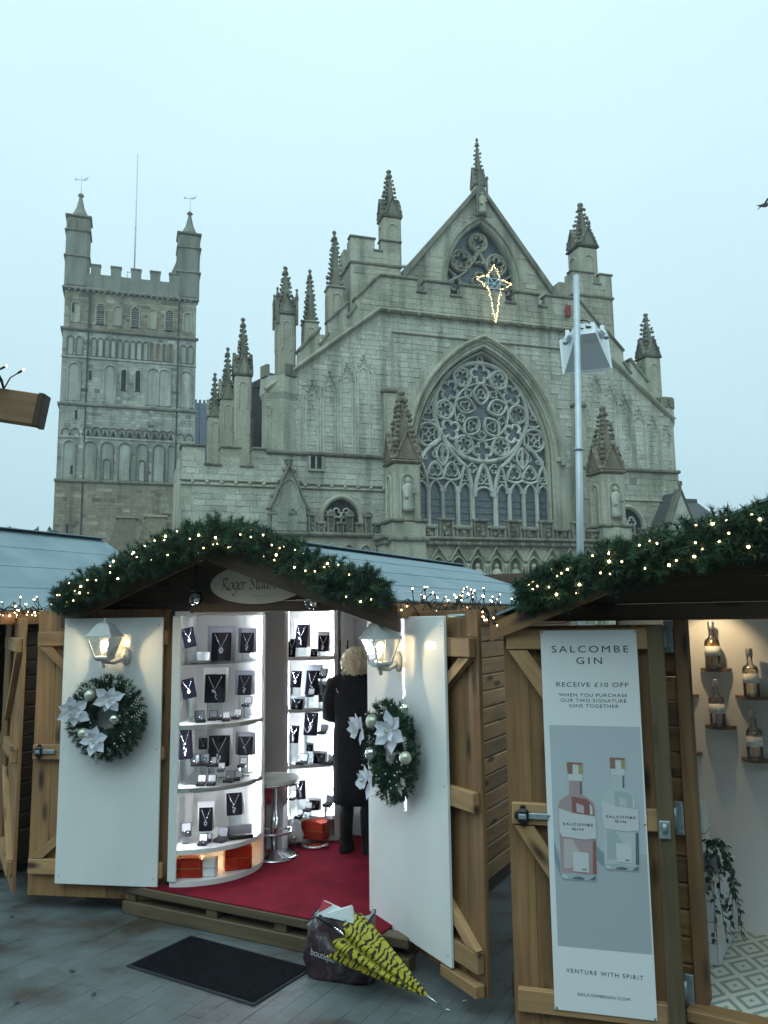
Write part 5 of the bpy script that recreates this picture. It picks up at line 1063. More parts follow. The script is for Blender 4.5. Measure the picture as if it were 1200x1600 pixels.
def lantern(label, Mw, x, z, xp, yc=-.15):
    T_ = thing('wall_lantern', label, 'lantern'); w = Mw @ Matrix.Translation((x, 0, z)); T_.location = w.to_translation(); T_.rotation_euler = w.to_euler()
    q4 = lambda r, zz: [(r * math.cos(PI / 4 + k * PI / 2), yc + r * math.sin(PI / 4 + k * PI / 2), zz) for k in range(4)]
    m = MB(); prof = [(.132, 0), (.130, .012), (.115, .022), (.092, .052), (.06, .088), (.03, .10)]
    V = []; F = []
    for r, zz in prof: V += q4(r, zz)
    F = [[i * 4 + k, i * 4 + (k + 1) % 4, (i + 1) * 4 + (k + 1) % 4, (i + 1) * 4 + k] for i in range(5) for k in range(4)] + [[20, 21, 22, 23], [3, 2, 1, 0]]; m.add(V, F)
    m.lathe([(.02, .10), (.022, .105), (.010, .113), (.014, .121), (.004, .132)], 8, (0, yc, 0)); m.build('lamp_roof', 'lamp_metal', T_)
    a, b = q4(.115, -.002), q4(.066, -.128)
    for k in range(4):
        m = MB(); m.add([a[k], a[(k + 1) % 4], b[(k + 1) % 4], b[k]], [(0, 1, 2, 3)]); m.build('pane', 'pane', T_)
        m = MB(); m.tube([a[k], b[k]], .0045, 5); m.build('frame_bar', 'lamp_metal', T_)
    m = MB(); V = q4(.074, -.127) + q4(.074, -.140) + q4(.045, -.158); m.add(V, [[i * 4 + k, (i + 1) * 4 + k, (i + 1) * 4 + (k + 1) % 4, i * 4 + (k + 1) % 4] for i in range(2) for k in range(4)] + [[0, 1, 2, 3], [11, 10, 9, 8]])
    m.lathe([(.016, -.158), (.022, -.17), (.010, -.18), (.015, -.192), (.004, -.205)], 8, (0, yc, 0)); m.build('lamp_base', 'lamp_metal', T_)
    m = MB(); dx = xp - x; m.tube([(0, yc, -.168), (dx * .45, yc * .55, -.176), (dx * .85, yc * .2, -.155), (dx, -.01, -.135)], [.010, .011, .013, .016], 8); m.build('arm', 'lamp_metal', T_)
    m = MB(); m.lathe([(.05, 0), (.05, .01), (.035, .02)], 16, (0, 0, 0), mat=Matrix.Translation((dx, 0, -.135)) @ Matrix.Rotation(PI / 2, 4, 'X') @ Matrix.Diagonal((.8, 1.2, 1, 1))); m.build('wall_plate', 'lamp_metal', T_)
    m = MB(); m.lathe([(.018, -.127), (.018, -.075)], 10, (0, yc, 0)); m.build('candle_sleeve', 'white_satin', T_)
    m = MB(); m.ball((0, yc, -.045), .022, 10, 8, sc=(1, 1, 1.25)); m.build('bulb', 'bulb_hot', T_)
    l = bpy.data.lights.new('lantern_glow', 'POINT'); l.energy = 5; l.color = (1.0, .76, .42); l.shadow_soft_size = .02; o = bpy.data.objects.new('lantern_glow', l); COL.objects.link(o); o.parent = T_; o.location = (0, yc - .03, -.045)
lantern('lit white wall lantern above the wreath on the left door', LW, .385, 1.845, .47)
lantern('lit white wall lantern above the wreath on the right door', RW, .47, 1.83, .40, -.16)

# ------------------------------------------------------------------ oval name sign and glass ornaments
NS = thing('name_sign', 'cream oval sign reading Roger Stuart hanging in the gable of the jewellery stall', 'sign', KM @ Vector((.745, -.075, 2.185)), -R(KYAW))
m = MB(); m.prism([(.385 * math.cos(t), .132 * math.sin(t)) for t in np.linspace(0, 2 * PI, 49)[:-1]], 0, .016); m.build('sign_board', 'sign_cream' if 'sign_cream' in MATS else 'plaster', NS)
def nib(parent, strokes, x, z, h, slant=.12, w=.11, mt='ink', name='letter'):
    """one calligraphic letter drawn with a broad nib held at 35 degrees; strokes in units of the x-height"""
    m = MB(); dx, dz = math.cos(R(35)) * w * h / 2, math.sin(R(35)) * w * h / 2; th = w * h * .16
    for s_ in strokes:
        P = spline([(a, 0, b) for a, b in s_], 5 * len(s_)) if len(s_) > 2 else np.array([(a, 0, b) for a, b in s_])
        Q = [(x + (p[0] + slant * p[2]) * h, z + p[2] * h) for p in P]
        for (x0, z0), (x1, z1) in zip(Q, Q[1:]):
            L = math.hypot(x1 - x0, z1 - z0) or 1; nx, nz = -(z1 - z0) / L * th, (x1 - x0) / L * th
            # hull of the nib at both ends
            pts = [(x0 - dx, z0 - dz), (x0 + dx, z0 + dz), (x1 + dx, z1 + dz), (x1 - dx, z1 - dz)]
            k = len(m.v); m.add([(a, -.0006, b) for a, b in pts], [(0, 1, 2, 3)])
            m.add([(x0 + nx, -.0006, z0 + nz), (x1 + nx, -.0006, z1 + nz), (x1 - nx, -.0006, z1 - nz), (x0 - nx, -.0006, z0 - nz)], [(0, 1, 2, 3)])
    return m.build(name, mt, parent)
GL = {'R': ([[(.15, 1.5), (.12, .7), (.05, 0)], [(-.1, 1.35), (.25, 1.52), (.65, 1.4), (.6, .95), (.18, .75)], [(.3, .75), (.6, .3), (1.0, -.05)]], 1.0),
      'o': ([[(.35, .95), (.05, .6), (.1, .12), (.38, .02), (.62, .35), (.6, .8), (.35, .95)]], .75),
      'g': ([[(.6, .9), (.25, .95), (.05, .5), (.2, .08), (.5, .25)], [(.62, .9), (.55, .1), (.45, -.5), (.15, -.65), (-.05, -.45)]], .75),
      'e': ([[(.08, .5), (.5, .62), (.45, .95), (.15, .8), (.05, .35), (.25, .02), (.6, .2)]], .65),
      'r': ([[(.12, .95), (.1, 0)], [(.1, .6), (.3, .92), (.5, .85)]], .5),
      'S': ([[(.75, 1.35), (.45, 1.55), (.15, 1.25), (.4, .85), (.65, .5), (.45, .05), (.0, .12)]], .85),
      't': ([[(.25, 1.4), (.18, .3), (.3, .02), (.5, .12)], [(0, .95), (.48, .95)]], .5),
      'u': ([[(.1, .95), (.08, .25), (.25, .02), (.52, .3)], [(.58, .95), (.55, .2), (.72, .05)]], .82),
      'a': ([[(.6, .9), (.25, .95), (.05, .45), (.2, .04), (.5, .3)], [(.6, .95), (.56, .2), (.74, .05)]], .82)}
x = -.285
for ch in 'Roger Stuart':
    if ch == ' ': x += .032; continue
    s_, ad_ = GL[ch]; nib(NS, s_, x, -.036, .054, w=.19); x += ad_ * .054
text('MADE IN DEVON', .020, NS, (.06, -.0008, -.082), 'ink_soft', 1.1)
for w_, z_, lb in ((.25, 2.10, 'glass ball ornament hanging left of the oval sign, black ribbon above'), (1.196, 2.062, 'glass ball ornament hanging right of the oval sign under the garland')):
    O_ = thing('glass_ornament', lb, 'ornament', KM @ Vector((w_, -.1, z_)), 0, 'glass balls under the gable')
    m = MB(); m.ball((0, 0, 0), .052, 16, 12); m.build('glass_ball', 'glass', O_)
    m = MB(); m.ball((.012, 0, -.01), .026, 8, 6, jit=.3); m.build('ball_core', 'silver', O_)
    m = MB(); m.lathe([(.022, .045), (.05, .06), (.03, .085), (.012, .10)], 8); m.tube([(0, 0, .1), (0, .01, .24)], .008, 5)
    for e in (-1, 1): m.ball((e * .03, -.01, .075), .022, 6, 4, sc=(1.3, .5, .6))
    m.build('ribbon', 'iron_black', O_)

# ------------------------------------------------------------------ jewellery cabinets
CB = thing('display_cabinet', 'white curved glass display cabinet of lit shelves at the left of the jewellery stall', 'cabinet', KM @ Vector((0, 0, .2)), -R(KYAW))
CC = (-.27, .50); ce = (-.1, .36); AR = [(ce[0] + .48 * math.cos(R(a)), ce[1] + .48 * math.sin(R(a))) for a in np.linspace(-70, 30, 15)]
AR2 = [(ce[0] + .44 * math.cos(R(a)), ce[1] + .44 * math.sin(R(a))) for a in np.linspace(-70, 30, 15)]
SH = [.0, .235, .63, 1.045, 1.46, 1.785]
for i, z in enumerate(SH):
    m = MB()
    if i == 0: hprism(m, [CC] + AR, 0, .035)
    elif i == 5: hprism(m, [CC] + AR, z, z + .03)
    else: hprism(m, [CC] + (AR if i < 4 else AR2), z - (.03 if i < 4 else .012), z)
    m.build('shelf' if 0 < i < 5 else ('base' if i == 0 else 'top'), 'white_gloss' if i < 4 or i == 5 else 'acrylic', CB)
def lerp(a, b, t): return (a[0] + (b[0] - a[0]) * t, a[1] + (b[1] - a[1]) * t)
def slab(mb, a, b, th, z0, z1):
    d = Vector((b[0] - a[0], b[1] - a[1])).normalized(); n = Vector((-d.y, d.x)) * th / 2
    hprism(mb, [(a[0] - n.x, a[1] - n.y), (b[0] - n.x, b[1] - n.y), (b[0] + n.x, b[1] + n.y), (a[0] + n.x, a[1] + n.y)], z0, z1)
for P in (AR[0], AR[-1]):
    m = MB(); slab(m, CC, P, .03, .036, 1.784); m.build('side_panel', 'white_gloss', CB)
for a, b in ((0, 1), (-1, -2)):
    P = AR[a]; q = lerp(AR[a], AR[b], .75); m = MB(); slab(m, (P[0], P[1]), q, .018, .036, 1.784); m.build('front_stile', 'white_gloss', CB)
m = MB(); hprism(m, AR, 0, 0); G_ = MB()
for a, b in zip(AR, AR[1:]): G_.add([(a[0], a[1], .24), (b[0], b[1], .24), (b[0], b[1], 1.78), (a[0], a[1], 1.78)], [(0, 1, 2, 3)])
G_.build('curved_glass', 'pane', CB)
for z0, z1 in ((.26, .59), (.65, 1.0), (1.065, 1.44), (1.48, 1.77)):
    for P, s_ in ((AR[-1], 1), (AR[0], -1)):
        q = lerp(CC, P, .94); d = Vector((P[0] - CC[0], P[1] - CC[1])).normalized(); n = Vector((-d.y, d.x)) * (.024 * (-1 if s_ > 0 else 1) * -1 * -1); q = (q[0] + n.x, q[1] + n.y); q2 = (q[0] - d.x * .012, q[1] - d.y * .012)
        m = MB(); slab(m, q, q2, .006, z0, z1); m.build('led_strip', 'led', CB)
q = lerp(CC, AR[7], .55); m = MB(); m.box(q[0] - .1, q[0] + .1, q[1] - .01, q[1] + .01, .19, .2); m.build('led_strip', 'led_warm', CB)
m = MB(); m.ball((.12, .05, 1.85), .03, 6, 4)
tn = MB()
for i in range(60):
    p = Vector((random.uniform(-.05, .33), random.uniform(-.05, .5), 2.03)); 
    if (p.x - ce[0]) ** 2 + (p.y - ce[1]) ** 2 > .22: continue
    tn.ball(p, random.uniform(.012, .028), 6, 4, jit=.6)
tag(tn.build('tinsel', 'tinsel_red', None, KA, (0, 0, -R(KYAW))), 'red tinsel strewn along the top of the curved display cabinet', 'tinsel')
# corner cabinet at the back
C2 = thing('display_cabinet', 'narrow white lit corner cabinet of jewellery at the back of the stall, beside the person', 'cabinet', KM @ Vector((0, 0, .2)), -R(KYAW))
PA, PB = (.18, 1.08), (.475, 1.365); P2 = [PA, PB, (.45, 1.55), (-.12, 1.55), (-.12, 1.12)]
for i, z in enumerate((.03, .19, .60, 1.035, 1.45, 1.9)):
    m = MB(); hprism(m, P2, z - .028, z); m.build('shelf' if 0 < i < 5 else ('base' if i == 0 else 'top'), 'white_gloss', C2)
dd = Vector((PB[0] - PA[0], PB[1] - PA[1])).normalized(); nn = Vector((-dd.y, dd.x))
for P in (PA, PB): m = MB(); c = (P[0] + nn.x * .08 - dd.x * .0, P[1] + nn.y * .08); slab(m, P, c, .036, .0, 1.9); m.build('side_panel', 'white_gloss', C2)
m = MB(); slab(m, PA, (-.12, 1.12), .02, .0, 1.9); m.build('end_panel', 'white_gloss', C2)
m = MB(); slab(m, (PB[0] + nn.x * .1, PB[1] + nn.y * .1), (-.1, 1.52), .01, .03, 1.87); slab(m, (PA[0] + nn.x * .1, PA[1] + nn.y * .1), (-.1, 1.52), .01, .03, 1.87); m.build('back_panel', 'white_gloss', C2)
for z0, z1 in ((.21, .56), (.62, 1.0), (1.055, 1.41), (1.47, 1.86)):
    q = (PB[0] - dd.x * .032 + nn.x * .03, PB[1] - dd.y * .032 + nn.y * .03); m = MB(); slab(m, q, (q[0] + nn.x * .018, q[1] + nn.y * .018), .006, z0, z1); m.build('led_strip', 'led', C2)
    q = (PA[0] + dd.x * .024 + nn.x * .05, PA[1] + dd.y * .024 + nn.y * .05); m = MB(); slab(m, q, (q[0] + nn.x * .014, q[1] + nn.y * .014), .006, z0, z1); m.build('led_strip', 'led', C2)
C3 = thing('wall_shelf', 'white wall shelf unit on the back lining beyond the person', 'shelf', KM @ Vector((0, 0, .2)), -R(KYAW))
m = MB(); m.box(.50, .53, 1.40, 1.572, 1.05, 1.9); m.box(1.0, 1.03, 1.40, 1.572, 1.05, 1.9); m.build('side_panel', 'white_gloss', C3)
for z in (1.06, 1.24, 1.43, 1.88): m = MB(); m.box(.531, .999, 1.40, 1.572, z - .018, z); m.build('shelf', 'white_gloss', C3)

# ------------------------------------------------------------------ jewellery stands and boxes
def proto():
    Pm = {}
    m = MB(); t4 = Matrix.Rotation(R(-11), 4, 'X'); m.box(-.5, .5, 0, .06, 0, 1, mat=t4, c=.03); m.add([t4 @ Vector(p) for p in ((-.08, .06, .1), (.08, .06, .1), (.08, .06, .7), (-.08, .06, .7))] + [Vector((0, .45, 0))], [(0, 1, 4), (1, 2, 4), (2, 3, 4), (3, 0, 4)]); Pm['board'] = m.mesh('board', 'velvet')
    m = MB(); m.tube([t4 @ Vector(p) for p in ((-.33, -.015, .93), (-.2, -.02, .72), (0, -.02, .45), (.2, -.02, .72), (.33, -.015, .93))], .022, 5); Pm['chain'] = m.mesh('chain', 'silver')
    for k in range(4):
        m = MB(); rr = random.Random(k)
        if k == 0: m.tube([t4 @ Vector((.09 * math.cos(a), -.03, .33 + .08 * math.sin(a))) for a in np.linspace(0, 2 * PI, 11)[:-1]], .028, 5, True)
        elif k == 1:
            for j in range(5): m.ball(t4 @ Vector((rr.uniform(-.09, .09), -.03, .36 - j * .055)), .055, 6, 4)
        elif k == 2:
            for a in np.linspace(0, 2 * PI, 7)[:-1]: m.ball(t4 @ Vector((.08 * math.cos(a), -.03, .34 + .07 * math.sin(a))), .05, 6, 4)
        else:
            for a in range(6): m.ball(t4 @ Vector((-.1 + .04 * a, -.03, .38 - .028 * (a - 2) ** 2 * (1 if a > 2 else -.3))), .055 - .004 * a, 6, 4)
            m.tube([t4 @ Vector((.07, -.03, .32)), t4 @ Vector((.02, -.03, .15))], .025, 5)
        Pm['pendant%d' % k] = m.mesh('pendant', 'gem')
    m = MB(); m.box(-.72, .72, .20, .26, .0, 1.2, c=.02); Pm['backing'] = m.mesh('case_lid', 'box_grey'); m = MB(); m.box(-.62, .62, .22, .28, .02, 1.22, c=.02); Pm['backing_white'] = m.mesh('case_lid', 'box_white')
    m = MB(); m.tube([(-.64, .2, .0), (-.64, .2, 1.16), (.64, .2, 1.16), (.64, .2, .0)], .03, 4); Pm['rim'] = m.mesh('case_rim', 'steel')
    m = MB(); m.box(-.35, .35, -.1, .3, -1, 0); Pm['foot'] = m.mesh('foot', 'acrylic')
    m = MB(); m.box(-.5, .5, -.42, .42, 0, .32, c=.04); Pm['rb_base'] = m.mesh('box_base', 'box_black')
    t5 = Matrix.Translation((0, .42, .30)) @ Matrix.Rotation(R(-14), 4, 'X'); m = MB(); m.box(-.5, .5, 0, .2, 0, .85, mat=t5, c=.04); Pm['rb_lid'] = m.mesh('box_lid', 'box_black')
    m = MB(); m.box(-.42, .42, -.02, .0, .07, .78, mat=t5); Pm['rb_lining'] = m.mesh('lining', 'box_grey'); m = MB(); m.box(-.42, .42, -.02, .0, .07, .78, mat=t5); Pm['rb_lining_w'] = m.mesh('lining', 'box_white')
    m = MB(); m.tube([(.17 * math.cos(a), -.05, .42 + .17 * math.sin(a)) for a in np.linspace(0, 2 * PI, 13)[:-1]], .04, 5, True); m.ball((0, -.05, .62), .08, 6, 4); Pm['ring'] = m.mesh('ring', 'silver')
    return Pm
PM = proto()
NOTE = 'necklace stands in the jewellery cabinets'; NOTB = 'small jewellery boxes in the cabinets'
def stand(x, y, z, w, h, label, pend=0, back=None, lift=0, yaw=0, tilt=0):
    T_ = thing('necklace_stand', label, 'jewellery stand', (x, y, z), R(yaw), NOTE); T_.rotation_euler[1] = R(tilt); sx_, sz = w, h; sc = (sx_, (sx_ + sz) / 2, sz)
    for n in ['board', 'chain', 'pendant%d' % pend] + ([] if not back else [back, 'rim'] if back == 'backing' else [back]):
        q = link(PM[n].name.split('.')[0], PM[n], T_); q.scale = sc
    if lift: q = link('foot', PM['foot'], T_); q.scale = (sx_, sx_, lift)
def box(x, y, z, w, label, white=False, yaw=0, ring=True):
    k = w; T_ = thing('ring_box', label, 'jewellery box', (x, y, z), R(yaw), NOTB)
    for n in ['rb_base', 'rb_lid', 'rb_lining_w' if white else 'rb_lining'] + (['ring'] if ring else []): q = link(PM[n].name.split('.')[0], PM[n], T_); q.scale = (k, k, k)
    lift = z - max(q_ for q_ in ((.235, .435, .83, 1.245, 1.66) if 'curved' in label else (.23, .39, .80, 1.235, 1.65)) if q_ <= z + .001)
    if lift > .004: q = link('foot', PM['foot'], T_); q.scale = (k, k, lift)
A_ = 'curved cabinet'; B2 = 'corner cabinet'
stand(-1.380, 5.740, 1.765, 0.087, 0.142, 'tilted black necklace stand at left of the top shelf, curved cabinet', 0, None, 0.105, 10, -12)
stand(-1.209, 5.950, 1.660, 0.143, 0.209, 'large black necklace stand in grey case, middle of top shelf, curved cabinet', 2, 'backing', 0.000, 4)
stand(-1.030, 6.000, 1.710, 0.101, 0.153, 'black necklace stand at right of the top shelf, curved cabinet', 1, 'backing', 0.050, -8)
stand(-1.377, 5.740, 1.411, 0.096, 0.138, 'tilted black necklace stand at left of second shelf, curved cabinet', 2, None, 0.166, 10, -12)
stand(-1.257, 5.980, 1.355, 0.148, 0.206, 'large black stand with flower pendant, middle of second shelf, curved cabinet', 3, 'backing_white', 0.110, 4)
stand(-1.049, 6.020, 1.403, 0.106, 0.149, 'black necklace stand in framed case, right of second shelf, curved cabinet', 1, 'backing', 0.158, -10)
stand(-1.396, 5.720, 1.001, 0.101, 0.210, 'tall black stand with cluster pendant, left of third shelf, curved cabinet', 1, None, 0.171, 12, -4)
stand(-1.313, 5.880, 1.040, 0.061, 0.080, 'very small necklace stand in white case, third shelf, curved cabinet', 0, 'backing_white', 0.210, 4)
stand(-1.214, 5.940, 0.909, 0.152, 0.218, 'large black stand with drop pendant, middle of third shelf, curved cabinet', 1, 'backing_white', 0.079, 4)
stand(-1.037, 6.000, 0.977, 0.110, 0.134, 'black stand in tall open case, right of third shelf, curved cabinet', 3, 'backing', 0.147, -10)
stand(-1.290, 5.900, 0.475, 0.094, 0.160, 'black necklace stand with white lid, middle of fourth shelf, curved cabinet', 0, 'backing_white', 0.040, 8)
stand(-1.102, 5.980, 0.563, 0.115, 0.153, 'tilted black necklace stand, right of fourth shelf, curved cabinet', 1, 'backing_white', 0.128, -6, -5)
for i, (x_, y_, z_, w_, wh) in enumerate(((-1.303, 5.740, 1.245, 0.0688, 0), (-1.240, 5.840, 1.245, 0.0607, 0), (-1.185, 5.860, 1.245, 0.0468, 0), (-1.132, 5.780, 1.245, 0.0554, 1), (-1.082, 5.900, 1.245, 0.0613, 1), (-1.021, 5.970, 1.325, 0.0620, 1))):
    box(x_, y_, z_, w_, 'open ring box, %s from left on second shelf, curved cabinet' % ('first', 'second', 'third', 'fourth', 'fifth', 'sixth')[i], wh, (20, 0, -10, 5, -10, -15)[i])
for i, (x_, y_, z_, w_, wh) in enumerate(((-1.328, 5.720, 0.953, 0.0640, 0), (-1.280, 5.780, 0.946, 0.0647, 0), (-1.235, 5.800, 0.934, 0.0556, 0), (-1.163, 5.780, 0.902, 0.0508, 1), (-1.109, 5.780, 0.830, 0.0647, 0), (-1.057, 5.840, 0.830, 0.0560, 1), (-1.040, 5.920, 0.906, 0.0568, 1), (-1.278, 5.680, 0.830, 0.0590, 1), (-1.208, 5.680, 0.830, 0.0590, 1))):
    box(x_, y_, z_, w_, 'open ring box, %s on third shelf, curved cabinet' % ('first in back row', 'second in back row', 'third in back row', 'fourth in back row', 'fifth in back row', 'sixth in back row', 'raised at the right', 'left of front pair', 'right of front pair')[i], wh, (15, 5, -20, 0, -8, -10, -12, 0, 0)[i])
for i, (x_, y_, z_, w_, wh) in enumerate(((-1.386, 5.740, 0.487, 0.0688, 0), (-1.266, 5.700, 0.435, 0.0592, 1), (-1.245, 5.780, 0.435, 0.0462, 0), (-1.161, 5.780, 0.435, 0.0785, 0))):
    box(x_, y_, z_, w_, 'open ring box, %s from left on fourth shelf, curved cabinet' % ('first', 'second', 'third', 'fourth')[i], wh, (15, 0, 0, -20)[i])
bo = Vector((-1.034, 5.860, 0.436)); T_ = thing('bracelet_case', 'long open bracelet case at right of fourth shelf, curved cabinet', 'jewellery box', bo, R(20)); m = MB(); m.box(-.085, .085, -.03, .03, 0, .022, c=.003); m.build('case_base', 'box_black', T_); m = MB(); m.box(-.085, .085, .03, .038, .02, .085, c=.003); m.build('case_lid', 'box_grey', T_); m = MB(); m.tube([(-.07 + .014 * i, -.005 + .012 * math.sin(i * 1.3), .026) for i in range(11)], .004, 5); m.build('bracelet', 'silver', T_)
stand(-0.698, 6.620, 1.722, 0.116, 0.190, 'large black necklace stand in top of the corner cabinet', 3, 'backing_white', 0.072, -25)
stand(-0.767, 6.580, 1.650, 0.074, 0.147, 'black stand at left edge of top shelf, corner cabinet', 1, None, 0.000, -25)
stand(-0.520, 6.680, 1.687, 0.096, 0.133, 'black stand with white lid, right of top shelf, corner cabinet', 1, 'backing_white', 0.037, -25)
stand(-0.587, 6.600, 1.650, 0.063, 0.063, 'smallest black stand at front of top shelf, corner cabinet', 0, None, 0.000, -25)
stand(-0.737, 6.600, 1.407, 0.100, 0.132, 'black stand at left of second shelf, corner cabinet', 2, None, 0.172, -25)
stand(-0.613, 6.660, 1.339, 0.122, 0.202, 'large black stand in middle of second shelf, corner cabinet', 1, 'backing', 0.104, -25)
stand(-0.515, 6.660, 1.282, 0.090, 0.138, 'black stand with ring pendant and white lid, second shelf, corner cabinet', 0, 'backing_white', 0.047, -25)
stand(-0.724, 6.580, 1.235, 0.105, 0.084, 'low black stand at front left of second shelf, corner cabinet', 1, 'backing_white', 0.000, -25)
stand(-0.752, 6.600, 0.970, 0.090, 0.137, 'black stand at left of third shelf, corner cabinet', 1, None, 0.170, -25)
stand(-0.626, 6.680, 1.017, 0.128, 0.182, 'black stand wearing a bead necklace, third shelf, corner cabinet', 2, None, 0.217, -25)
stand(-0.550, 6.640, 0.800, 0.106, 0.080, 'low black stand under white lid, third shelf, corner cabinet', 0, 'backing_white', 0.000, -25)
stand(-0.629, 6.660, 0.894, 0.059, 0.053, 'tiny necklace stand in middle of third shelf, corner cabinet', 0, 'backing_white', 0.094, -25)
stand(-0.692, 6.620, 0.531, 0.090, 0.143, 'black stand with long drop pendant, fourth shelf, corner cabinet', 1, None, 0.141, -25, -8)
stand(-0.592, 6.640, 0.442, 0.096, 0.074, 'low black stand before white lid, fourth shelf, corner cabinet', 2, 'backing_white', 0.052, -25)
stand(-0.349, 6.720, 1.630, 0.075, 0.150, 'black necklace stand on the wall shelf beside the person', 2, None, 0.000, -10)
for x_, y_, z_, w_, s_ in ((-0.525, 6.600, 1.475, 0.0686, 'raised on second shelf'), (-0.618, 6.600, 1.330, 0.0580, 'at front of second shelf'), (-0.521, 6.600, 1.037, 0.0633, 'raised on third shelf'), (-0.685, 6.600, 0.800, 0.0739, 'at front left of third shelf'), (-0.460, 6.600, 0.800, 0.0633, 'at right of third shelf'), (-0.761, 6.600, 0.531, 0.0528, 'raised at left of fourth shelf'), (-0.710, 6.600, 0.390, 0.0580, 'at front left of fourth shelf'), (-0.639, 6.600, 0.442, 0.0580, 'at front of fourth shelf'), (-0.477, 6.600, 0.479, 0.0686, 'at right of fourth shelf')):
    box(x_, y_, z_, w_, 'open ring box %s, corner cabinet' % s_, 'front' in s_, -25)
# string of pearls on the bead stand
po = Vector((-0.624, 6.660, 1.020)); m = MB()
for a in np.linspace(-2.6, -PI + 2.6 - PI * 0, 2): pass
for i in range(25):
    t = i / 24 * 2 - 1; m.ball((t * .048 * (1 - .25 * (1 - abs(t))), -.03 - .03 * (1 - abs(t)) * .4, .165 - .135 * (1 - t * t) ** .5), .0052, 6, 4)
tag(m.build('bead_necklace', 'pearl', None, po, (0, 0, R(-25))), 'white bead necklace on black stand in the corner cabinet', 'necklace')
pc = MB(); pc.box(-.045, .045, -.004, .004, 0, .062, mat=Matrix.Rotation(R(-20), 4, 'X')); tag(pc.build('price_card', 'box_white', None, Vector((-1.306, 5.800, 1.668))), 'small white price card on the top shelf, curved cabinet', 'price card')
def parcel(x, y, z, w, h, label, mt='foil_red', yaw=0, dp=.1):
    k = 1; m = MB(); m.box(-w * k / 2, w * k / 2, -dp / 2, dp / 2, 0, h * k, c=.008); T_ = thing('gift_parcel', label, 'parcel', (x, y, z), R(yaw), 'parcels under the cabinets'); m.build('wrapping', mt, T_)
    m = MB(); m.box(-w * k / 2 - .001, w * k / 2 + .001, -dp / 2 - .002, dp / 2 + .001, h * k * .48, h * k * .52); m.build('ribbon', 'gold' if mt == 'foil_red' else 'silver', T_)
parcel(-1.349, 5.700, 0.236, 0.182, 0.123, 'red foil parcel at lower left of the curved cabinet'); parcel(-1.053, 5.860, 0.236, 0.187, 0.159, 'red foil parcel at lower right of the curved cabinet', yaw=18)
parcel(-1.215, 5.720, 0.236, 0.091, 0.119, 'white wrapped parcel between red ones, curved cabinet', 'box_white'); parcel(-0.590, 6.620, 0.231, 0.233, 0.143, 'dull red parcel at the bottom of the corner cabinet', 'foil_red', -25)
wb = thing('paper_bag', 'crumpled white paper bag at the foot of the corner cabinet', 'bag', Vector((-0.729, 6.550, 0.209))); m = MB(); m.ball((0, 0, .09), .075, 9, 7, jit=.35, sc=(.9, .7, 1.2)); m.build('bag_body', 'paper_white', wb); m = MB(); m.ball((0, -.05, .06), .02, 6, 4, jit=.4); m.build('bow', 'silver', wb)
tr = MB(); tr.lathe([(.10, 0), (.11, .012), (.10, .02)], 18); tag(tr.build('silver_tray', 'silver', None, Vector((-0.571, 6.520, 0.201))), 'silver tray lying before the corner cabinet', 'tray')
# bags behind the stool
for x_, y_, w_, h_, mt, lb in ((-0.937, 6.5, .104, .44, 'paper_red', 'tall red carrier bag standing behind the bar stool'), (-0.856, 6.45, .134, .34, 'paper_white', 'white printed carrier bag leaning behind the bar stool')):
    T_ = thing('carrier_bag', lb, 'bag', (x_, y_, .2), R(-20)); w2, h2 = w_ / 2, h_
    m = MB(); m.add([(-w2, -.05, 0), (w2, -.05, 0), (w2, .05, 0), (-w2, .05, 0), (-w2 * 1.1, -.04, h2), (w2 * 1.1, -.04, h2 * .97), (w2, .04, h2), (-w2, .04, h2)], [(0, 1, 5, 4), (1, 2, 6, 5), (2, 3, 7, 6), (3, 0, 4, 7), (3, 2, 1, 0)]); m.build('bag_body', mt, T_)
    m = MB(); m.tube([(-w2 * .4, -.04, h2), (-w2 * .3, -.04, h2 + .07), (w2 * .3, -.04, h2 + .07), (w2 * .4, -.04, h2)], .004, 5); m.build('handle', mt, T_)
BS = thing('bar_stool', 'white padded bar stool with chrome stem and footrest in the jewellery stall', 'stool', Vector((-0.857, 6.280, 0.214)) * 1.0)
z0 = BS.location.z; BS.location.z = .2
m = MB(); m.lathe([(.03, .50), (.165, .52), (.185, .535), (.19, .555), (.175, .575), (.10, .582)], 24); m.build('seat', 'leather', BS)
m = MB(); m.lathe([(.186, .522), (.192, .53), (.19, .54), (.184, .535)], 24); m.build('seat_rim', 'chrome', BS)
m = MB(); m.lathe([(.19, 0), (.192, .006), (.15, .018), (.06, .032), (.032, .05)], 24); m.build('base', 'chrome', BS)
m = MB(); m.lathe([(.024, .05), (.024, .28), (.016, .285), (.016, .50)], 14); m.build('stem', 'chrome', BS)
m = MB(); m.tube([(.14 * math.cos(a), -.04 + .14 * math.sin(a), .19) for a in np.linspace(R(150), R(390), 15)], .010, 8); m.tube([(.028, 0, .19), (.12, .05, .19)], .008, 6); m.tube([(-.028, 0, .19), (-.12, .05, .19)], .008, 6); m.build('footrest', 'chrome', BS)
m = MB(); m.tube([(.16, 0, .51), (.2, -.02, .46), (.21, -.04, .42)], .006, 6); m.build('lever', 'chrome', BS)

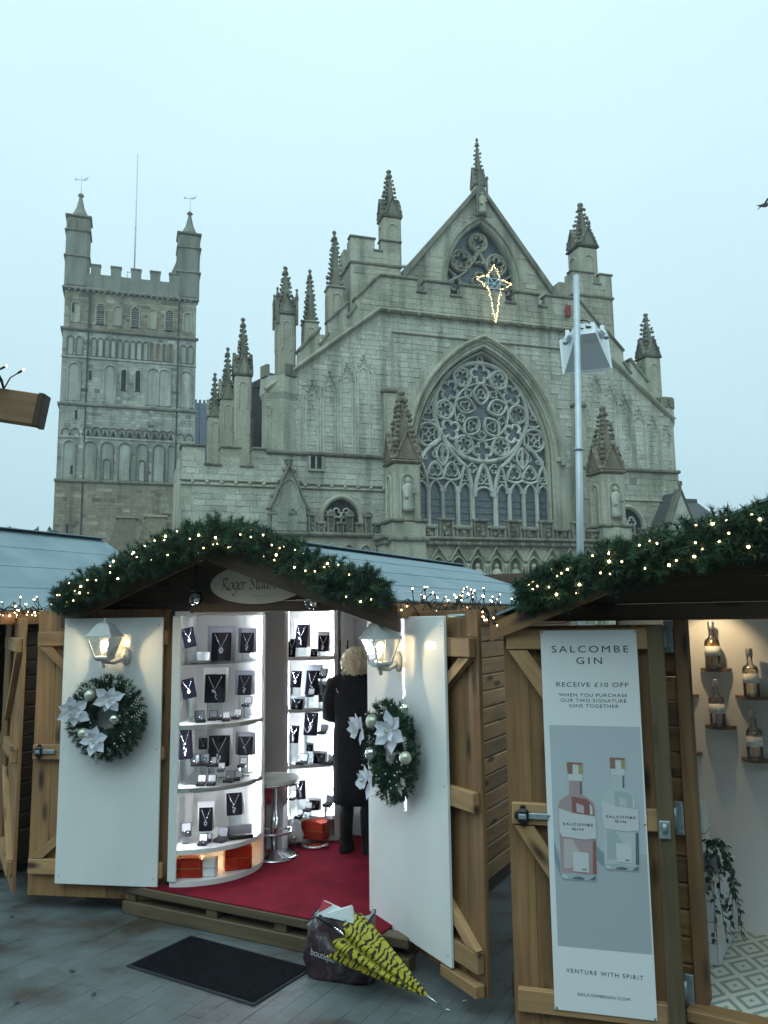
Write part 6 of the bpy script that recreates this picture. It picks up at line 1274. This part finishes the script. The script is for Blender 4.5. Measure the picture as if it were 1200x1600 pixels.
# ------------------------------------------------------------------ person with their back to us
PW = Vector((-0.237, 6.360, 0.189)); PE = thing('person', 'person in long black coat and boots with blonde hair, back turned, browsing the cabinets', 'person', (PW.x, PW.y, .2), R(-12))
def loft(mb, rings, n=20, mi=0, fold=0, cap=True, sm=True):
    V = []
    for i, (cx, cy, cz, rx_, ry_) in enumerate(rings):
        for k in range(n):
            t = 2 * PI * k / n; f = 1 + fold * math.sin(t * 7 + i * .35) * (i / len(rings)) + fold * .5 * math.sin(t * 3 + i)
            V.append((cx + rx_ * f * math.cos(t), cy + ry_ * f * math.sin(t), cz))
    F = [[i * n + k, i * n + (k + 1) % n, (i + 1) * n + (k + 1) % n, (i + 1) * n + k] for i in range(len(rings) - 1) for k in range(n)]
    if cap: F += [list(range(n))[::-1], [(len(rings) - 1) * n + k for k in range(n)]]
    return mb.add(V, F, mi, None, None, sm)
def skin(name, verts, edges, rad, root, mt, parent, lv=2):
    me = bpy.data.meshes.new(name); me.from_pydata(verts, edges, []); me.materials.append(MATS[mt]); o = link(name, me, parent)
    md = o.modifiers.new('skin', 'SKIN'); sv = me.skin_vertices
    if not sv: bpy.context.view_layer.objects.active = o
    lay = me.skin_vertices[0] if len(me.skin_vertices) else None
    if lay is None: 
        with bpy.context.temp_override(object=o, active_object=o): bpy.ops.mesh.customdata_skin_add()
        lay = me.skin_vertices[0]
    for i, r in enumerate(rad): lay.data[i].radius = (r, r) if not isinstance(r, tuple) else r; lay.data[i].use_root = i == root
    ss = o.modifiers.new('sub', 'SUBSURF'); ss.levels = lv; ss.render_levels = lv
    for p in me.polygons: p.use_smooth = True
    return o
Hh = 1.50
V = [(0, 0, .80), (0, 0, .95), (0, 0, 1.12), (0, .01, 1.26), (0, .02, 1.30), (0, .03, 1.345), (0, .045, 1.41), (0, .04, 1.46)]
E_ = [(i, i + 1) for i in range(7)]; rd = [.125, .115, .125, .12, .055, .05, .078, .06]
def chain(frm, pts, rs):
    p = frm
    for q, r in zip(pts, rs): V.append(q); rd.append(r); E_.append((p, len(V) - 1)); p = len(V) - 1
    return p
for e in (-1, 1):
    chain(0, [(e * .085, 0, .72), (e * .085, .01, .42), (e * .08, -.01, .10), (e * .085, .0, .045), (e * .09, .12, .03)], [.085, .052, .036, .035, .03])
    elb = (-.215, .02, 1.0) if e < 0 else (.205, .06, 1.0); wr = (-.17, .20, .97) if e < 0 else (.15, .24, 1.05)
    w_ = chain(3, [(e * .155, .01, 1.245), elb, wr], [.042, .032, .023]); b = Vector(wr)
    for f in range(5):
        s_ = b + Vector((e * -.02 + .012 * (f - 2), .03, .0)); L = (.02, .026, .028, .026, .02)[f]; dz = -.006 if f else .012
        chain(w_, [tuple(b + Vector((.010 * (f - 2), .035, .0))), tuple(b + Vector((.013 * (f - 2), .035 + L, dz))), tuple(b + Vector((.013 * (f - 2), .035 + L * 1.8, dz * 3)))], [.010, .0085, .007])
skin('body', V, E_, rd, 0, 'skin', PE)
m = MB(); m.tube([(0, .125, 1.405), (0, .137, 1.392), (0, .12, 1.385)], [.008, .012, .008], 6); 
for e in (-1, 1): m.ball((e * .078, .035, 1.40), .022, 6, 5, sc=(.4, .8, 1.2))
m.build('nose_and_ears', 'skin', PE)
m = MB()
for e in (-1, 1): m.ball((e * .03, .118, 1.42), .010, 6, 5)
m.build('eyes', 'box_white', PE); m = MB(); m.tube([(-.022, .118, 1.365), (0, .124, 1.363), (.022, .118, 1.365)], .005, 5); m.build('mouth', 'paper_red', PE)
hm = MB(); rr = random.Random(9)
n, k = 28, 18; VV = []
for i in range(k + 1):
    a = PI * i / k
    for j in range(n):
        t = 2 * PI * j / n; fr = max(0, math.sin(t)); q = 1 + .05 * math.sin(9 * t + 4 * a) + .04 * math.sin(17 * t - 7 * a) + rr.uniform(-.025, .025); r_ = .118 * q
        z = .118 * math.cos(a) * 1.06; cut = .75 if (fr > .5 and a > 1.1) else 1
        VV.append((math.sin(a) * math.cos(t) * r_ * (1.0 + .06 * (a > 1.4)), .028 + math.sin(a) * math.sin(t) * r_ * cut, 1.405 + z * q))
hm.add(VV, [[i * n + j, (i + 1) * n + j, (i + 1) * n + (j + 1) % n, i * n + (j + 1) % n] for i in range(k) for j in range(n)], sm=True)
for i in range(260):   # loose curls
    a, t = rr.uniform(.2, 2.2), rr.uniform(0, 2 * PI)
    if math.sin(t) > .4 and a > 1.0: continue
    d = Vector((math.sin(a) * math.cos(t), math.sin(a) * math.sin(t), math.cos(a))); c = Vector((0, .028, 1.405)) + d * .116; s_ = d.cross(Vector((rr.gauss(0, 1), rr.gauss(0, 1), rr.gauss(0, 1)))).normalized()
    hm.tube([c - s_ * .018, c + d * .010, c + s_ * .02 - Vector((0, 0, .008)), c + s_ * .016 + d * .004 - Vector((0, 0, .022))], [.003, .005, .004, .001], 4)
hm.build('hair', 'hair', PE)
m = MB(); loft(m, [(0, 0, .36, .188, .15), (0, 0, .50, .188, .15), (0, 0, .72, .185, .145), (0, 0, .88, .178, .135), (0, .0, 1.0, .162, .12), (0, 0, 1.12, .17, .12), (0, .0, 1.21, .178, .112), (0, .005, 1.26, .165, .10), (0, .01, 1.29, .11, .085), (0, .02, 1.315, .085, .075), (0, .03, 1.36, .083, .08)], 36, fold=.05)
for e in (-1, 1):
    elb = (-.215, .02, 1.0) if e < 0 else (.205, .06, 1.0); wr = (-.17, .19, .97) if e < 0 else (.15, .23, 1.05)
    P = [(e * .10, 0, 1.262), (e * .17, .005, 1.235), (e * .20, .01, 1.15), elb, tuple((Vector(elb) + Vector(wr)) / 2), wr]; m.tube(P, [.07, .076, .070, .062, .056, .050], 14)
m.build('coat', 'coat', PE)
for e in (-1, 1):
    m = MB(); loft(m, [(e * .085, .01, .40, .060, .062), (e * .082, .0, .30, .056, .060), (e * .08, -.01, .18, .047, .050), (e * .082, .0, .09, .045, .055), (e * .085, .025, .06, .048, .085), (e * .088, .04, .02, .050, .115), (e * .088, .04, .0, .052, .118)], 18); m.build('boot', 'boot', PE)

# ------------------------------------------------------------------ banner on the gin stall door
BN = thing('banner', 'tall white gin advertising banner with two printed bottles, screwed to timber door', 'banner', (*GDo, 0), -R(GDy))
m = MB(); m.box(0, .453, -.001, .004, .1365, 1.8765, c=.0008); m.build('banner_sheet', 'banner_white', BN)
def flat(P, k, mt, name, parent=BN): m = MB(); m.prism(P, -.0012 - k * .0007, -.0006 - k * .0007 if k == 0 else -.0012 - k * .0007 + .0005); return m.build(name, mt, parent)
def quad(x0, x1, z0, z1): return [(x0, z0), (x1, z0), (x1, z1), (x0, z1)]
flat(quad(.026, .446, .418, 1.424), 0, 'banner_grey', 'picture'); flat(quad(.026, .446, .418, .85), 1, 'banner_grey2', 'picture_floor')
def fit(body, x0, x1, z, cap, mt='ink', k=0, space=1.0):
    o = text(body, cap / .70, BN, ((x0 + x1) / 2, -.0014 - k * .0007, z), mt, 1, space); w_ = max(v.co.x for v in o.data.vertices) - min(v.co.x for v in o.data.vertices); o.scale.x = (x1 - x0) / w_; return o
fit('SALCOMBE', .052, .412, 1.784, .032, space=1.35); fit('GIN', .168, .288, 1.729, .032, space=1.4)
fit('RECEIVE £10 OFF', .067, .402, 1.616, .021, space=1.15)
for i, (t_, a, b) in enumerate((('WHEN YOU PURCHASE', .078, .396), ('OUR TWO SIGNATURE', .085, .390), ('GINS TOGETHER', .123, .354))): fit(t_, a, b, 1.567 - i * .0255, .0155, space=1.15)
fit('VENTURE WITH SPIRIT', .060, .402, .312, .018, space=1.3); fit('SALCOMBEGIN.COM', .108, .340, .214, .0125, space=1.1)
def bottle_print(cx, zb, w_, h, pink):
    X = lambda a: cx + a * w_; Z = lambda b: zb + b * h
    body = [(-.47, .02), (-.44, .0), (.44, .0), (.47, .02), (.5, .60), (.46, .66), (.30, .70), (.18, .725), (.17, .84), (-.17, .84), (-.18, .725), (-.30, .70), (-.46, .66), (-.5, .60)]
    sh = [(-.5, .02), (-.5, .14), (-1.0, .32), (-1.0, .16)]; flat([(X(a), Z(b)) for a, b in sh if X(a) > 0], 2, 'print_shadow', 'printed_shadow') if cx > .25 else flat([(max(.027, X(a)), Z(b)) for a, b in sh], 2, 'print_shadow', 'printed_shadow')
    flat([(X(a), Z(b)) for a, b in body], 3, 'print_pink2' if pink else 'print_clear2', 'printed_bottle')
    flat([(X(a), Z(b)) for a, b in ((-.12, .56), (.46, .54), (.44, .64), (.28, .69), (-.12, .705))], 4, 'print_pink' if pink else 'print_clear', 'printed_liquid')
    flat([(X(a), Z(b)) for a, b in ((.0, .575), (.2, .565), (.2, .63), (.0, .65))], 5, 'print_pink3' if pink else 'print_clear2', 'printed_highlight')
    flat([(X(a), Z(b)) for a, b in ((.36, .56), (.43, .555), (.42, .63), (.36, .65))], 5, 'print_label', 'printed_highlight')
    flat([(X(a), Z(b)) for a, b in ((-.49, .60), (-.1, .565), (.5, .545), (.5, .36), (.2, .345), (-.42, .36), (-.48, .40))], 6, 'print_label', 'printed_label')
    flat([(X(a), Z(b)) for a, b in ((-.4, .09), (-.38, .34), (-.15, .345), (.1, .20), (-.2, .1))], 4, 'print_pink3' if pink else 'print_clear', 'printed_highlight')
    flat([(X(a), Z(b)) for a, b in ((.36, .06), (.46, .06), (.48, .34), (.40, .34))], 4, 'print_pink' if pink else 'print_dark', 'printed_edge')
    flat([(X(a), Z(b)) for a, b in ((-.15, .075), (.27, .07), (.27, .235), (-.15, .24))], 6, 'print_label', 'printed_card'); flat([(X(a), Z(b)) for a, b in ((.08, .09), (.2, .09), (.2, .1), (.08, .1))], 7, 'print_dark', 'printed_line')
    flat([(X(a), Z(b)) for a, b in ((-.46, .022), (-.43, .002), (.43, .002), (.46, .022), (.47, .06), (.2, .045), (-.1, .06), (-.47, .05))], 5, 'print_clear', 'printed_base')
    flat([(X(a), Z(b)) for a, b in ((-.2, .01), (.1, .008), (.14, .022), (0, .034), (-.14, .026))], 6, 'print_dark', 'printed_base'); flat([(X(a), Z(b)) for a, b in ((.26, .01), (.42, .012), (.44, .05), (.34, .03))], 6, 'print_dark', 'printed_base'); flat([(X(a), Z(b)) for a, b in ((-.45, .02), (-.30, .01), (-.32, .028), (-.44, .045))], 6, 'print_label', 'printed_base')
    flat([(X(a), Z(b)) for a, b in ((-.19, .84), (.19, .84), (.21, .99), (-.21, 1.0))], 4, 'print_label', 'printed_cap')
    flat([(X(a), Z(b)) for a, b in ((-.20, .9), (-.06, .9), (-.06, .985), (-.21, .99))], 5, 'print_copper', 'printed_cap_band'); flat([(X(a), Z(b)) for a, b in ((.1, .9), (.2, .9), (.21, .985), (.1, .985))], 5, 'print_gold', 'printed_cap_band'); flat([(X(a), Z(b)) for a, b in ((-.21, .985), (.21, .98), (.21, .998), (-.21, 1.0))], 6, 'print_copper', 'printed_cap_top')
    flat([(X(a), Z(b)) for a, b in ((.11, .73), (.16, .73), (.16, .84), (.12, .84))], 4, 'print_dark', 'printed_neck_edge')
    fit('SALCOMBE', X(-.38), X(.42), Z(.47), .0105, k=7, space=1.3); fit('GIN', X(-.14), X(.16), Z(.43), .0105, k=7, space=1.3)
bottle_print(.138, .716, .172, .537, True); bottle_print(.335, .773, .165, .508, False)
for x_, z_ in ((.008, 1.868), (.445, 1.868), (.008, 1.0), (.445, .985), (.01, .146), (.443, .146)):
    m = MB(); m.lathe([(.006, 0), (.005, .003), (.001, .004)], 8, (0, 0, 0), mat=Matrix.Translation((x_, -.001, z_)) @ Matrix.Rotation(PI / 2, 4, 'X')); m.build('screw', 'steel', BN)

# ------------------------------------------------------------------ inside the gin stall
def shelf2(w_, z, r, label):
    m = MB(); hprism(m, [(r * math.cos(t), -.1 * math.sin(t) / .1 * r * 1.0) for t in np.linspace(0, PI, 15)], -.018, 0); T_ = tag(m.build('bottle_shelf', 'shelf_wood', None, KM2 @ Vector((w_, .984, z)), (0, 0, -R(K2Y))), label, 'shelf', 'round bottle shelves'); return T_
def bottle(w_, z, liquid, label, mm=.905, s_=1.0):
    T_ = thing('gin_bottle', label, 'bottle', KM2 @ Vector((w_, mm, z)), -R(K2Y), 'gin bottles on the wall shelves')
    m = MB(); m.lathe([(.040, 0), (.043, .006), (.043, .145), (.036, .165), (.018, .178), (.015, .19), (.015, .225)], 20); m.build('bottle_glass', 'glass', T_)
    m = MB(); m.lathe([(.038, .012), (.0395, .018), (.0395, .142), (.032, .158)], 20); m.build('gin', liquid, T_)
    m = MB(); m.lathe([(.0438, .075), (.0438, .128)], 20); m.build('label', 'box_white', T_)
    m = MB(); m.lathe([(.0175, .222), (.0185, .228), (.0185, .262), (.016, .266)], 14); m.build('stopper', 'steel', T_); T_.scale = (s_, s_, s_)
for w_, z, liq, a in ((.06, 1.635, 'gin_lit', 'lit amber'), (.065, 1.31, 'gin_pink', 'pink'), (.255, 1.485, 'gin_amber', 'pale amber'), (.25, 1.14, 'gin_pink', 'rose')):
    wh = {1.635: 'highest shelf under the spotlight', 1.31: 'shelf directly below the spotlit bottle', 1.485: 'upper shelf at the right edge', 1.14: 'lower shelf at the right edge'}[z]
    shelf2(w_, z, .085 if z != 1.485 else .10, 'small round dark shelf carrying the bottle, ' + wh); bottle(w_, z + .001, liq, '%s gin bottle on the %s' % (a, wh))
shelf2(-.12, 1.48, .075, 'empty round dark shelf by the door post, upper one'); shelf2(-.12, 1.15, .075, 'empty round dark shelf by the door post, lower one')
SP = thing('spotlight', 'small grey spotlight above the highest gin bottle', 'lamp', KM2 @ Vector((.055, .66, 2.03)), -R(K2Y)); m = MB(); m.lathe([(.022, 0), (.026, .01), (.026, .06), (.012, .068)], 14); m.build('lamp_can', 'zinc', SP); m = MB(); m.lathe([(.018, -.002), (.018, .0)], 14); m.build('lens', 'bulb_hot', SP)
l = bpy.data.lights.new('spot_glow', 'SPOT'); l.energy = 5.5; l.color = (1, .74, .40); l.spot_size = R(86); l.spot_blend = .6; l.shadow_soft_size = .015; o = bpy.data.objects.new('spot_glow', l); COL.objects.link(o); o.parent = SP; o.location = (0, .03, -.006); o.rotation_euler = (R(37), 0, 0)
PL = thing('tiled_plinth', 'low white tiled plinth by the door post inside the gin stall', 'plinth', KM2 @ Vector((-.04, .56, .19)), -R(K2Y)); m = MB(); m.box(-.13, .115, -.13, .30, 0, .415); m.build('core', 'tile_line', PL)
for i in range(4):
    for j in range(4): m = MB(); m.box(-.128 + i * .061, -.07 + i * .061, -.137, -.1305, .006 + j * .102, .104 + j * .102, c=.002); m.build('tile', 'tile_white', PL)
for i in range(6):
    for j in range(4): m = MB(); m.box(.1155, .122, -.128 + i * .072, -.06 + i * .072, .006 + j * .102, .104 + j * .102, c=.002); m.build('tile', 'tile_white', PL)
m = MB(); m.box(-.15, .15, -.16, .31, .417, .44, c=.004); m.build('top', 'white_gloss', PL)
gb = thing('gift_box', 'tall pale gift box standing on the tiled plinth', 'box', KM2 @ Vector((-.06, .66, .631)), -R(K2Y)); m = MB(); m.box(-.06, .075, -.06, .06, 0, .30, c=.003); m.build('carton', 'white_satin', gb); m = MB(); m.box(-.062, .077, -.062, .062, .15, .156); m.build('lid_seam', 'box_grey', gb)
IV = thing('trailing_plant', 'dark ivy trailing from a small pot on the tiled plinth', 'plant', KM2 @ Vector((.06, .47, .69)), -R(K2Y))
m = MB(); m.lathe([(.035, 0), (.05, .07), (.055, .075)], 14, (-.01, .02, -.058)); m.build('pot', 'box_grey', IV)
lm = MB(); lm.add([(0, 0, 0), (.35, .30, .05), (.75, .22, 0), (1, 0, -.08), (.75, -.22, 0), (.35, -.30, .05), (.4, 0, -.04)], [(0, 6, 1), (1, 6, 3, 2), (6, 5, 4, 3), (0, 5, 6)]); LEAF = lm.mesh('leaf', 'leaf'); rr = random.Random(4); sm_ = MB(); nl = 0
for s_ in range(12):
    a = rr.uniform(-2.2, .9); ln = rr.choice([.12, .2, .3, .42, .50, .36]); p = Vector((0, 0, .085)); d = Vector((math.cos(a) * .6 + .3, math.sin(a) * .6 - .2, .7)); P = [p.copy()]; L = 0
    while L < ln:
        p = p + d.normalized() * .026; L += .026; d = d * .72 + Vector((rr.gauss(0, .12), rr.gauss(0, .1) - .02, -.36)); p.z = max(p.z, -.40); P.append(p.copy())
        if nl < 290:
            q = link('leaf', LEAF, IV, p, (rr.uniform(-1, 1), rr.uniform(.2, 1.3), rr.uniform(-PI, PI * .3))); k_ = rr.uniform(.026, .040); q.scale = (k_, k_, k_); nl += 1
    sm_.tube(P, .0018, 4)
sm_.build('stems', 'leaf', IV)

# ------------------------------------------------------------------ things on the paving
mx_ = MB(); MTc = Vector((-.965, 4.83, 0)); mx_.box(-.475, .475, -.255, .255, .001, .008, c=.003); DM = thing('door_mat', 'black door mat lying on the paving before the jewellery stall', 'mat', MTc, -R(31.5)); mx_.build('rubber_edge', 'rubber', DM); m = MB(); m.box(-.455, .455, -.235, .235, .0082, .0125, c=.002); m.build('pile', 'mat_black', DM)
SB = thing('shopping_bag', 'dark patterned shopping bag stuffed with packages, leaning at the right door', 'bag', (-.262, 4.70, 0), -R(18)); n = 32; V = []; F = []; rg = [(.0, .185, .10), (.02, .20, .115), (.10, .205, .12), (.19, .195, .105), (.26, .185, .092), (.315, .19, .085)]; rr = random.Random(2)
for i, (z, a, b) in enumerate(rg):
    for k in range(n):
        t = 2 * PI * k / n; c, s_ = math.cos(t), math.sin(t); q = 1 + .045 * math.sin(5 * t + i * 1.7) + .03 * math.sin(9 * t - i * 2.3) + rr.uniform(-.02, .02)
        V.append((math.copysign(abs(c) ** .55, c) * a * q, math.copysign(abs(s_) ** .55, s_) * b * q + .03 * math.sin(i * 1.1 + .4), z + (.022 * math.sin(3 * t + 1) + .02 * math.cos(t) if i == 5 else .008 * math.sin(4 * t + i))))
F = [[i * n + k, i * n + (k + 1) % n, (i + 1) * n + (k + 1) % n, (i + 1) * n + k] for i in range(5) for k in range(n)] + [list(range(n))[::-1]]
m = MB(); m.add(V, F, sm=True); m.build('bag_body', 'bag', SB); m = MB(); m.add([(x * .965, y * .93, z) for x, y, z in V[2 * n:]], [[i * n + (k + 1) % n, i * n + k, (i + 1) * n + k, (i + 1) * n + (k + 1) % n] for i in range(3) for k in range(n)], sm=True); m.build('bag_lining', 'bag_in', SB)
m = MB(); m.tube([V[5 * n + k] for k in range(n)], .004, 5, True); m.build('bag_rim', 'bag_edge', SB)
for e in (-1,): m = MB(); m.tube([(-.03, -.085, .33), (-.02, -.1, .28), (.05, -.11, .24), (.085, -.095, .30)], .008, 5); m.build('handle', 'bag_edge', SB)
text('boutique', .048, SB, (-.06, -.135, .15), 'bag_in', .9, .95, rot=(PI / 2, R(12), R(1)))
for (x_, y_, z_, w_, h_, mt, rx2, ry2, lb) in ((-.09, -.02, .22, .15, .15, 'paper_white', .3, .3, 'white parcel with red corner in the shopping bag'), (.03, -.02, .22, .15, .14, 'paper_white', .2, -.35, 'white packet with blue print in the shopping bag'), (-.10, -.06, .22, .15, .06, 'paper_blue', .5, .5, 'blue packet at front of the shopping bag')):
    o = MB(); o.box(-w_ / 2, w_ / 2, -.02, .02, 0, h_, c=.006); T_ = thing('packet', lb, 'packet', SB.matrix_basis @ Vector((x_, y_, z_)), 0); T_.rotation_euler = (-rx2, ry2, -R(18)); o.build('wrapper', mt, T_)
    if 'red' in lb: q = MB(); q.prism([(-w_ / 2, h_ * .55), (-w_ / 2, h_), (-.01, h_)], -.0225, -.0205); q.build('red_corner', 'paper_red', T_)
    if 'blue print' in lb: text('ongr', .05, T_, (0, -.0212, .07), 'paper_blue', .9, .9); text('gifts', .03, T_, (-.03, -.0212, .028), 'paper_red', .9)
# folded umbrella leaning over the bag
UT = Vector((.185, 4.335, .055)); UW = Vector((-.225, 4.515, .272)); ax = (UW - UT); UL = ax.length
UM = thing('umbrella', 'folded yellow umbrella with black tiger stripes resting on the shopping bag', 'umbrella', UT); UM.rotation_euler = ax.to_track_quat('Z', 'Y').to_euler()
n = 64; V = []; GV = []; rows = 16
for i in range(rows + 1):
    t = i / rows; r0 = .008 + .152 * t ** .92
    for k in range(n):
        a = 2 * PI * k / n; fl = abs(math.sin(a * 4)) ; r_ = r0 * (.62 + .40 * fl + .05 * math.sin(a * 3 + 1)); tw_ = .55 * t
        zz = UL * t + (.035 * (fl - .5) if i == rows else 0)
        V.append((r_ * math.cos(a + tw_) * 1.0, r_ * math.sin(a + tw_) * .8, zz)); GV.append((zz * 2.0, (a * 4 / PI) * .9 * t, .0))
m = MB(); m.add(V, [[i * n + k, i * n + (k + 1) % n, (i + 1) * n + (k + 1) % n, (i + 1) * n + k] for i in range(rows) for k in range(n)], gv=GV, sm=True); m.add([V[rows * n + k] for k in range(n)] + [(0, 0, UL * .93)], [[k, (k + 1) % n, n] for k in range(n)], gv=GV[rows * n:] + [(0, 0, 0)]); m.build('canopy', 'tiger_cloth', UM)
m = MB(); m.tube([(0, 0, .0), (0, 0, -.085)], [.006, .0035], 8); m.build('ferrule', 'chrome', UM); m = MB(); m.tube([(0, 0, 0), (0, 0, UL + .12)], .006, 8); m.build('shaft', 'chrome', UM); m = MB(); m.tube([(0, 0, UL + .10), (0, 0, UL + .19)], .013, 8); m.build('handle', 'iron_black', UM)
m = MB()
for k in range(8): a = k * PI / 4 + PI / 8 + .55; m.ball((.158 * math.cos(a), .158 * math.sin(a) * .8, UL + .02), .007, 6, 4)
m.build('rib_tips', 'tiger_cloth', UM)

# small litter on the paving
for x_, y_, lb, mt in ((0.379, 4.384, 'white paper scrap on the paving beside the open right door', 'paper_white'), (0.287, 4.291, 'tiny white paper scrap near the umbrella tip', 'paper_white'), (-2.524, 5.660, 'dark wet leaf near the left door', 'bark'), (-1.785, 4.801, 'dark wet leaf left of the mat', 'bark'), (-1.563, 4.515, 'dark wet leaf lowest on the paving left of the mat', 'bark'), (-1.927, 4.426, 'dark wet leaf in the lower left corner', 'bark')):
    p = (x_, y_, .006); k_ = .016 if mt == 'paper_white' else .026
    m = MB(); m.add([(-k_, 0, 0), (-k_ * .2, k_ * .5, .004), (k_, k_ * .15, .001), (k_ * .2, -k_ * .45, .003), (0, 0, .006)], [(0, 4, 1), (1, 4, 2), (2, 4, 3), (3, 4, 0)]); tag(m.build('paper_scrap' if mt == 'paper_white' else 'leaf', mt, None, p, (0, 0, x_ * 9)), lb, 'litter')
# ------------------------------------------------------------------ lamp post with horn speakers
LP = thing('lamp_post', 'slim grey metal post standing between stalls and cathedral', 'post', (3.82, 16, 0)); LP.rotation_euler = (0, R(1.75), 0)
m = MB(); m.lathe([(.072, 0), (.070, 5.35), (.065, 5.36), (.062, 9.05), (.02, 9.07)], 18); m.build('pole', 'post_metal', LP); m = MB(); m.lathe([(.093, 5.30), (.095, 5.33), (.093, 5.36)], 18); m.build('joint_collar', 'steel', LP)
hp = Vector((4.33, 16.40, 7.86)); HSP = thing('horn_speaker', 'large white horn loudspeaker clamped behind the lamp post', 'speaker', hp, 0); HSP.rotation_euler = (R(-13), R(-3), R(-13))
FR = [(0, 1, 5, 4), (1, 2, 6, 5), (2, 3, 7, 6), (3, 0, 4, 7)]
def frust(a, c, b, d, y0, y1, dz=0): return [(-a, y0, -c), (a, y0, -c), (a, y0, c), (-a, y0, c), (-b, y1, -d + dz), (b, y1, -d + dz), (b, y1, d + dz), (-b, y1, d + dz)]
m = MB(); m.add(frust(.27, .17, .50, .43, 0, .72), FR + [(0, 3, 2, 1)]); m.build('horn', 'speaker_shell', HSP)
m = MB(); m.box(-.53, .53, .70, .76, -.46, .46, c=.03); m.build('mouth_flange', 'speaker', HSP)
m = MB(); m.add(frust(.20, .13, .27, .17, -.30, -.005), FR + [(0, 3, 2, 1), (4, 5, 6, 7)]); m.build('driver_housing', 'speaker', HSP)
for e in (-1, 1):
    m = MB(); m.box(e * .36 - .045, e * .36 + .045, -.1, .25, .02, .17, c=.02); m.tube([(e * .35, -.06, .08), (e * .42, -.1, -.04), (e * .40, -.02, -.14)], .028, 7); m.build('clamp', 'speaker', HSP); m = MB(); m.lathe([(.05, 0), (.06, .05), (.03, .07)], 8, (e * .42, -.06, -.16)); m.build('clamp_knob', 'steel', HSP)
m = MB(); P = [(.10 * math.cos(t * 2.3) + random.gauss(0, .03), -.30 - .03 * math.sin(t * 3), .10 + .10 * math.sin(t * 1.7)) for t in np.linspace(0, 7, 26)]; m.tube(P, .011, 5); m.build('cable_bundle', 'wire_black', HSP)
# ------------------------------------------------------------------ thin winter mist over the square
HZ = MB(); HZ.box(-325, 325, -65, 425, -1.2, 56); hz = tag(HZ.build('haze', 'haze'), 'thin pale winter mist over the square', None, None, 'stuff')
# ------------------------------------------------------------------ unseen houses added behind the camera to shade the stalls
for i in range(4):
    HH_ = thing('shade_house', 'unseen brick house added behind the camera to shade the stalls, %s from the left' % ('first', 'second', 'third', 'fourth')[i], 'house', (-30 + i * 15, -13, 0), 0, 'unseen houses added for shade'); m = MB(); m.box(0, 14.8, -10, 0, 0, 10 + i % 2); m.build('wall', 'house_brick', HH_); m = MB(); m.prism([(-.2, 10 + i % 2), (7.4, 13 + i % 2), (15, 10 + i % 2)], -10.3, .4); m.build('roof', 'slate', HH_)
    for a in range(4):
        for b in range(3): m = MB(); m.box(1.5 + a * 3.4, 3.0 + a * 3.4, .01, .06, 1.2 + b * 3.4, 3.4 + b * 3.4); m.build('window', 'glazing', HH_)
